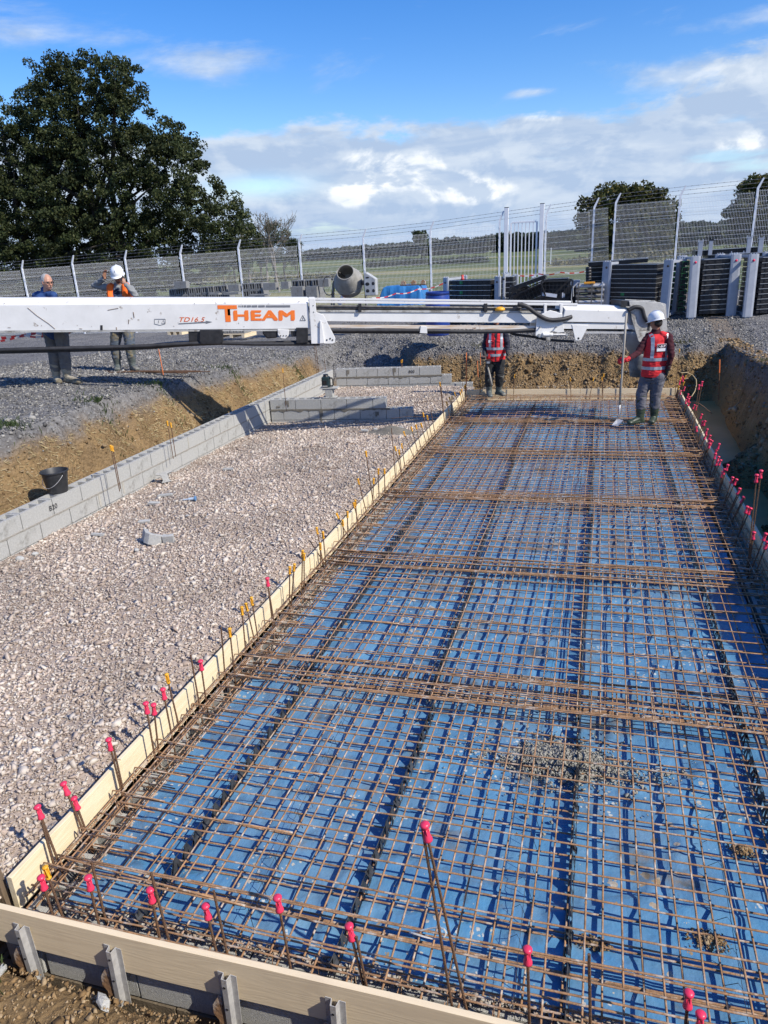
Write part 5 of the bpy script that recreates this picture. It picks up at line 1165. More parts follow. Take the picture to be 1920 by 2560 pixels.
# the shovel he holds
q = MB(); P_ = [Sa(530, 712, 12.10), Sa(508, 1000, 12.14), Sa(490, 1250, 12.16), Sa(476, 1440, 12.17)]; sO = P_[3]
sh = thing('long_shovel', Sa(460, 1580, 12.10), 0, 'long pale handled shovel standing on the mesh in the red gloved hand', 'shovel'); O_ = sh.location
q.tube([p - O_ for p in P_], [.019, .018, .017, .017], 10); q.build('handle', mat('grey_wood_handle', (.40, .37, .32), (.30, .28, .24), .8, 0, 8, stretch=(1, 1, .1)), sh, smooth=True)
q = MB(); q.tube([P_[3] - O_, Sa(474, 1500, 12.17) - O_, Sa(455, 1555, 12.15) - O_], [.014, .012, .012], 8); q.build('neck', M_galv, sh, smooth=True)
q = MB(); c = [Sa(455, 1552, 12.19), Sa(505, 1566, 12.16), Sa(462, 1612, 12.02), Sa(413, 1606, 12.05)]; m_c = (c[0] + c[1] + c[2] + c[3]) / 4 - Vector((0, 0, .02))
q.add([p - O_ for p in c] + [m_c - O_], [(0, 1, 4), (1, 2, 4), (2, 3, 4), (3, 0, 4)]); o = q.build('blade', mat('bright_steel', (.60, .61, .62), (.5, .5, .5), .35, .6, 12), sh); s_ = o.modifiers.new('s', 'SOLIDIFY'); s_.thickness = .003
# B: man behind the boom with a mallet
Sb = lambda x, y, Y: at(900 + x / 3.318, 640 + y / 3.318, Y)
J = dict(head=Sb(1132, 505, 14.62), neck=Sb(1130, 570, 14.66), shL=Sb(1062, 632, 14.68), shR=Sb(1202, 632, 14.64), elL=Sb(1032, 735, 14.68), haL=Sb(1032, 815, 14.55), elR=Sb(1226, 735, 14.62), haR=Sb(1222, 805, 14.52),
         hiL=Sb(1088, 872, 14.66), hiR=Sb(1158, 872, 14.66), knL=Sb(1070, 985, 14.58), knR=Sb(1160, 985, 14.62), anL=Sb(1070, 1125, 14.60), anR=Sb(1148, 1115, 14.72), toL=Sb(1082, 1158, 14.42), toR=Sb(1200, 1140, 14.62))
for k in ('toL', 'toR'): J[k].z = .150
for k in ('anL', 'anR'): J[k].z = .215
wB = person('b', J, (.12, -1, 0), (.1, -.85, -.5), M_skin2, M_navy, M_btr, M_gboot, 'worker in open red vest at the far slab corner, head hidden behind the boom', hair=(.03, .025, .02), vest=(M_red, M_tape), hands={'L': dict(curl=1.0, n=(-.3, -.9, 0)), 'R': dict(curl=.4)},
       gloves={'L': mat('dark_glove', (.03, .03, .035), (.05, .05, .05), .8), 'R': MATS['dark_glove']}, seed=2, boot_h=.36)
q = MB(); vo = J['_vest']; f_ = Vector((.12, -1, 0)).normalized(); s_ = f_.cross(Vector((0, 0, 1))); cB = (J['shL'] + J['shR'] + J['hiL'] + J['hiR']) / 4 - wB.location; ce = []
for z in np.linspace(.02, .60, 14):
    hz = J['hiL'].z - wB.location.z + z; h = J['_bv'].ray_cast(Vector((cB.x, cB.y, hz)) + f_ * .6, -f_); 
    if h[0]: ce.append(h[0] + f_ * .003)
w0 = [.010 + .034 * max(0, i / len(ce) - .25) ** 1.3 for i in range(len(ce))]
for i in range(len(ce) - 1): q.add([ce[i] - s_ * w0[i], ce[i] + s_ * w0[i], ce[i + 1] + s_ * w0[i + 1], ce[i + 1] - s_ * w0[i + 1]], [(0, 1, 2, 3)])
q.build('open_front', M_navy, vo)
for k, dz_ in ((-1, -.17), (1, -.17), (1, .12)):
    z = (J['shL'].z + J['hiL'].z) / 2 - wB.location.z + dz_; h = J['_bv'].ray_cast(Vector((cB.x, cB.y, z)) + s_ * .10 * k + f_ * .6, -f_)
    if h[0]:
        q = MB(); q.box((0, 0, 0), (.10, .012, .09 if dz_ < 0 else .05), rz=math.atan2(s_.y, s_.x)); o = q.build('pocket' if dz_ < 0 else 'print_patch', M_red if dz_ < 0 else MATS['white_print'], vo, bevel=.003); o.location = h[0] - f_ * (.0 if dz_ < 0 else .003)
ml = thing('sledge_hammer', Sb(1065, 880, 14.45), 0, 'black headed mallet with pale handle hanging from the gloved hand at the far corner', 'mallet'); O_ = ml.location
q = MB(); q.tube([Sb(1036, 850, 14.50) - O_, Sb(1050, 880, 14.46) - O_, Sb(1075, 980, 14.38) - O_, Sb(1095, 1072, 14.32) - O_], .017, 8); q.build('handle', MATS['grey_wood_handle'], ml, smooth=True)
q = MB(); q.box((0, -.02, 0), (.10, .14, .085), rz=.3, rx=.2); q.build('head', M_black, ml, bevel=.012)
q = MB(); q.box((.01, -.095, .005), (.06, .004, .04), rz=.3, rx=.2); q.build('head_marking', M_tape, ml)
# C: man on the phone
def stand_Y(px, py):
    Y = 11.0
    for _ in range(25):
        p = at(px, py, Y); z = gz(p.x, p.y); q_ = on_z(px, py, z); Y = .5 * Y + .5 * q_.y
    return Y
yc = stand_Y(318, 560 + 950 / 2.592)
Sc = lambda x, y, d=0: at(x / 2.592, 560 + y / 2.592, yc + d)
J = dict(head=Sc(764, 336, .02), neck=Sc(765, 385, .05), shL=Sc(702, 414, .06), shR=Sc(842, 414, .06), elL=Sc(612, 398, .02), haL=Sc(678, 352, -.05), elR=Sc(876, 458, -.06), haR=Sc(812, 388, -.12),
         hiL=Sc(762, 655, .04), hiR=Sc(828, 655, .04), knL=Sc(745, 790, .0), knR=Sc(842, 792, .0), anL=Sc(762, 915, .02), anR=Sc(858, 915, .02), toL=Sc(758, 945, -.12), toR=Sc(892, 935, -.08))
gC = gz(J['anL'].x, J['anL'].y)
for k in ('toL', 'toR'): J[k].z = gC + .04
for k in ('anL', 'anR'): J[k].z = gC + .105
wC = person('c', J, (.25, -1, 0), (.35, -.9, -.35), M_skin2, mat('grey_sweater', (.27, .28, .28), (.2, .21, .21), .95, 0, 30, bump=.4), mat('blue_work_jeans', (.10, .13, .17), (.07, .09, .12), .9, 0, 8, dirt=(.25, .20, .09), dirt_amt=.6), M_gboot,
       'man in white helmet and orange vest talking on a phone with one hand raised', hair=(.04, .035, .03), hands={'L': dict(d=(.25, -.1, 1), n=(.9, -.2, 0), t=-1, curl=.30), 'R': dict(d=(-.45, .05, .8), n=(-.7, .5, .0), t=1, curl=.7)}, belly=.05, seed=3, boot_h=.30, beard=True)
Oc = wC.location
shm = (J['shL'] + J['shR']) / 2; hipm = (J['hiL'] + J['hiR']) / 2; sdc = Vector((.25, -1, 0)).normalized().cross(Vector((0, 0, 1))).normalized()
ch_ = shm.lerp(hipm, .35); 
blob([(shm - Vector((0, 0, .08)), ch_, (.178, .115), (.19, .15), sdc), (ch_, hipm + Vector((0, 0, .12)), (.19, .15), (.185, .17), sdc)], .009, 'dark_vest', M_navy, wC, Oc, 2, .006, 9, 5)
for k in (-1, 1):
    e0 = shm + sdc * k * .135; e1 = hipm + sdc * k * .145 + Vector((0, 0, .0))
    blob([(e0 + Vector((0, 0, .01)), e0.lerp(e1, .4) + Vector((.03, -.05, 0)), (.078, .115), (.085, .135), sdc), (e0.lerp(e1, .4) + Vector((.03, -.05, 0)), e1, (.085, .135), (.085, .15), sdc)], .009, 'orange_vest_side', M_orv, wC, Oc, 2, .008, 9, 15 + k)
q = MB(); q.box((0, 0, 0), (.07, .010, .145), rz=R(-60), rx=R(-12)); o = q.build('phone', M_black, None, bevel=.004); o.location = J['haR'] + Vector((-.045, -.01, .075)); tag(o, 'black phone held to the ear of the man in the orange vest', 'phone')
# D: man in blue shirt
yd = stand_Y(150, 560 + 1030 / 2.592)
Sd = lambda x, y, d=0: at(x / 2.592, 560 + y / 2.592, yd + d)
J = dict(head=Sd(305, 376, .02), neck=Sd(290, 425, .05), shL=Sd(238, 462, .08), shR=Sd(345, 462, -.02), elL=Sd(218, 540, .05), haL=Sd(262, 620, -.12), elR=Sd(362, 545, -.05), haR=Sd(420, 640, -.22),
         hiL=Sd(322, 688, .06), hiR=Sd(392, 690, -.0), knL=Sd(352, 855, -.02), knR=Sd(418, 850, .0), anL=Sd(365, 985, .03), anR=Sd(432, 975, .02), toL=Sd(385, 1030, -.10), toR=Sd(515, 1000, -.05))
gD = gz(J['anL'].x, J['anL'].y)
for k in ('toL', 'toR'): J[k].z = gD + .04
for k in ('anL', 'anR'): J[k].z = gD + .105
person('d', J, (.75, -.66, 0), (.93, -.36, -.1), M_skin, mat('blue_shirt', (.012, .045, .15), (.02, .06, .19), .85, 0, 20), mat('grey_jeans', (.12, .12, .125), (.17, .165, .16), .9, 0, 9), mat('pale_muddy_boot', (.38, .35, .28), (.28, .25, .19), .85, 0, 8, dirt=(.14, .12, .08), dirt_amt=.5),
       'grey haired man in blue shirt and glasses looking right, no helmet', helmet=False, hair=(.42, .42, .42), glasses=True, belly=.09, seed=4, boot_h=.24, hands={'L': dict(curl=.5), 'R': dict(curl=.6)})
# ------------------------------------------------------------------ fence
FXs = [-26.04, -23.54, -21.05, -18.55, -16.05, -13.55, -11.05, -8.55, -6.05, -3.60]
FR = [-2.03, -.47, .21, 2.19, 4.46, 6.9]
def fy_(x): return 26.01 + .0292 * (x + 23.54)
TOPX = [-26.04, -23.54, -18.5, -13.5, -8.55, -6.05, -3.5, -.47, .21, 2.19, 4.46, 6.9]; TOPZ = [3.30, 3.38, 3.56, 3.72, 3.86, 3.98, 4.18, 4.403, 4.502, 4.60, 4.68, 4.8]
def ftop(x): return float(np.interp(x, TOPX, TOPZ))
fence = thing('security_fence', (0, 26.5, 0), 0, 'white welded wire security fence with angled post tops and barbed wire behind the site', 'fence')
pm = MB(); pm.box((0, 0, 1.25), (.062, .062, 2.5)); 
for i in range(9): pm.box((.0, -.034, .25 + i * .26), (.03, .012, .05))
ME_post = pm.mesh('post', M_fence); am = MB(); am.prism([(-.03, 0), (.03, 0), (.03, .02), (.155, .33), (.115, .345), (-.03, .06)], -.02, .02, 'y'); ME_arm = am.mesh('arm', M_fence)
def fence_post(x):
    zt = ftop(x) - .35; zb = min(gz(x, fy_(x)), zt - 2.4) - .05
    o = place(ME_post, 'post', fence, (x, fy_(x) - 26.5, zb)); o.scale = (1, 1, (zt - zb + .03) / 2.5); place(ME_arm, 'arm', fence, (x, fy_(x) - 26.5, zt + .02))
for x in FXs + FR: fence_post(x)
def mesh_panel():
    w = MB(); folds = [.25, .85, 1.5, 2.12]; prof = [(0, 0)]
    for f in folds: prof += [(f - .05, 0), (f, -.055), (f + .05, 0)]
    prof += [(2.45, 0)]
    vs_ = []; fs = []; nW = 49; r = .0032
    for i in range(nW):
        x = (i + .5) / nW * 2.44 - 1.22; o = len(vs_)
        for z, y in prof: vs_ += [(x - r, y, z), (x + r, y, z), (x, y - r * 1.4, z)]
        for k in range(len(prof) - 1): fs += [(o + 3 * k + j, o + 3 * k + (j + 1) % 3, o + 3 * k + 3 + (j + 1) % 3, o + 3 * k + 3 + j) for j in range(3)]
    w.v = vs_; w.f = fs; w.mi = [0] * len(fs)
    zs = [0.02, .20, .30, .45, .60, .80, .90, 1.05, 1.2, 1.35, 1.45, 1.55, 1.7, 1.85, 2.0, 2.07, 2.17, 2.3, 2.42]
    for z in zs: w.box((0, .004, z), (2.46, .006, .0055))
    return w.mesh('mesh_panel', M_fence)
ME_mp = mesh_panel()
def fence_panel(x0, x1):
    xm = (x0 + x1) / 2; zt0, zt1 = ftop(x0) - .36, ftop(x1) - .36; zb = min(gz(xm, fy_(xm)), (zt0 + zt1) / 2 - 2.4)
    h = (zt0 + zt1) / 2 - zb; o = place(ME_mp, 'mesh_panel', fence)
    M_ = Matrix.Translation((xm, fy_(xm) - 26.5 - .04, zb)) @ Matrix(((1, 0, 0, 0), (.0292, 1, 0, 0), ((zt1 - zt0) / (x1 - x0), 0, 1, 0), (0, 0, 0, 1))) @ Matrix.Diagonal(((x1 - x0 - .05) / 2.46, 1, h / 2.45, 1))
    o.matrix_local = M_; tag(o, kind='stuff')
for i in range(len(FXs) - 1): fence_panel(FXs[i], FXs[i + 1])
for i in range(len(FR) - 1): fence_panel(FR[i], FR[i + 1])
M_wire = mat('wire', (.25, .26, .28), (.2, .2, .22), .5, .6)
for k, (dx_, dz_) in enumerate(((.13, .33), (.09, .22), (.04, .09))):
    q = MB(); allx = FXs + FR; q.tube([(x + dx_, fy_(x) - 26.5, ftop(x) - .35 + dz_) for x in allx], .0045, 4)
    for x0, x1 in zip(allx[:-1], allx[1:]):
        for j in range(1, 12):
            x = x0 + (x1 - x0) * j / 12; z = ftop(x) - .35 + dz_; q.box((x + dx_, fy_(x) - 26.5, z), (.012, .012, .03), ry=.6)
    tag(q.build('barbed_wire', M_wire, fence), kind='stuff')
# gate
g0, g1 = -3.37, -2.17; ya = fy_(-2.8)
gate = thing('pedestrian_gate', (g0, ya, gz(g0, ya)), 0, 'white barred pedestrian gate between two tall square pillars in the fence', 'gate'); zb = gate.location.z
for x in (g0, g1):
    zt = at(1100 * 1920 / 1659 if x == g0 else 1168 * 1920 / 1659, 448 * 1920 / 1659 if x == g0 else 440 * 1920 / 1659, ya).z
    q = MB(); q.box((0, 0, (zt - zb) / 2), (.14, .14, zt - zb)); q.build('pillar', M_fence, gate, bevel=.008).location = (x - g0, 0, 0)
    q = MB(); q.box((0, 0, 0), (.145, .145, .02)); q.build('pillar_cap', M_black, gate).location = (x - g0, 0, zt - zb)
q = MB(); wl_ = .88; zl = at(1130 * 1.1573, 480 * 1.1573, ya).z - zb
for x in (-wl_ / 2, wl_ / 2): q.box((x, 0, zl / 2 + .05), (.055, .05, zl - .1))
for z in (.12, zl - .0): q.box((0, 0, z), (wl_ - .06, .045, .055))
for i in range(14): q.box((-wl_ / 2 + wl_ * (i + .5) / 14, 0, zl + .045), (.012, .01, .04))
o = q.build('leaf_frame', M_fence, gate, bevel=.003); o.location = ((g1 - g0) / 2, 0, 0)
for i in range(6):
    q = MB(); q.box((0, 0, 0), (.032, .032, zl - .16)); b_ = q.build('gate_bar', M_fence, gate); b_.location = ((g1 - g0) / 2 - wl_ / 2 + wl_ * (i + 1) / 7, 0, zl / 2 + .06)
q = MB(); q.box((0, 0, 0), (.14, .07, .12)); o = q.build('lock_box', M_fence, gate, bevel=.005); o.location = (g1 - g0 - .22, -.02, 1.05)
q = MB(); q.tube([(0, -.06, 0), (.12, -.06, 0), (.22, -.06, .02)], .010, 6); o = q.build('handle', M_black, gate); o.location = (g1 - g0 - .20, -.02, 1.0)
for z in (.4, zl - .3):
    q = MB(); q.tube([(0, 0, -.05), (0, 0, .05)], .022, 8); q.box((-.04, 0, 0), (.08, .03, .03)); q.build('hinge', M_galv, gate).location = (.12, -.03, z)

# ------------------------------------------------------------------ stacked black panels in grey end frames
M_alu = mat('aluminium', (.62, .64, .66), (.5, .52, .54), .35, .6, 14, bump=.05)
M_frame = mat('grey_coated_frame', (.40, .43, .48), (.34, .37, .42), .5, .1, 8, dirt=(.2, .2, .2), dirt_amt=.12)
M_pan = mat('black_panel', (.010, .010, .012), (.020, .020, .022), .5, 0, 10, dirt=(.08, .075, .07), dirt_amt=.15)
M_green = mat('green_panel_edge', (.03, .28, .08), (.02, .2, .06), .5)
def panel_meshes(w, d, h):
    b = MB(); b.box((0, 0, 0), (w, d, h * .80)); n = max(3, int(w / .17))
    for i in range(n):
        x = -w / 2 + w * (i + .5) / n; b.box((x, -d / 2 - .008, .005), (.012, .018, h * .7)); b.box((x + w / n / 2 * .9, -d / 2 - .004, h * .02), (w / n * .45, .01, h * .12))
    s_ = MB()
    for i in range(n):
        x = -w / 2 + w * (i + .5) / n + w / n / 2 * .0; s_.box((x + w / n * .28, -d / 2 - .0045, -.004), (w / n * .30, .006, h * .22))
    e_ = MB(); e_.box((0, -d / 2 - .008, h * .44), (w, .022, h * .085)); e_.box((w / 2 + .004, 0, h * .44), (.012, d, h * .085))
    return b.mesh('panel_body', M_pan), s_.mesh('slots', mat('slot_grey', (.045, .045, .047), (.03, .03, .032), .6)), e_.mesh('edge_rail', M_alu)  # slot pieces are a grey slightly paler than the body
def stack(px0, px1, ytop, ybot, Y, n, where, d=.9, tilt=0.0, frames=(True, True), frx=.115, green=(), tone=None, top_fr=.0, skew=0.0, hid=0):
    """a stack seen between two end frames; px in photo pixels"""
    a_ = at(px0, (ytop + ybot) / 2, Y); b_ = at(px1, (ytop + ybot) / 2, Y + skew); zt = at((px0 + px1) / 2, ytop, Y).z; zb = at((px0 + px1) / 2, ybot, Y).z
    w = (Vector((b_.x, b_.y)) - Vector((a_.x, a_.y))).length; cx = (a_.x + b_.x) / 2; cy = (a_.y + b_.y) / 2 + d / 2; h = (zt - zb) / n; rz = math.atan2(b_.y - a_.y, b_.x - a_.x); ms = panel_meshes(w, d, h)
    for i in range(n):
        t = thing('plastic_formwork', (cx + random.uniform(-.008, .008), cy + random.uniform(-.01, .01), zb + h * (i + .5)), rz, '%s black panel from the ground, stack %s' % (ORD[i], where), 'formwork panel', 'black panels in the stack ' + where)
        place(ms[0], 'panel_body', t); place(ms[2], 'edge_rail', t); place(ms[1], 'slots', t)['kind'] = 'stuff'
        if (n - 1 - i) in green:
            q = MB(); q.box((-w * .12, -d / 2 - .012, 0), (.09, .010, h * .62)); q.build('green_patch', M_green, t)
        t.rotation_euler = (0, tilt, rz)
    for k, on in zip((-1, 1), frames):
        if not on: continue
        t = thing('stacking_frame', (a_.x if k < 0 else b_.x, (a_.y if k < 0 else b_.y), zb - .06), rz, 'grey upright frame, %s end of the stack %s' % ('left' if k < 0 else 'right', where), 'stacking frame', 'grey frames holding the panel stacks')
        H_ = zt - zb + .14 + top_fr
        for j, yy in enumerate((-.06, d + .03)):
            q = MB(); q.prism([(-frx, .03), (-frx, -.03), (-frx * .55, -.045), (frx * .55, -.045), (frx, -.03), (frx, .03)], .0, H_, 'z')
            for c in (-.06, 0, .06): q.box((c, -.0, H_ + .012), (.02, .05, .03))
            q.box((0, 0, -.03), (.13, .05, .08)); o = q.build('upright', M_frame, t, bevel=.004); o.location = (k * frx * .9, yy, 0)
        q = MB(); q.box((0, d / 2, 0), (.06, d, .06)); q.box((0, d / 2, H_ - .1), (.06, d, .06)); q.build('cross_rail', M_frame, t).location = (k * frx * .9, 0, .05)
        q = MB(); q.lathe([(.022, 0), (.03, .004), (.012, .02), (.0001, .022)], 10, M=Euler((R(90), 0, 0)).to_matrix()); o = q.build('latch', M_pink if where.startswith('nearest') or where.startswith('at the right') else M_black, t); o.location = (k * frx * .9, -.108, H_ - .14)
        t.rotation_euler = (0, tilt, rz)
s4 = lambda x, y: (1400 + x / 3.19, 560 + y / 3.19)
def gY(px, py):
    Y = 18.0
    for _ in range(30):
        p = at(px, py, Y); q_ = on_z(px, py, gz(p.x, min(p.y, 24))); Y = .6 * Y + .4 * min(q_.y, 24)
    return Y
Y1 = gY(*s4(845, 740)); Y2 = gY(*s4(1030, 755)); Y3 = gY(*s4(1485, 740))
stack(s4(400, 0)[0], s4(818, 0)[0], 560 + 318 / 3.19, 560 + 715 / 3.19, Y1, 11, 'right behind the boom tip', green=(6,), skew=-.5, tilt=R(.8))
stack(s4(1098, 0)[0], s4(1345, 0)[0], 560 + 278 / 3.19, 560 + 720 / 3.19, Y2, 11, 'nearest the bank rim', skew=.1, d=1.25, tilt=R(-1.2))
stack(s4(1552, 0)[0], s4(1760, 0)[0], 560 + 262 / 3.19, 560 + 715 / 3.19, Y3, 11, 'at the right edge of the photo', skew=.1, d=1.25, tilt=R(-1))
# stack seen end-on, with green edges
for j, (xa, xb) in enumerate(((890, 940), (955, 1000))):
    a_ = at(*s4((xa + xb) / 2, 500), Y2 + 1.0 - j * .5); zt = at(*s4(920, 290), Y2 + .8).z; zb = at(*s4(950, 690), Y2 + .8).z; w = abs(at(*s4(xb + 12, 500), Y2 + .9).x - at(*s4(xa - 8, 500), Y2 + .9).x); n = 9; h = (zt - zb) / n; ms = panel_meshes(w, .25, h)
    ev = MB(); 
    for q_ in range(3): ev.box((-w * .3 + q_ * w * .3, -.135, 0), (.012, .008, h * .8))
    ev.box((0, -.135, h * .3), (w * .9, .008, .012)); EM = ev.mesh('green_edge', M_green)
    for i in range(n):
        t = thing('plastic_formwork', (a_.x, a_.y, zb + h * (i + .5)), 0, '%s green edged black panel from the ground, %s narrow stack' % (ORD[i], ('left', 'right')[j]), 'formwork panel', 'end-on panels with green edges')
        place(ms[0], 'panel_body', t); place(EM, 'green_edge', t)
a_ = at(*s4(944, 480), Y2 + .62); zt = at(*s4(960, 275), Y2 + .62).z; zb = at(*s4(930, 705), Y2 + .62).z
t = thing('stacking_frame', (a_.x, a_.y, zb), 0, 'thin grey upright between the two narrow green edged stacks', 'stacking frame', 'grey frames holding the panel stacks'); q = MB(); q.box((0, 0, (zt - zb) / 2), (.07, .05, zt - zb)); q.build('upright', M_frame, t, bevel=.004)
# panels behind and on top
stack(s4(225, 0)[0], s4(335, 0)[0], 560 + 312 / 3.19, 560 + 590 / 3.19, Y1 + .9, 8, 'half hidden behind the leftmost tall frame', frames=(False, False), d=.8)
def single_panel(p0, p1, Y, h, label, d=.9, dy=0.0):
    a_ = at(*p0, Y); b_ = at(*p1, Y + dy); w = (b_ - a_).length; c = (a_ + b_) / 2; t = thing('plastic_formwork', (c.x, c.y + d / 2, c.z), math.atan2(b_.y - a_.y, b_.x - a_.x), label, 'formwork panel'); ms = panel_meshes(w, d, h)
    place(ms[0], 'panel_body', t); place(ms[2], 'edge_rail', t); t.rotation_euler = (0, -math.asin((b_.z - a_.z) / w), t.rotation_euler.z); return t
single_panel(s4(225, 322), s4(700, 290), Y1 + .6, .12, 'long black panel lying loose on top of the stack behind the boom tip')
single_panel(s4(1080, 235), s4(1575, 205), Y2 + 2.2, .16, 'long black panel raised behind the nearest stacks, below the fence')
single_panel(s4(1180, 262), s4(1640, 240), Y2 + 1.8, .10, 'thin black panel under the raised one behind the nearest stacks')
for i, (x, y0, y1, w) in enumerate(((1112, 132, 260, 30), (1193, 118, 262, 26), (1497, 98, 240, 28), (1590, 105, 245, 30), (1412, 232, 262, 80))):
    a_ = at(*s4(x, y0), Y2 + 2.0); b_ = at(*s4(x, y1), Y2 + 2.0); H_ = a_.z - b_.z; ww = w / 3.19 * Y2 / 1775 * 1.05
    t = thing('prop_head', (b_.x, b_.y, b_.z), 0, ['short grey upright, leftmost above the nearest stack', 'grey upright with dark forked head above the nearest stack', 'short grey upright near the right end of the raised panel', 'grey upright with pale slot at the far right above the stacks', 'row of small grey brackets on top of the nearest stack'][i], 'steel upright', 'grey uprights above the stacks')
    q = MB(); q.box((0, 0, H_ * .46), (ww, .06, H_ * .92)); q.build('shaft', M_frame, t, bevel=.004); q = MB(); q.box((0, 0, 0), (ww * 1.3, .07, .035)); q.box((-ww * .5, 0, .03), (.02, .05, .06)); q.box((ww * .5, 0, .03), (.02, .05, .06)); q.build('head', M_black if i == 1 else M_frame, t).location = (0, 0, H_ * .93)
# left stack behind the boom
s3 = lambda x, y: (900 + x / 3.318, 640 + y / 3.318)
stack(s3(745, 0)[0], s3(1130, 0)[0], 640 + 195 / 3.318, 640 + 560 / 3.318, 21.5, 9, 'behind the blue barrel', frx=.09, green=(0, 2), skew=-.6)
stack(s3(1205, 0)[0], s3(1265, 0)[0], 640 + 170 / 3.318, 640 + 560 / 3.318, 20.9, 9, 'narrow one just left of the gate', frames=(True, False), frx=.035, d=.7)
q = MB(); q.lathe([(.0001, 0), (.05, 0), (.05, .04), (.035, .06), (.04, .14), (.0001, .15)], 12); p = at(*s3(850, 185), 21.9); tag(q.build('red_cap_post', mat('red_plastic', (.55, .04, .03), (.5, .03, .03), .5), None, smooth=True, loc=p - Vector((0, 0, .05))), 'small red plastic cap standing on the stack left of the gate', 'cap')
# heap of broken black crates
s6 = lambda x, y: (1160 + x / 4.366, 640 + y / 4.366)
def crate_frame(name, c, w, d, h, rot, label, cells=True):
    t = thing(name, c, 0, label, 'black crate', 'black crates in the pile'); t.rotation_euler = rot
    q = MB(); th = .035
    for z in (-h / 2, h / 2):
        q.box((0, -d / 2, z), (w, th, th)); q.box((0, d / 2, z), (w, th, th)); q.box((-w / 2, 0, z), (th, d - th, th)); q.box((w / 2, 0, z), (th, d - th, th))
    for x in (-w / 2, w / 2):
        for y in (-d / 2, d / 2): q.box((x, y, 0), (th * .9, th * .9, h - th))
    q.build('frame', M_black, t)
    q = MB()
    n = int(w / .09)
    for i in range(1, n): q.box((-w / 2 + w * i / n, -d / 2 + .005, 0), (.010, .012, h - th)); q.box((-w / 2 + w * i / n, 0, -h / 2), (.012, d - th, .012))
    for i in range(1, max(2, int(h / .09))): q.box((0, -d / 2 + .002, -h / 2 + h * i / max(2, int(h / .09))), (w - th, .010, .010))
    for i in range(1, int(d / .1)): q.box((0, -d / 2 + d * i / int(d / .1), -h / 2), (w - th, .012, .010))
    tag(q.build('grille', M_black, t), kind='stuff'); q = MB(); q.box((0, d / 2 - .02, 0), (w - .05, .008, h - .05)); q.build('back_sheet', M_pan, t); return t
cY = 20.2
crate_frame('plastic_crate', at(*s6(1010, 400), cY), .78, .7, .62, (0, R(1), R(4)), 'upright black grille crate at the right of the pile by the gate')
crate_frame('plastic_crate', at(*s6(730, 420), cY), .85, .7, .35, (R(6), R(-22), R(-8)), 'tilted black grille crate in the middle of the pile by the gate')
crate_frame('plastic_crate', at(*s6(600, 440), cY + .2), .5, .6, .5, (0, R(4), R(5)), 'low black crate at the left of the pile by the gate')
crate_frame('plastic_crate', at(*s6(860, 540), cY - .1), 1.3, .6, .30, (0, R(-2), R(2)), 'bottom black crate of the pile by the gate, mostly behind the boom')
t = single_panel(s6(560, 345), s6(885, 228), cY - .3, .13, 'black panel leaning across the top of the crate pile by the gate', d=.5)
t = single_panel(s6(900, 262), s6(1135, 252), cY + .1, .05, 'thin black lid on the upright crate by the gate', d=.6)
q = MB(); a_ = at(*s6(930, 425), cY - .38); q.box((0, 0, 0), (.40, .008, .085), ry=R(9)); lb = q.build('paper_label', mat('white_label', (.68, .70, .74), (.6, .62, .66), .6), None, loc=a_); tag(lb, 'white label strip on the crate pile by the gate', 'label')
q = MB(); q.box((0, 0, 0), (.10, .012, .14)); o = tag(q.build('number_plate', M_black, None, loc=at(*s6(1078, 428), cY - .38)), 'small plate reading 1 on the upright black crate', 'plate'); text('1', .17, Matrix.Translation((-.045, -.008, -.058)) @ Euler((R(90), 0, 0)).to_matrix().to_4x4(), MATS['white_print'], o, bold=.006)
q = MB(); q.box((.035, -.007, -.005), (.035, .003, .09)); q.build('number_label', M_tape, o)
crate_frame('plastic_crate', at(*s6(1180, 440), cY + .1), .28, .5, .5, (0, 0, 0), 'small black crate between the pile and the bundle of pipes')
q = MB(); q.box((0, 0, 0), (.4, .3, .5)); tag(q.build('grey_board', M_frame, None, loc=at(*s6(1180, 370), cY + .5)), 'grey board standing behind the bundle of pipes', 'board')
# bundle of steel pipes
bd = thing('pipe_bundle', at(*s6(1370, 480), cY - .2), 0, 'strapped bundle of grey steel props beside the tall grey frame', 'pipe bundle', None)
for r_ in range(4):
    for k in range(5):
        q = MB(); z = .36 - r_ * .13 + .01 * (k % 2); y = -.25 + k * .11
        q.tube([(-.32 + random.uniform(-.04, .04), y, z), (.34 + random.uniform(-.03, .03), y, z)], .045, 10); q.tube([(-.34, y, z), (-.30, y, z)], .055, 10); q.build('pipe', M_rods if (k + r_) % 3 else M_galv, bd, smooth='auto')
for x in (-.28, .05, .30): q = MB(); q.box((x, -.33, .16), (.03, .012, .54)); q.box((x, -.02, .43), (.03, .6, .012)); q.build('strap', M_rods if x < .2 else M_frame, bd)
q = MB(); q.box((-.02, -.28, .44), (.27, .10, .05)); q.build('yellow_bar', mat('orange_plastic', (.80, .36, .03), (.7, .3, .02), .5), bd, bevel=.01)
q = MB(); q.tube([(-.34, -.3, .42), (-.44, -.32, .30), (-.45, -.32, .05), (-.40, -.3, -.1)], .012, 6); q.tube([(-.30, -.3, .46), (-.42, -.33, .36), (-.40, -.32, .12)], .012, 6); q.build('loose_strap', M_galv, bd)
for i in range(5):
    q = MB(); q.lathe([(.05, -.05), (.075, -.04), (.075, .04), (.05, .05)], 12); o = q.build('black_reel', M_black, None, smooth=True, loc=at(*s6(1360, 140 + i * 32), cY + .3)); tag(o, '%s small black roller of the column left of the tall grey frame' % ORD[i], 'roller', 'black rollers left of the tall frame')

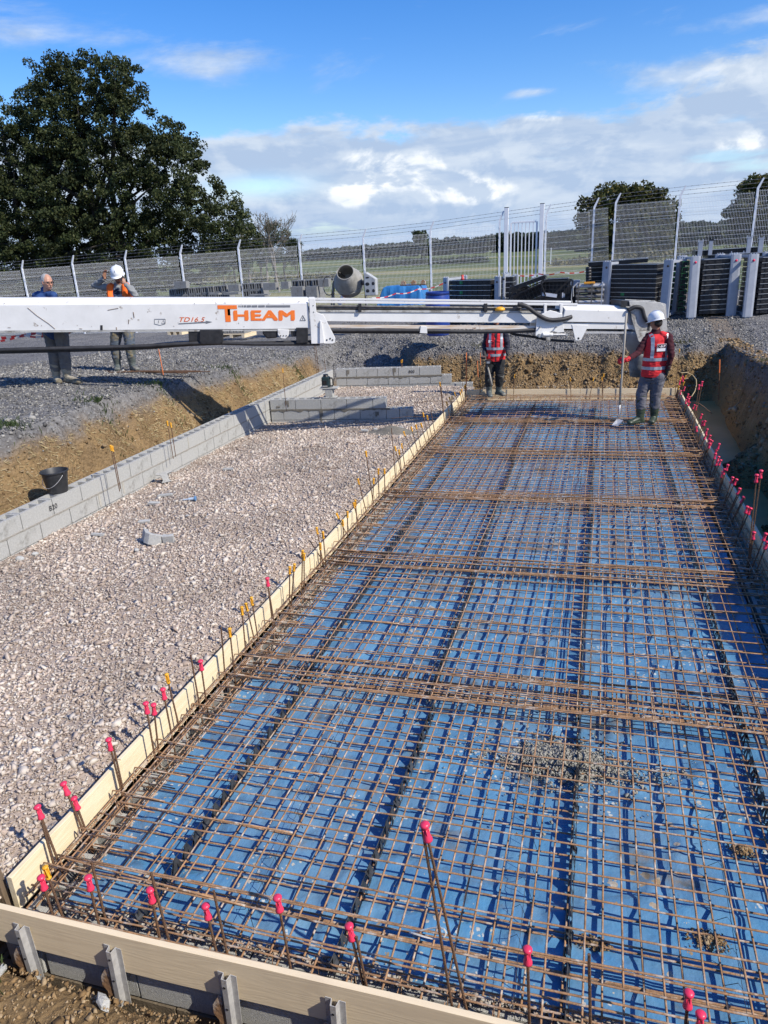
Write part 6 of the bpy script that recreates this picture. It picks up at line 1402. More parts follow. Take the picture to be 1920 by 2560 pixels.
# ------------------------------------------------------------------ blocks on pallets
s5 = lambda x, y: (400 + x / 2.765, 640 + y / 2.765)
M_blk2 = mat('stacked_block', (.26, .265, .26), (.20, .205, .20), .95, 0, 50, bump=.6, bscale=200, dirt=(.14, .13, .12), dirt_amt=.3)
b = MB(); Lb, Wb, Hb = .20, .45, .20
b.box((0, 0, -Hb / 2 + .016), (Lb, Wb, .032)); b.box((0, 0, Hb / 2 - .016), (Lb, Wb, .032)); b.box((-Lb / 2 + .016, 0, 0), (.032, Wb, Hb - .066)); b.box((Lb / 2 - .016, 0, 0), (.032, Wb, Hb - .066)); b.box((0, 0, 0), (.024, Wb, Hb - .066)); b.box((0, .1, 0), (Lb - .07, .1, Hb - .07))
ME_b2 = b.mesh('hollow_block', M_blk2)
b = MB(); b.box((0, 0, 0), (.5, .2, .2)); ME_b3 = b.mesh('solid_block', M_blk2)
bY = 20.6; cnt = 0
def row_blocks(xa, xb, ytop, Yd, rows, where):
    global cnt
    a_ = at(*s5(xa, ytop[0]), Yd); b_ = at(*s5(xb, ytop[1]), Yd); n = max(1, int((b_.x - a_.x) / .215))
    for i in range(n):
        for r_ in range(rows):
            u = (i + .5) / n; p = a_.lerp(b_, u); zt = p.z - .1 - r_ * .205
            o = place(ME_b2, 'hollow_block', None, (p.x, p.y + .22 + random.uniform(-.02, .02), zt), (0, 0, random.uniform(-.03, .03))); tag(o, '%s hollow block from the left, row %s, pallet %s' % (ORD[min(i, 48)], ('one', 'two', 'three', 'four')[r_], where), 'concrete block', 'hollow blocks on the pallet ' + where)
row_blocks(55, 465, (232, 200), bY, 4, 'furthest left'); row_blocks(565, 705, (190, 185), bY - .1, 3, 'in the middle'); row_blocks(905, 1100, (170, 160), bY + .2, 3, 'beside the concrete mixer')
def solid(px_, py_, Yd, label, sc=(1, 1, 1)):
    o = place(ME_b3, 'concrete_block', None, at(*s5(px_, py_), Yd)); o.scale = sc; tag(o, label, 'concrete block'); return o
solid(150, 198, bY, 'single grey block standing on top of the leftmost pallet', (.86, 1, 1)); solid(518, 220, bY - .1, 'grey block flush in the upper row between the left and middle pallets', (.72, 1, 1)); solid(765, 210, bY - .2, 'broad grey block in the middle of the block pallets', (.82, 1, 1))
solid(870, 202, bY - .2, 'brownish end block right of the broad grey block', (.5, 1, 1)); solid(1140, 185, bY, 'grey block at the right end of the upper row beside the mixer', (.6, 1, 1.1)); solid(380, 262, bY - .6, 'pale slab lying in front of the left pallet, above the boom', (.7, 1, .25)); solid(500, 258, bY - .6, 'second pale slab in front of the left pallet', (1.0, 1, .35)); solid(690, 268, bY - .6, 'low pale slab in front of the middle pallet', (1.2, 1, .2))
solid(955, 250, bY - .1, 'left of two big grey blocks under the row beside the mixer', (.75, 1, 1.6)); solid(1055, 250, bY - .1, 'right of two big grey blocks under the row beside the mixer', (.7, 1, 1.6))
for k, (xa, xb, y) in enumerate(((90, 210, 525), (430, 640, 545))):
    t = thing('pallet', at(*s5((xa + xb) / 2, y), bY - .9), 0, ['wooden pallet end visible below the boom at left', 'wooden pallet end visible below the boom near its black box'][k], 'pallet', 'pallets of blocks'); w = (xb - xa) / 2.765 * bY / 1775
    for j in range(3): q = MB(); q.box((-w / 2 + .05 + j * (w - .1) / 2, 0, 0), (.09, .8, .09)); q.build('runner', M_wood2, t)
    q = MB(); q.box((0, 0, .055), (w, .8, .02)); q.build('deck', M_wood2, t)
    for j in range(int(w / .21)):
        o = place(ME_b2, 'hollow_block', None, t.location + Vector((-w / 2 + .11 + j * .213, -.1, .17))); tag(o, '%s hollow block on the pallet seen under the boom, %s' % (ORD[j], ('left one', 'right one')[k]), 'concrete block', 'hollow blocks seen under the boom')

# ------------------------------------------------------------------ concrete mixer
mp_ = at(*s5(1300, 330), 20.0) - Vector((0, 0, .44)); mx = thing('concrete_mixer', mp_, 0, 'small cement mixer with its stained drum mouth tipped towards the camera', 'concrete mixer'); k_ = 20.0 / 1775 / 2.765
M_drum = mat('cement_stained_drum', (.33, .32, .29), (.24, .235, .21), .85, 0, 5, dirt=(.42, .41, .38), dirt_amt=.4, bump=.5, bscale=30)
ax = Vector((.10, -.80, .60)).normalized(); DM = ax.to_track_quat('Z', 'Y').to_matrix(); cD = Vector((.05, 0, 1.05))
q = MB(); q.lathe([(.30, -.32), (.385, -.24), (.41, -.10), (.41, -.04), (.425, -.035), (.425, .0), (.41, .005), (.41, .06), (.24, .42), (.245, .44), (.225, .44), (.222, .42), (.38, .05), (.38, -.2), (.0001, -.28)], 32, cD, DM); q.build('drum', M_drum, mx, smooth='auto')
q = MB(); q.lathe([(.0001, -.33), (.28, -.33), (.30, -.32)], 24, cD, DM); q.build('drum_base', M_drum, mx)
for a_ in (0, 2.1, 4.2):
    q = MB(); v0 = cD + DM @ Vector((.30 * math.cos(a_), .30 * math.sin(a_), -.15)); v1 = cD + DM @ Vector((.22 * math.cos(a_ + .6), .22 * math.sin(a_ + .6), .3)); q.tube([v0, v1], .02, 6); q.build('blade', M_rods, mx)
q = MB(); q.tube([(-.45, 0, 0), (-.45, .1, 1.02), (-.30, .05, 1.05)], .03, 8); q.tube([(-.62, .1, 0), (-.45, .1, 1.0)], .025, 8); q.tube([(.50, .1, 0), (.52, .1, .95), (.40, .1, 1.0)], .03, 8); q.tube([(-.55, .05, .05), (.6, .05, .05)], .03, 8); q.build('stand', M_rods, mx)
q = MB(); pth = [(-.55 + .17 * math.cos(6.28 * i / 20), -.02, .95 + .26 * math.sin(6.28 * i / 20)) for i in range(21)]; q.tube(pth, .014, 6); q.build('tilting_wheel', M_rods, mx)
q = MB(); q.prism([(.60, .66), (.60, 1.24), (.66, 1.28), (.94, 1.10), (.94, .66)], -.28, -.05, 'y'); q.build('motor_cover', mat('chalky_white_cover', (.46, .48, .48), (.36, .37, .37), .6, 0, 6, dirt=(.2, .2, .2), dirt_amt=.3), mx, bevel=.02)
q = MB()
for x, z, w, h_ in ((.70, .97, .14, .10), (.87, .98, .10, .10), (.70, .79, .12, .10), (.87, .79, .09, .1), (.71, 1.14, .12, .05)): q.ball((x, -.275, z), (w / 2, .015, h_ / 2), 8)
tag(q.build('opening', M_black, mx, smooth=True), kind='stuff')
q = MB(); q.tube([(.45, .0, 1.0), (.62, -.1, 1.0)], .07, 10); q.build('axle', M_rods, mx)
# blue tarp, barrel
tb = thing('tarpaulin_heap', at(*s3(370, 350), 20.8), 0, 'crumpled blue tarpaulin thrown over a pile beside the mixer', 'tarpaulin')
cx = np.linspace(-.72, .72, 70); cy = np.linspace(-.55, .55, 40); HX, HY = np.meshgrid(cx, cy); e_ = np.maximum(np.abs(HX / .72) ** 3, np.abs(HY / .55) ** 3)
HZ = .04 + .52 * (1 - sstep(.3, .98, e_)) * (1 + .07 * fnoise(HX, HY, 4, 3, 2)) + .06 * (1 - np.abs(fnoise(HX * 2.2 + HY, HY * .5, 9, 3, 2.4))) - .25
ii = np.arange(HX.size).reshape(HX.shape); FF = np.stack([ii[:-1, :-1], ii[:-1, 1:], ii[1:, 1:], ii[1:, :-1]], -1).reshape(-1, 4)
VV = np.stack([HX + .05 * fnoise(HX, HY, 14, 3, 5), HY * (1 + .12 * fnoise(HX, HY, 24, 3, 6)), HZ], -1)
o = bpy.data.objects.new('sheet', np_mesh('sheet', VV.reshape(-1, 3), FF, mat('blue_tarpaulin', (.02, .12, .34), (.04, .20, .46), .35, 0, 3, bump=.6, bscale=12), None, True)); col.objects.link(o); o.parent = tb
pl = thing('plank_on_tarpaulin', at(*s3(440, 240), 20.6), 0, 'wooden plank with three rusty brackets lying on the blue tarpaulin', 'plank'); q = MB(); q.box((0, 0, 0), (.75, .14, .03)); q.build('plank', MATS['old_wood'], pl)
for x in (-.28, .02, .30): q = MB(); q.box((x, 0, .06), (.13, .08, .08)); q.box((x, 0, .11), (.06, .05, .03)); q.build('bracket', M_rust, pl)
br = thing('blue_barrel', at(*s3(648, 655), 17.3), 0, 'blue plastic barrel standing on the gravel behind the boom', 'barrel'); hb = at(*s3(648, 295), 17.3).z - br.location.z; rb = .5 * (at(*s3(745, 450), 17.3).x - at(*s3(548, 450), 17.3).x)
q = MB(); q.lathe([(.0001, 0), (rb * .9, 0), (rb * .97, .03), (rb, hb * .3), (rb * 1.02, hb * .33), (rb, hb * .36), (rb, hb * .62), (rb * 1.02, hb * .65), (rb, hb * .68), (rb * .98, hb * .88), (rb * .92, hb * .94), (rb * .95, hb * .95), (rb * .95, hb), (rb * .90, hb), (rb * .90, hb * .97), (.0001, hb * .96)], 32)
q.build('drum', mat('blue_barrel_plastic', (.012, .045, .24), (.02, .06, .30), .4, 0, 4, dirt=(.1, .12, .2), dirt_amt=.3), br, smooth='auto')
q = MB(); q.lathe([(rb * .955, hb * .93), (rb * .985, hb * .935), (rb * .985, hb * .965), (rb * .955, hb * .97)], 32); q.build('clamp_ring', mat('dark_blue_ring', (.008, .02, .12), None, .4), br)
# red and white tape
def tape(pts, label, w=.035, seg=.14, name='barrier_tape'):
    P_ = [Vector(p) for p in pts]; path = []; 
    for a_, b_ in zip(P_[:-1], P_[1:]):
        n = max(1, int((b_ - a_).length / seg))
        for i in range(n):
            p = a_.lerp(b_, i / n); p.z -= .05 * math.sin(math.pi * i / n); path.append(p)
    path.append(P_[-1]); q = MB()
    for i in range(len(path) - 1):
        u = Vector((0, .2 * math.sin(i * .7), 1)).normalized() * w / 2; u2 = Vector((0, .2 * math.sin((i + 1) * .7), 1)).normalized() * w / 2
        q.add([path[i] - u, path[i + 1] - u2, path[i + 1] + u2, path[i] + u], [(0, 1, 2, 3)], i % 2)
    o = q.build(name, [mat('tape_white', (.75, .74, .72), None, .5), mat('tape_red', (.60, .03, .03), None, .5)]); return tag(o, label, 'barrier tape')
tape([at(*s3(100, 345), 19.0), at(*s3(300, 310), 19.3), at(*s3(480, 275), 19.6), at(*s3(690, 228), 19.8)], 'red and white tape strung past the mixer and the blue tarpaulin', .03, .10)
tape([at(*s3(1290, 158), 24), at(*s3(1480, 148), 24), at(*s3(1659, 135), 24), at(*s3(1900, 120), 24)], 'red and white tape crossing behind the gate area', .035, .14)
tape([at(-60, 842, 9.9), at(90, 832, 9.9), at(190, 825, 9.9)], 'red and white tape under the boom by the grey haired man', .05, .10)
tape([at(-60, 852, 9.8), at(60, 838, 9.8), at(130, 832, 9.8)], 'second strand of red and white tape at the left edge of the photo', .03, .10)
q = MB()
for i in range(9): q.box((random.uniform(-.12, .12), random.uniform(-.05, .05), random.uniform(-.1, .1)), (.16, .01, .10), rz=random.uniform(-1, 1), ry=random.uniform(-1, 1), mi=i % 2)
tag(q.build('crumpled_sacks', [MATS['tape_white'], MATS['tape_red']], None, loc=at(*s5(1250, 300), 19.8)), 'crumpled red and white sacking at the foot of the mixer', 'sack', kind='stuff')

# ------------------------------------------------------------------ small things on the near ground
bk = thing('black_bucket', (-6.17, 6.66, .45), R(-10), 'black builder\'s bucket with wire handle standing on the block wall', 'bucket')
q = MB(); q.lathe([(.0001, 0), (.108, 0), (.113, .01), (.148, .25), (.162, .255), (.163, .268), (.150, .272), (.142, .262), (.105, .02), (.0001, .015)], 32); q.build('pail', mat('dusty_black_plastic', (.018, .02, .022), (.04, .042, .045), .5, 0, 9, dirt=(.12, .12, .12), dirt_amt=.25), bk, smooth='auto')
q = MB(); q.tube([(.155 * math.cos(a_), -.155 * math.sin(a_) * .55 - .06 * math.sin(a_), .245 - .16 * math.sin(a_)) for a_ in np.linspace(0, math.pi, 21)], .0035, 6); q.build('handle', M_galv, bk, smooth=True)
for k in (-1, 1): q = MB(); q.box((k * .16, 0, .245), (.02, .03, .03)); q.build('lug', M_black, bk, bevel=.004)
# laser level on its pedestal
pd = thing('pedestal_block', (-4.90, 12.62, .44), R(8), 'upturned grey block used as a stand for the laser level', 'concrete block'); b = MB()
b.box((0, 0, .012), (.26, .19, .024)); b.box((0, 0, .10), (.14, .18, .16)); b.box((0, 0, .19), (.34, .20, .025)); b.box((-.10, 0, .17), (.04, .18, .03)); b.box((.10, 0, .17), (.04, .18, .03)); b.build('block', M_block, pd, bevel=.006)
ls = thing('laser_level', (-4.93, 12.60, .643), R(8), 'dark teal rotating laser level with carrying handle on the upturned block', 'laser level')
M_teal = mat('dark_teal_plastic', (.012, .03, .034), (.02, .04, .045), .45); q = MB(); q.box((-.02, 0, .10), (.15, .14, .20)); q.build('housing', M_teal, ls, bevel=.02)
q = MB(); q.lathe([(.055, .19), (.058, .20), (.045, .235), (.05, .245), (.0001, .25)], 16, (-.02, 0, 0)); q.build('head', M_black, ls, smooth='auto')
q = MB(); q.tube([(.05, -.05, .18), (.11, -.05, .18), (.125, -.05, .15), (.125, -.05, .05), (.11, -.05, .03), (.05, -.05, .03)], .014, 8); q.build('handle', M_black, ls, smooth=True)
q = MB(); q.box((-.03, -.072, .10), (.07, .006, .07)); q.build('display', mat('dark_glass', (.02, .02, .022), None, .1), ls); q = MB(); q.box((-.03, -.072, .03), (.10, .006, .02)); q.build('stripe', M_galv, ls)
# broken block pieces on the stone
def shard(name, pts, h, loc, rot, label, m_=M_block):
    q = MB(); q.prism(pts, 0, h, 'z'); o = q.build(name, m_, None, bevel=.004); o.location = loc; o.rotation_euler = rot; return tag(o, label, 'block fragment')
M_pale = mat('pale_block', (.48, .48, .45), (.38, .38, .36), .92, 0, 40, bump=.7, bscale=200)
fz = lambda x, y: float(fill_z(np.array([x]), np.array([y])))
shard('broken_block', [(-.14, .10), (-.06, -.04), (.0, -.07), (.12, -.03), (.13, .02), (.02, -.02), (-.03, .0), (-.09, .11)], .12, (-4.54, 6.05, fz(-4.54, 6.05) + .01), (R(-12), R(14), R(10)), 'L shaped broken block piece standing on the stone bed', M_pale)
shard('broken_block', [(-.06, -.03), (.06, -.03), (.055, .03), (.0, .01), (-.055, .03)], .09, (-4.35, 6.12, fz(-4.35, 6.12)), (R(10), 0, R(20)), 'small broken block piece just right of the L shaped one', M_pale)
shard('broken_block', [(-.12, .03), (-.10, .05), (.10, .055), (.12, .03), (.05, .015), (.04, -.06), (.08, -.10), (-.06, -.10), (-.03, -.06), (-.04, .015)], .12, (-5.86, 8.40, fz(-5.86, 8.4) + .08), (R(72), R(-8), R(28)), 'broken H shaped block leaning against the long block wall', M_pale)
for i, (x, y, w, l_, rz) in enumerate(((-5.36, 7.62, .07, .20, .2), (-5.34, 7.33, .06, .16, .1), (-5.03, 6.66, .06, .14, .3), (-5.36, 6.24, .05, .15, .1), (-5.07, 8.80, .05, .16, .1))):
    shard('block_fragment', [(-l_ / 2, -w / 2), (l_ / 2, -w / 3), (l_ / 2.2, w / 2), (-l_ / 2.4, w / 2.2)], .028, (x, y, fz(x, y) + .01), (R(random.uniform(-12, 12)), R(random.uniform(-8, 8)), rz),
          ['flat block fragment, upper of the pair left of the blue tipped bolt', 'flat block fragment, lower of the pair left of the blue tipped bolt', 'flat fragment just above the L shaped broken block', 'flat fragment left of the L shaped broken block', 'flat grey fragment farthest along the stone bed'][i], M_pale)
for i, (x, y, s_) in enumerate(((-5.86, 5.58, .055), (-5.78, 5.72, .04), (-4.58, 5.86, .04), (-4.6, 6.9, .03))):
    q = MB(); q.ball((0, 0, 0), (s_, s_ * .7, s_ * .5), 5); o = q.build('pale_stone', M_pale, None, loc=(x, y, fz(x, y) + .015)); o.rotation_euler = (.3, .2, i); tag(o, ['larger of two whitish stones at the foot of the long block wall', 'smaller of two whitish stones at the foot of the long wall', 'ochre white stone just below the L shaped broken block', 'pale stone between the fragments on the stone bed'][i], 'stone')
bo = thing('blue_tipped_bolt', (-4.86, 7.43, fz(-4.86, 7.43) + .02), R(18), 'pale plastic bolt with blue flange lying on the stone bed', 'bolt'); q = MB(); q.tube([(-.10, 0, 0), (-.03, 0, .004), (-.03, 0, .004), (.05, 0, .008)], [.008, .010, .018, .018], 10); q.build('shaft', mat('pale_blue_plastic', (.45, .55, .65), None, .4), bo); q = MB(); q.tube([(.05, 0, .008), (.062, 0, .008)], .034, 14); q.build('flange', mat('blue_plastic', (.12, .28, .50), None, .4), bo)
# mortar left over beside the cross wall
HX, HY = np.meshgrid(np.linspace(-.5, .5, 40), np.linspace(-.35, .35, 30)); HZ = -.03 + .13 * np.exp(-((HX / .33) ** 2 + (HY / .2) ** 2)) + .02 * fnoise(HX, HY, 5, 4, 7)
ii = np.arange(HX.size).reshape(HX.shape); FF = np.stack([ii[:-1, :-1], ii[:-1, 1:], ii[1:, 1:], ii[1:, :-1]], -1).reshape(-1, 4)
o = bpy.data.objects.new('mortar_heap', np_mesh('mortar_heap', np.stack([HX, HY, HZ], -1).reshape(-1, 3), FF, M_wetm, None, True)); col.objects.link(o); o.location = (-3.42, 11.75, fz(-3.42, 11.75) + .0); tag(o, 'drying brown mortar heap at the foot of the stepped cross wall', 'mortar heap')
for i, (x, y, l_) in enumerate(((-3.95, 11.75, .13), (-3.78, 11.85, .06), (-3.35, 12.0, .10))):
    shard('block_fragment', [(-l_ / 2, -.03), (l_ / 2, -.025), (l_ / 2, .03), (-l_ / 2, .025)], .03, (x, y, fz(x, y) + .02), (0, .1, .1), ['pale flat piece left of the mortar heap', 'tiny white lump left of the mortar heap', 'pale bit stuck on top of the mortar heap'][i], M_pale)
# offcut bars lying on the stone
for i, (x, y, l_, rz, zz) in enumerate(((-4.2, 10.0, .35, .2, .02), (-3.9, 10.4, .5, -.2, .03), (-3.6, 8.9, .30, .1, .02), (-3.0, 9.9, .5, -.7, .06), (-3.55, 7.2, .25, -.5, .02), (-3.1, 12.15, .9, .12, .17), (-2.95, 13.3, 1.0, .12, .17))):
    q = MB(); q.tube([(-l_ / 2, 0, 0), (-l_ / 6, .02, .03), (l_ / 3, -.01, .02), (l_ / 2, .02, 0)], .004, 5); o = q.build('wire_offcut', M_bar, None, loc=(x, y, fz(x, y) + zz)); o.rotation_euler = (0, 0, rz); tag(o, 'bent wire offcut lying on the stone bed, %s from the cross wall end' % ORD[i], 'wire', 'wire offcuts on the stone bed')
# loose rods on the upper ground and survey stakes
rd = thing('rod_pile', (-7.75, 11.25, gz(-7.75, 11.25)), R(3), 'thin bundle of dark rods lying on the gravel near the men', 'rods')
for i in range(9):
    q = MB(); l_ = random.uniform(1.5, 1.9); q.tube([(-l_ / 2, 0, 0), (0, 0, .01), (l_ / 2, 0, 0)], .009, 5); o = q.build('rod', M_bar, rd); o.location = (random.uniform(-.2, .2), random.uniform(-.06, .06), .02 + .012 * (i % 3)); o.rotation_euler = (0, 0, random.uniform(-.07, .07))
M_stake = mat('orange_sprayed_wood', (.78, .22, .06), (.68, .17, .05), .8, 0, 6)
def survey_stake(base, top, split, label, r=.012):
    base = Vector(base); top = Vector(top); t = thing('survey_stake', base, 0, label, 'stake', 'orange marked survey stakes'); d = top - base; q = MB(); q.tube([(0, 0, 0), d * split], r * .8, 6); q.build('rod', M_bar, t); q = MB(); q.tube([d * split, d], r, 6); q.build('orange_top', M_stake, t)
u = lambda x, y, ox, oy, sc: (ox + x / sc, oy + y / sc)
def stake_px(b, t_, Y, split, label, r=.012): survey_stake(at(*b, Y), at(*t_, Y), split, label, r)
stake_px(u(590, 535, 0, 960, 2.592), u(505, 370, 0, 960, 2.592), 8.0, .35, 'orange topped stake leaning on the bank behind the bucket', .018)
stake_px(u(1062, 995, 0, 560, 2.592), u(1028, 812, 0, 560, 2.592), 10.9, .1, 'thin faded orange stake standing by the rod bundle', .007)
stake_px(u(1172, 715, 1500, 820, 3.95), u(1182, 312, 1500, 820, 3.95), 14.3, .68, 'stake with red top standing in the muddy water at the back', .012)
stake_px(u(915, 620, 1000, 880, 5.53), u(918, 8, 1000, 880, 5.53), 14.95, .12, 'tall orange stake at the far left corner of the slab', .010)
stake_px(u(1085, 490, 1000, 880, 5.53), u(1070, 125, 1000, 880, 5.53), 15.7, .4, 'thin orange stake left of the man at the far corner', .008)
stake_px(u(1112, 440, 1000, 880, 5.53), u(1112, 10, 1000, 880, 5.53), 16.3, .6, 'orange stake standing against the bank beside the far man', .008)
for i, ((bx, by), (tx, ty), Y, cs) in enumerate((((u(745, 508, 0, 960, 2.592)), u(715, 395, 0, 960, 2.592), 7.2, 'y'), (u(752, 505, 0, 960, 2.592), u(727, 400, 0, 960, 2.592), 7.3, 'y'), (u(1104, 345, 0, 960, 2.592), u(1082, 238, 0, 960, 2.592), 8.7, 'y'), (u(1120, 340, 0, 960, 2.592), u(1105, 250, 0, 960, 2.592), 8.8, 'y'),
        (u(388, 160, 560, 900, 2.592), u(380, 55, 560, 900, 2.592), 12.0, 'y'), (u(345, 920, 900, 640, 3.318), u(342, 862, 900, 640, 3.318), 16.4, 'y'), (u(350, 920, 900, 640, 3.318), u(350, 857, 900, 640, 3.318), 16.4, 'y'))):
    b_ = at(bx, by, Y); t_ = at(tx, ty, Y); pin(cs, b_.x, b_.y, t_.x, t_.y, t_.z, ['left of a pair of yellow capped bars rising from the long wall near the bucket', 'right of a pair of yellow capped bars rising from the long wall near the bucket', 'left of the second pair of yellow capped bars on the long wall', 'right of the second pair of yellow capped bars on the long wall', 'lone yellow capped bar at the far part of the long wall', 'left of two yellow capped bars on the far wall', 'right of two yellow capped bars on the far wall'][i], 'starter bars on the block walls', z0=.3)
for i, ((bx, by), (tx, ty)) in enumerate(((u(1085, 815, 400, 640, 2.765), u(1065, 590, 400, 640, 2.765)), (u(1100, 812, 400, 640, 2.765), u(1075, 600, 400, 640, 2.765)), (u(1143, 790, 400, 640, 2.765), u(1138, 715, 400, 640, 2.765)))):
    b_ = at(bx, by, 15.6); t_ = at(tx, ty, 15.6); pin('b', b_.x, b_.y, t_.x, t_.y, t_.z, ['leftmost tall bare bar at the far end of the long wall', 'second tall bare bar at the far end of the long wall', 'short bare bar at the corner of the long and far walls'][i], 'bare bars at the wall corner', z0=.3)
# hanging hoses / wire in the ditch
q = MB(); P_ = [at(*u(x, y, 1700, 900, 7.54), Y) for x, y, Y in ((20, 240, 14.6), (130, 238, 14.8), (240, 285, 14.8), (305, 370, 14.7), (310, 470, 14.5), (280, 590, 14.3), (215, 690, 14.0))]; q.tube(P_, .009, 6); tag(q.build('bent_rod', mat('ochre_pipe', (.42, .33, .18), None, .6), None, smooth=True), 'pale bent rod arching over the muddy water at the far right corner', 'rod')
q = MB(); P_ = [at(*u(x, y, 1700, 900, 7.54), Y) for x, y, Y in ((200, 790, 12.9), (350, 815, 12.8), (450, 880, 12.8), (520, 945, 12.7), (600, 1005, 12.6))]; q.tube(P_, .008, 6); tag(q.build('cable', M_bar, None, smooth=True), 'dark cable end dipping into the muddy water', 'cable')
q = MB(); P_ = [at(*u(x, y, 1700, 900, 7.54), Y) for x, y, Y in ((875, 960, 13.0), (990, 900, 13.1), (1090, 820, 13.3), (1180, 750, 13.5))]; q.tube(P_, .006, 6); tag(q.build('pale_stick', MATS['ochre_pipe'], None, smooth=True), 'pale stick lying at the foot of the right bank', 'stick')
# chalky stones in front soil
for i, (px_, py_, s_) in enumerate(((310, 1170, .055), (45, 1215, .05), (700, 1430, .06), (940, 1370, .022), (20, 1010, .04))):
    p = on_z(px_ / 2.592, 2000 + py_ / 2.592, -.13); q = MB(); s_ *= .75; q.ball((0, 0, 0), (s_, s_ * .6, s_ * .55), 4); q.v = [(v_[0] * random.uniform(.7, 1.25), v_[1] * random.uniform(.7, 1.25), v_[2] * random.uniform(.7, 1.2)) for v_ in q.v]; o = q.build('rubble_stone', M_pale, None, loc=(p.x, p.y, gz(p.x, p.y) + .02)); o.rotation_euler = (.2, -.3, i * 1.3); tag(o, ['pale stone by the leftmost steel bracket', 'pale stone at the very left edge in front of the board', 'pale stone at the bottom edge between the brackets', 'tiny white stone in the front soil', 'small stone behind the weeds at the left edge'][i], 'stone')

# ------------------------------------------------------------------ plants
def leaf_mat(name, c1, c2, c3):
    m_ = bpy.data.materials.new(name); nt, N_, L_ = nodes_of(m_); b = N_['Principled BSDF']; b.inputs['Roughness'].default_value = .65; b.inputs['Specular IOR Level'].default_value = .2
    g_ = N_.new('ShaderNodeNewGeometry'); r = N_.new('ShaderNodeValToRGB'); L_.new(g_.outputs['Random Per Island'], r.inputs[0]); e_ = r.color_ramp.elements; e_[0].color = (*c1, 1); e_[1].color = (*c3, 1); m2 = e_.new(.6); m2.color = (*c2, 1)
    t_ = N_.new('ShaderNodeTexCoord'); n_ = N_.new('ShaderNodeTexNoise'); n_.inputs['Scale'].default_value = .5; n_.inputs['Detail'].default_value = 4; L_.new(t_.outputs['Object'], n_.inputs['Vector'])
    mr = N_.new('ShaderNodeMapRange'); L_.new(n_.outputs['Fac'], mr.inputs[0]); mr.inputs[1].default_value = .3; mr.inputs[2].default_value = .7; mr.inputs[3].default_value = .6; mr.inputs[4].default_value = 1.35
    mx = N_.new('ShaderNodeVectorMath'); mx.operation = 'SCALE'; L_.new(r.outputs[0], mx.inputs[0]); L_.new(mr.outputs[0], mx.inputs['Scale']); L_.new(mx.outputs[0], b.inputs['Base Color'])
    tr = N_.new('ShaderNodeBsdfTranslucent'); L_.new(mx.outputs[0], tr.inputs[0]); ms = N_.new('ShaderNodeMixShader'); ms.inputs[0].default_value = .22; out = N_['Material Output']; L_.new(b.outputs[0], ms.inputs[1]); L_.new(tr.outputs[0], ms.inputs[2]); L_.new(ms.outputs[0], out.inputs[0])
    return m_
M_lf = leaf_mat('dark_oak_leaves', (.022, .034, .014), (.042, .058, .020), (.085, .092, .036)); M_lf2 = leaf_mat('autumn_leaves', (.035, .050, .015), (.065, .075, .022), (.14, .115, .035)); M_lf3 = leaf_mat('hedge_leaves', (.035, .055, .028), (.050, .070, .035), (.085, .10, .05))
M_bark = mat('bark', (.07, .06, .05), (.035, .03, .025), .95, 0, 10, bump=.8)
def leaves(centres, radii, per, size, seed, flat=.75):
    g_ = np.random.default_rng(seed); C = np.repeat(centres, per, 0); Rr = np.repeat(radii, per); n = len(C)
    d = g_.normal(size=(n, 3)); d /= np.linalg.norm(d, axis=1)[:, None]; P = C + d * (Rr * g_.uniform(.25, 1.0, n) ** .5)[:, None] * np.array([1, 1, flat])
    a = g_.normal(size=(n, 3)); a /= np.linalg.norm(a, axis=1)[:, None]; b = np.cross(a, g_.normal(size=(n, 3))); b /= np.linalg.norm(b, axis=1)[:, None]
    s = size * g_.uniform(.6, 1.4, n)[:, None]; V = np.stack([P - a * s, P + b * s * .55, P + a * s, P - b * s * .55], 1).reshape(-1, 3); F_ = np.arange(4 * n).reshape(-1, 4); return V, F_
def in_poly(px_, pz_, poly):
    inside = np.zeros(len(px_), bool); j = len(poly) - 1
    for i in range(len(poly)):
        xi, zi = poly[i]; xj, zj = poly[j]; c = ((zi > pz_) != (zj > pz_)) & (px_ < (xj - xi) * (pz_ - zi) / (zj - zi + 1e-9) + xi); inside ^= c; j = i
    return inside
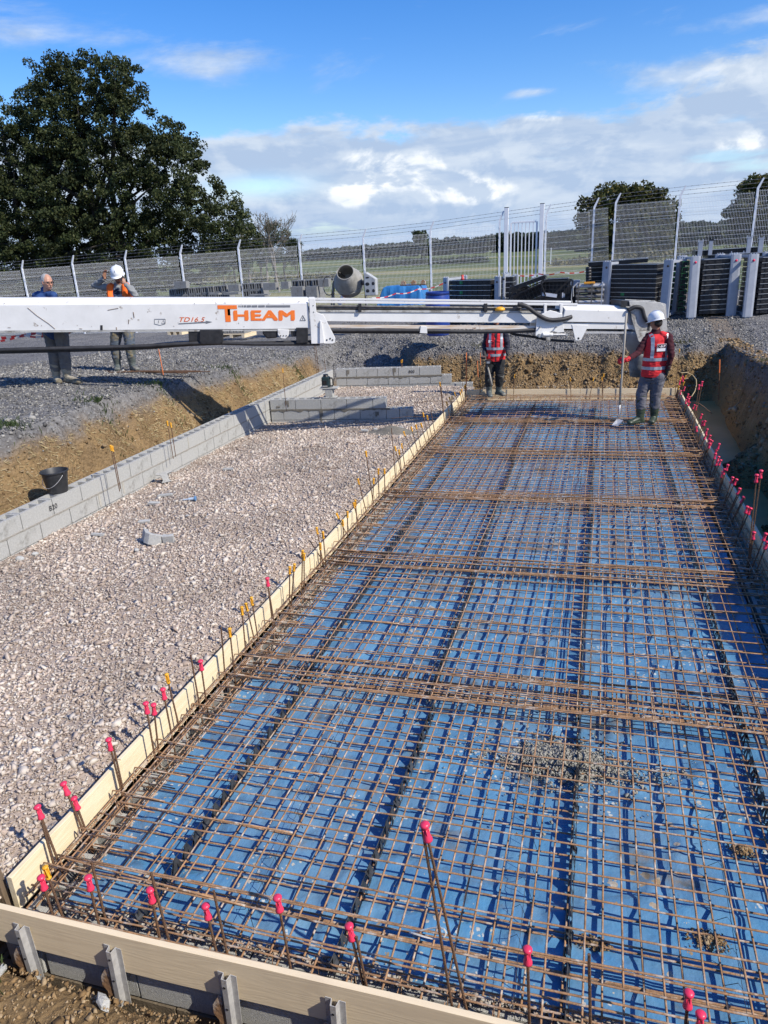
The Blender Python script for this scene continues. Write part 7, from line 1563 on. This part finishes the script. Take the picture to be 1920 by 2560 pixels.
def tree(name, outline, Y, depth, ncl, clr, per, size, m_, label, cat='tree', seed=0, limbs=None, group=None, gap=.0, base_z=None):
    """outline: crown silhouette in world x,z at depth Y; filled with leaf clumps through a rounded volume"""
    g_ = np.random.default_rng(seed); xs = [p[0] for p in outline]; zs = [p[1] for p in outline]; x0, x1, z0, z1 = min(xs), max(xs), min(zs), max(zs); cx_ = (x0 + x1) / 2
    pts = []
    while len(pts) < ncl:
        x = g_.uniform(x0, x1, 4000); z = g_.uniform(z0, z1, 4000); k = in_poly(x, z, outline); k &= fnoise(x, z, seed + 3, 3, 1.6 / clr / 2) > -1 + gap
        x, z = x[k], z[k]; w = depth * np.sqrt(np.clip(1 - ((x - cx_) / (x1 - x0) * 2) ** 2 * .7, .1, 1)) * np.clip(.35 + (z1 - z) / (z1 - z0), .35, 1)
        y = Y + w * g_.uniform(-1, 1, len(x)); pts += list(zip(x, y, z))
    C = np.array(pts[:ncl]); rad = clr * g_.uniform(.55, 1.35, ncl); bz = base_z if base_z is not None else 1.0
    t = thing(name, (cx_, Y, bz), 0, label, cat, group); O_ = np.array(t.location)
    V, F_ = leaves(C - O_, rad, per, size, seed + 1); o = bpy.data.objects.new('crown', np_mesh('crown', V, F_, m_)); col.objects.link(o); o.parent = t; o['kind'] = 'stuff'
    q = MB(); rr = random.Random(seed); top = z1
    for tx, n in (limbs or [(cx_, 5)]):
        q.tube([(tx - cx_, 0, -.3), (tx - cx_ + rr.uniform(-.2, .2), 0, (top - bz) * .35), (tx - cx_ + rr.uniform(-.5, .5), 0, (top - bz) * .8)], [(top - bz) * .020, (top - bz) * .014, .03], 8)
        for i in range(n):
            c = C[rr.randrange(ncl)] - O_; h_ = max(.5, min(c[2] * .55, (top - bz) * .6)); q.tube([(tx - cx_, 0, h_), ((tx - cx_) * .5 + c[0] * .5, c[1] * .4, h_ * .5 + c[2] * .5 + .3), tuple(c)], [(top - bz) * .012, (top - bz) * .007, .015], 5)
    q.build('trunk', M_bark, t, smooth=True); return t
D_ = lambda x, y, Y: (lambda p: (p.x, p.z))(at(x * 1920 / 1659, y * 1920 / 1659, Y))
TY = 44.0
big = [D_(*p, TY) for p in ((-190, 560), (-180, 330), (-60, 280), (-10, 262), (8, 230), (28, 182), (42, 166), (58, 160), (72, 222), (87, 232), (92, 100), (108, 92), (125, 104), (140, 98), (152, 112), (162, 195), (172, 140), (178, 100), (200, 90), (213, 172), (226, 180), (240, 108), (262, 100), (282, 122), (290, 150), (302, 168), (310, 210), (322, 268), (342, 285), (362, 240), (385, 258), (402, 285), (415, 300), (428, 312), (440, 368), (455, 338), (462, 350), (458, 375), (474, 434), (492, 405), (508, 420), (525, 440), (540, 468), (556, 495), (562, 530), (540, 575), (430, 600), (300, 640), (-190, 660))]
big = [(x_ * .985 - .55, .6 + (z_ - .6) * .965) for x_, z_ in big]
tree('large_evergreen_oak', big, TY, 3.2, 2900, .46, 95, .088, M_lf, 'huge dark broad crowned tree rising behind the fence at the left', seed=5, limbs=[(D_(120, 500, TY)[0], 14), (D_(210, 500, TY)[0], 16), (D_(260, 500, TY)[0], 12), (D_(40, 500, TY)[0], 10)], gap=.52, base_z=.6)
r1 = [D_(*p, 105) for p in ((1252, 470), (1256, 440), (1270, 428), (1285, 425), (1296, 408), (1318, 398), (1345, 400), (1362, 410), (1378, 404), (1400, 405), (1425, 410), (1446, 425), (1458, 445), (1462, 500), (1458, 548), (1290, 556), (1262, 500))]
tree('oak_tree', r1, 105, 5, 420, 1.0, 60, .22, M_lf2, 'broad rounded tree behind the fence right of the gate', seed=15, limbs=[(D_(1340, 500, 105)[0], 10), (D_(1400, 500, 105)[0], 8)], gap=.5)
r2 = [D_(*p, 95) for p in ((1560, 470), (1575, 455), (1592, 452), (1600, 430), (1596, 408), (1612, 392), (1640, 382), (1680, 378), (1740, 400), (1750, 480), (1700, 525), (1630, 522), (1610, 500), (1590, 485), (1570, 482))]
tree('oak_tree', r2, 95, 4, 300, .8, 60, .18, M_lf2, 'loose crowned tree cut by the right edge of the photo', seed=25, limbs=[(D_(1650, 500, 95)[0], 12)], gap=.6)
r3 = [D_(*p, 210) for p in ((893, 513), (896, 503), (908, 499), (918, 504), (922, 516), (926, 538), (915, 545), (908, 520), (898, 520))]
tree('lone_tree', r3, 210, 2, 60, .8, 40, .35, M_lf3, 'lone leaning tree standing above the distant wood', seed=35)
# bare tree beside the big one
bt = thing('bare_tree', (at(568 * 1.1573, 600, 48).x, 48, .8), 0, 'pale leafless tree showing right of the big dark tree', 'tree'); q = MB(); rr = random.Random(9)
def twig(p, d, L_, r, n):
    e_ = p + d * L_; mid = p.lerp(e_, .5) + Vector((rr.uniform(-1, 1), rr.uniform(-1, 1), rr.uniform(-.3, .3))) * L_ * .06; q.tube([p, mid, e_], [max(r, .011), max(r * .8, .010), max(r * .55, .009)], 4, cap=False)
    if n > 0:
        for i in range(3): twig(p.lerp(e_, rr.uniform(.45, 1)), (d + Vector((rr.uniform(-1, 1), rr.uniform(-1, 1), rr.uniform(-.2, .8))) * .75).normalized(), L_ * rr.uniform(.55, .8), r * .55, n - 1)
for x in (-1.2, 0, .9): twig(Vector((x, 0, 0)), Vector((rr.uniform(-.2, .2), 0, 1)).normalized(), 2.3, .09, 5)
q.build('branches', mat('pale_twigs', (.24, .21, .18), (.15, .135, .12), .9), bt); g_ = np.random.default_rng(3)
C = np.array([q.v[i] for i in g_.integers(0, len(q.v), 260)]); C = C[C[:, 2] > 1.5]; V, F_ = leaves(C, np.full(len(C), .25), 8, .05, 4); o = bpy.data.objects.new('sparse_leaves', np_mesh('sparse_leaves', V, F_, M_lf3)); col.objects.link(o); o.parent = bt; o['kind'] = 'stuff'
for i, (x, w, h_) in enumerate(((478, 34, 56), (505, 32, 58), (530, 34, 60), (560, 34, 62), (588, 36, 70), (615, 38, 78), (637, 24, 58))):
    Yt = 50 + 2 * (i % 3); ol = [D_(x + a_ * w / 2, 590 - 12 - hh * h_, Yt) for a_, hh in ((-1, .25), (-1.0, .6), (-.6, .95), (0, 1.08), (.6, .95), (1, .6), (.95, .25), (.3, .1), (-.4, .12))]
    tree('young_tree', ol, Yt, .8, 60, .30, 60, .055, M_lf if i % 2 else M_lf3, '%s small dark tree from the left in the row behind the fence' % ORD[i], seed=50 + i, limbs=[(D_(x, 560, Yt)[0], 3)], group='small trees in a row behind the fence', gap=.4, base_z=.8)
# distant wood and hedges: one mass each
def wood_band(name, x0, x1, Y, hts, n, r, per, size, m_, seed, label, kind='stuff', cat=None):
    g_ = np.random.default_rng(seed); x = g_.uniform(x0, x1, n); top = np.interp(x, hts[0], hts[1]); top = top * (1 + .16 * fnoise(x, x * 0, seed, 4, 9.0 / (x1 - x0) * 6)); z = 1.0 + (top - r * .6) * g_.uniform(0, 1, n) ** .6; y = Y + g_.uniform(-r, r * 3, n)
    V, F_ = leaves(np.stack([x, y, z], -1), r * g_.uniform(.6, 1.3, n), per, size, seed); o = bpy.data.objects.new(name, np_mesh(name, V, F_, m_)); col.objects.link(o); return tag(o, label, cat, kind=kind)
M_far = leaf_mat('far_wood', (.028, .045, .035), (.040, .060, .045), (.06, .08, .055))
wood_band('distant_wood', -170, 95, 390, ([-170, -120, -60, -20, 20, 50, 95], [5, 7.0, 8.5, 9.5, 10.0, 10.0, 9]), 3000, 1.9, 45, .75, M_far, 71, 'dark distant wood along the horizon')
wood_band('distant_wood', -10, 60, 230, ([-10, 10, 30, 60], [4.8, 5.6, 6.0, 6.4]), 420, 1.5, 40, .6, M_lf3, 73, 'darker nearer wood behind the right part of the fence')
wood_band('field_hedge', -38, -18, 118, ([-38, -30, -18], [1.0, 1.2, 1.0]), 160, .6, 45, .18, M_lf3, 75, 'low dark hedge across the field behind the mixer')
wood_band('scrub', -6, 34, 80, ([-6, 5, 20, 34], [.7, 1.3, 1.2, .9]), 150, .6, 45, .15, leaf_mat('dry_scrub', (.08, .09, .04), (.14, .13, .06), (.22, .19, .10)), 77, 'dry scrub in the field behind the right part of the fence')
wood_band('scrub', -45, -22, 62, ([-45, -30, -22], [.8, 1.0, .6]), 150, .5, 40, .10, MATS.get('x') or bpy.data.materials['dry_scrub'], 79, 'pale dry scrub behind the fence at the left')
# far hills: distance haze is mixed into the woods' blue-grey colour
hx = np.linspace(-1900, 700, 160); prof = 34 + 14 * fnoise(hx, hx * 0, 3, 4, .004) - 25 * sstep(-600, 400, hx); V = np.concatenate([np.stack([hx, hx * 0 + 3300, hx * 0 - 20], -1), np.stack([hx, hx * 0 + 3450, prof], -1), np.stack([hx, hx * 0 + 3900, hx * 0 - 20], -1)])
n = len(hx); F_ = np.array([(k * n + i, k * n + i + 1, (k + 1) * n + i + 1, (k + 1) * n + i) for k in range(2) for i in range(n - 1)])
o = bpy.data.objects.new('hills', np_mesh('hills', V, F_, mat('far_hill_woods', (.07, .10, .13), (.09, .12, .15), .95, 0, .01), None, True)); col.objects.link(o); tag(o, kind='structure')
# tufts of weeds
def weeds(P_, n, h_, seed, label, m_=M_lf3):
    g_ = np.random.default_rng(seed); V = []; F_ = []
    for i in range(n):
        a_ = g_.uniform(0, 6.28); r_ = abs(g_.normal(0, 1)) * P_[2]; x = P_[0] + r_ * math.cos(a_); y = P_[1] + r_ * math.sin(a_) * .6; z = gz(x, y); hh = h_ * g_.uniform(.4, 1.2); dx_, dy_ = g_.normal(0, .5, 2) * hh; w = h_ * .09
        o_ = len(V); V += [(x - w, y, z), (x + w, y, z), (x + dx_ * .5 + w, y + dy_ * .5, z + hh * .7), (x + dx_ * .5 - w, y + dy_ * .5, z + hh * .7)]; F_.append((o_, o_ + 1, o_ + 2, o_ + 3)); V += [(x + dx_ * .5 - w, y + dy_ * .5, z + hh * .7), (x + dx_ * .5 + w, y + dy_ * .5, z + hh * .7), (x + dx_ + w * .2, y + dy_, z + hh), (x + dx_ - w * .2, y + dy_, z + hh)]; F_.append((o_ + 4, o_ + 5, o_ + 6, o_ + 7))
    o = bpy.data.objects.new('weeds', np_mesh('weeds', np.array(V), np.array(F_), m_)); col.objects.link(o); return tag(o, label, kind='stuff')
M_straw = leaf_mat('dry_straw', (.30, .22, .10), (.44, .35, .18), (.55, .47, .28))
def straw(x0, x1, y0, y1, n, seed, label):
    g_ = np.random.default_rng(seed); x = g_.uniform(x0, x1, n * 3); y = g_.uniform(y0, y1, n * 3); z, cl, _, _ = ground_z(x, y, True); kp = (cl > .5) & (z > .12) & (fnoise(x, y, 5, 3, 2.0) > -.15); x, y, z = x[kp][:n], y[kp][:n], z[kp][:n]; n = len(x)
    a_ = g_.uniform(0, 6.283, n); L_ = g_.uniform(.02, .07, n); w_ = .0022; d = np.stack([np.cos(a_) * L_, np.sin(a_) * L_, -L_ * g_.uniform(-.5, .9, n)], -1); P0 = np.stack([x, y, z + .012], -1); s_ = np.stack([-np.sin(a_) * w_, np.cos(a_) * w_, np.full(n, w_)], -1)
    V = np.stack([P0 - s_, P0 + s_, P0 + d + s_, P0 + d - s_], 1).reshape(-1, 3); o = bpy.data.objects.new('dry_straw', np_mesh('dry_straw', V, np.arange(4 * n).reshape(-1, 4), M_straw)); col.objects.link(o); return tag(o, label, kind='stuff')
straw(-7.3, -6.35, 5, 16.2, 9000, 61, 'pale straw and roots on the cut face of the left bank')
straw(-4.3, 2.6, 16.5, 17.4, 3500, 62, 'pale roots and straw on the far clay bank')
M_weed = leaf_mat('weed_green', (.06, .09, .03), (.09, .13, .045), (.15, .17, .07))
weeds((-2.62, 1.66, .12), 260, .06, 1, 'green weeds under the left end of the front board', M_weed); weeds((-1.42, 1.55, .07), 90, .05, 2, 'green weeds by the third steel bracket', M_weed)
for i, (x, y, r_) in enumerate(((-7.0, 8.7, .35), (-6.95, 10.2, .4), (-6.9, 12.6, .35), (-6.6, 15.3, .3), (-7.2, 7.2, .3))): weeds((x, y, r_), 160, .07, 10 + i, '%s patch of small weeds along the rim of the left bank' % ORD[i], M_weed)
for i, (x, y, r_) in enumerate(((-2.7, 17.35, .6), (1.6, 17.3, .5), (2.75, 13.5, .6))): weeds((x, y, r_), 220, .06, 20 + i, '%s patch of dry tufts on the rim of the far bank' % ORD[i], bpy.data.materials['dry_scrub'])
q = MB(); q.box((0, 0, 0), (.06, .06, 1.2)); o = q.build('marker_post', M_fence, None, loc=at(1190 * 1.1573, 553 * 1.1573, 60)); tag(o, 'small white marker post in the field behind the gate', 'post')
scn.cycles.max_bounces = 6; scn.cycles.transparent_max_bounces = 4
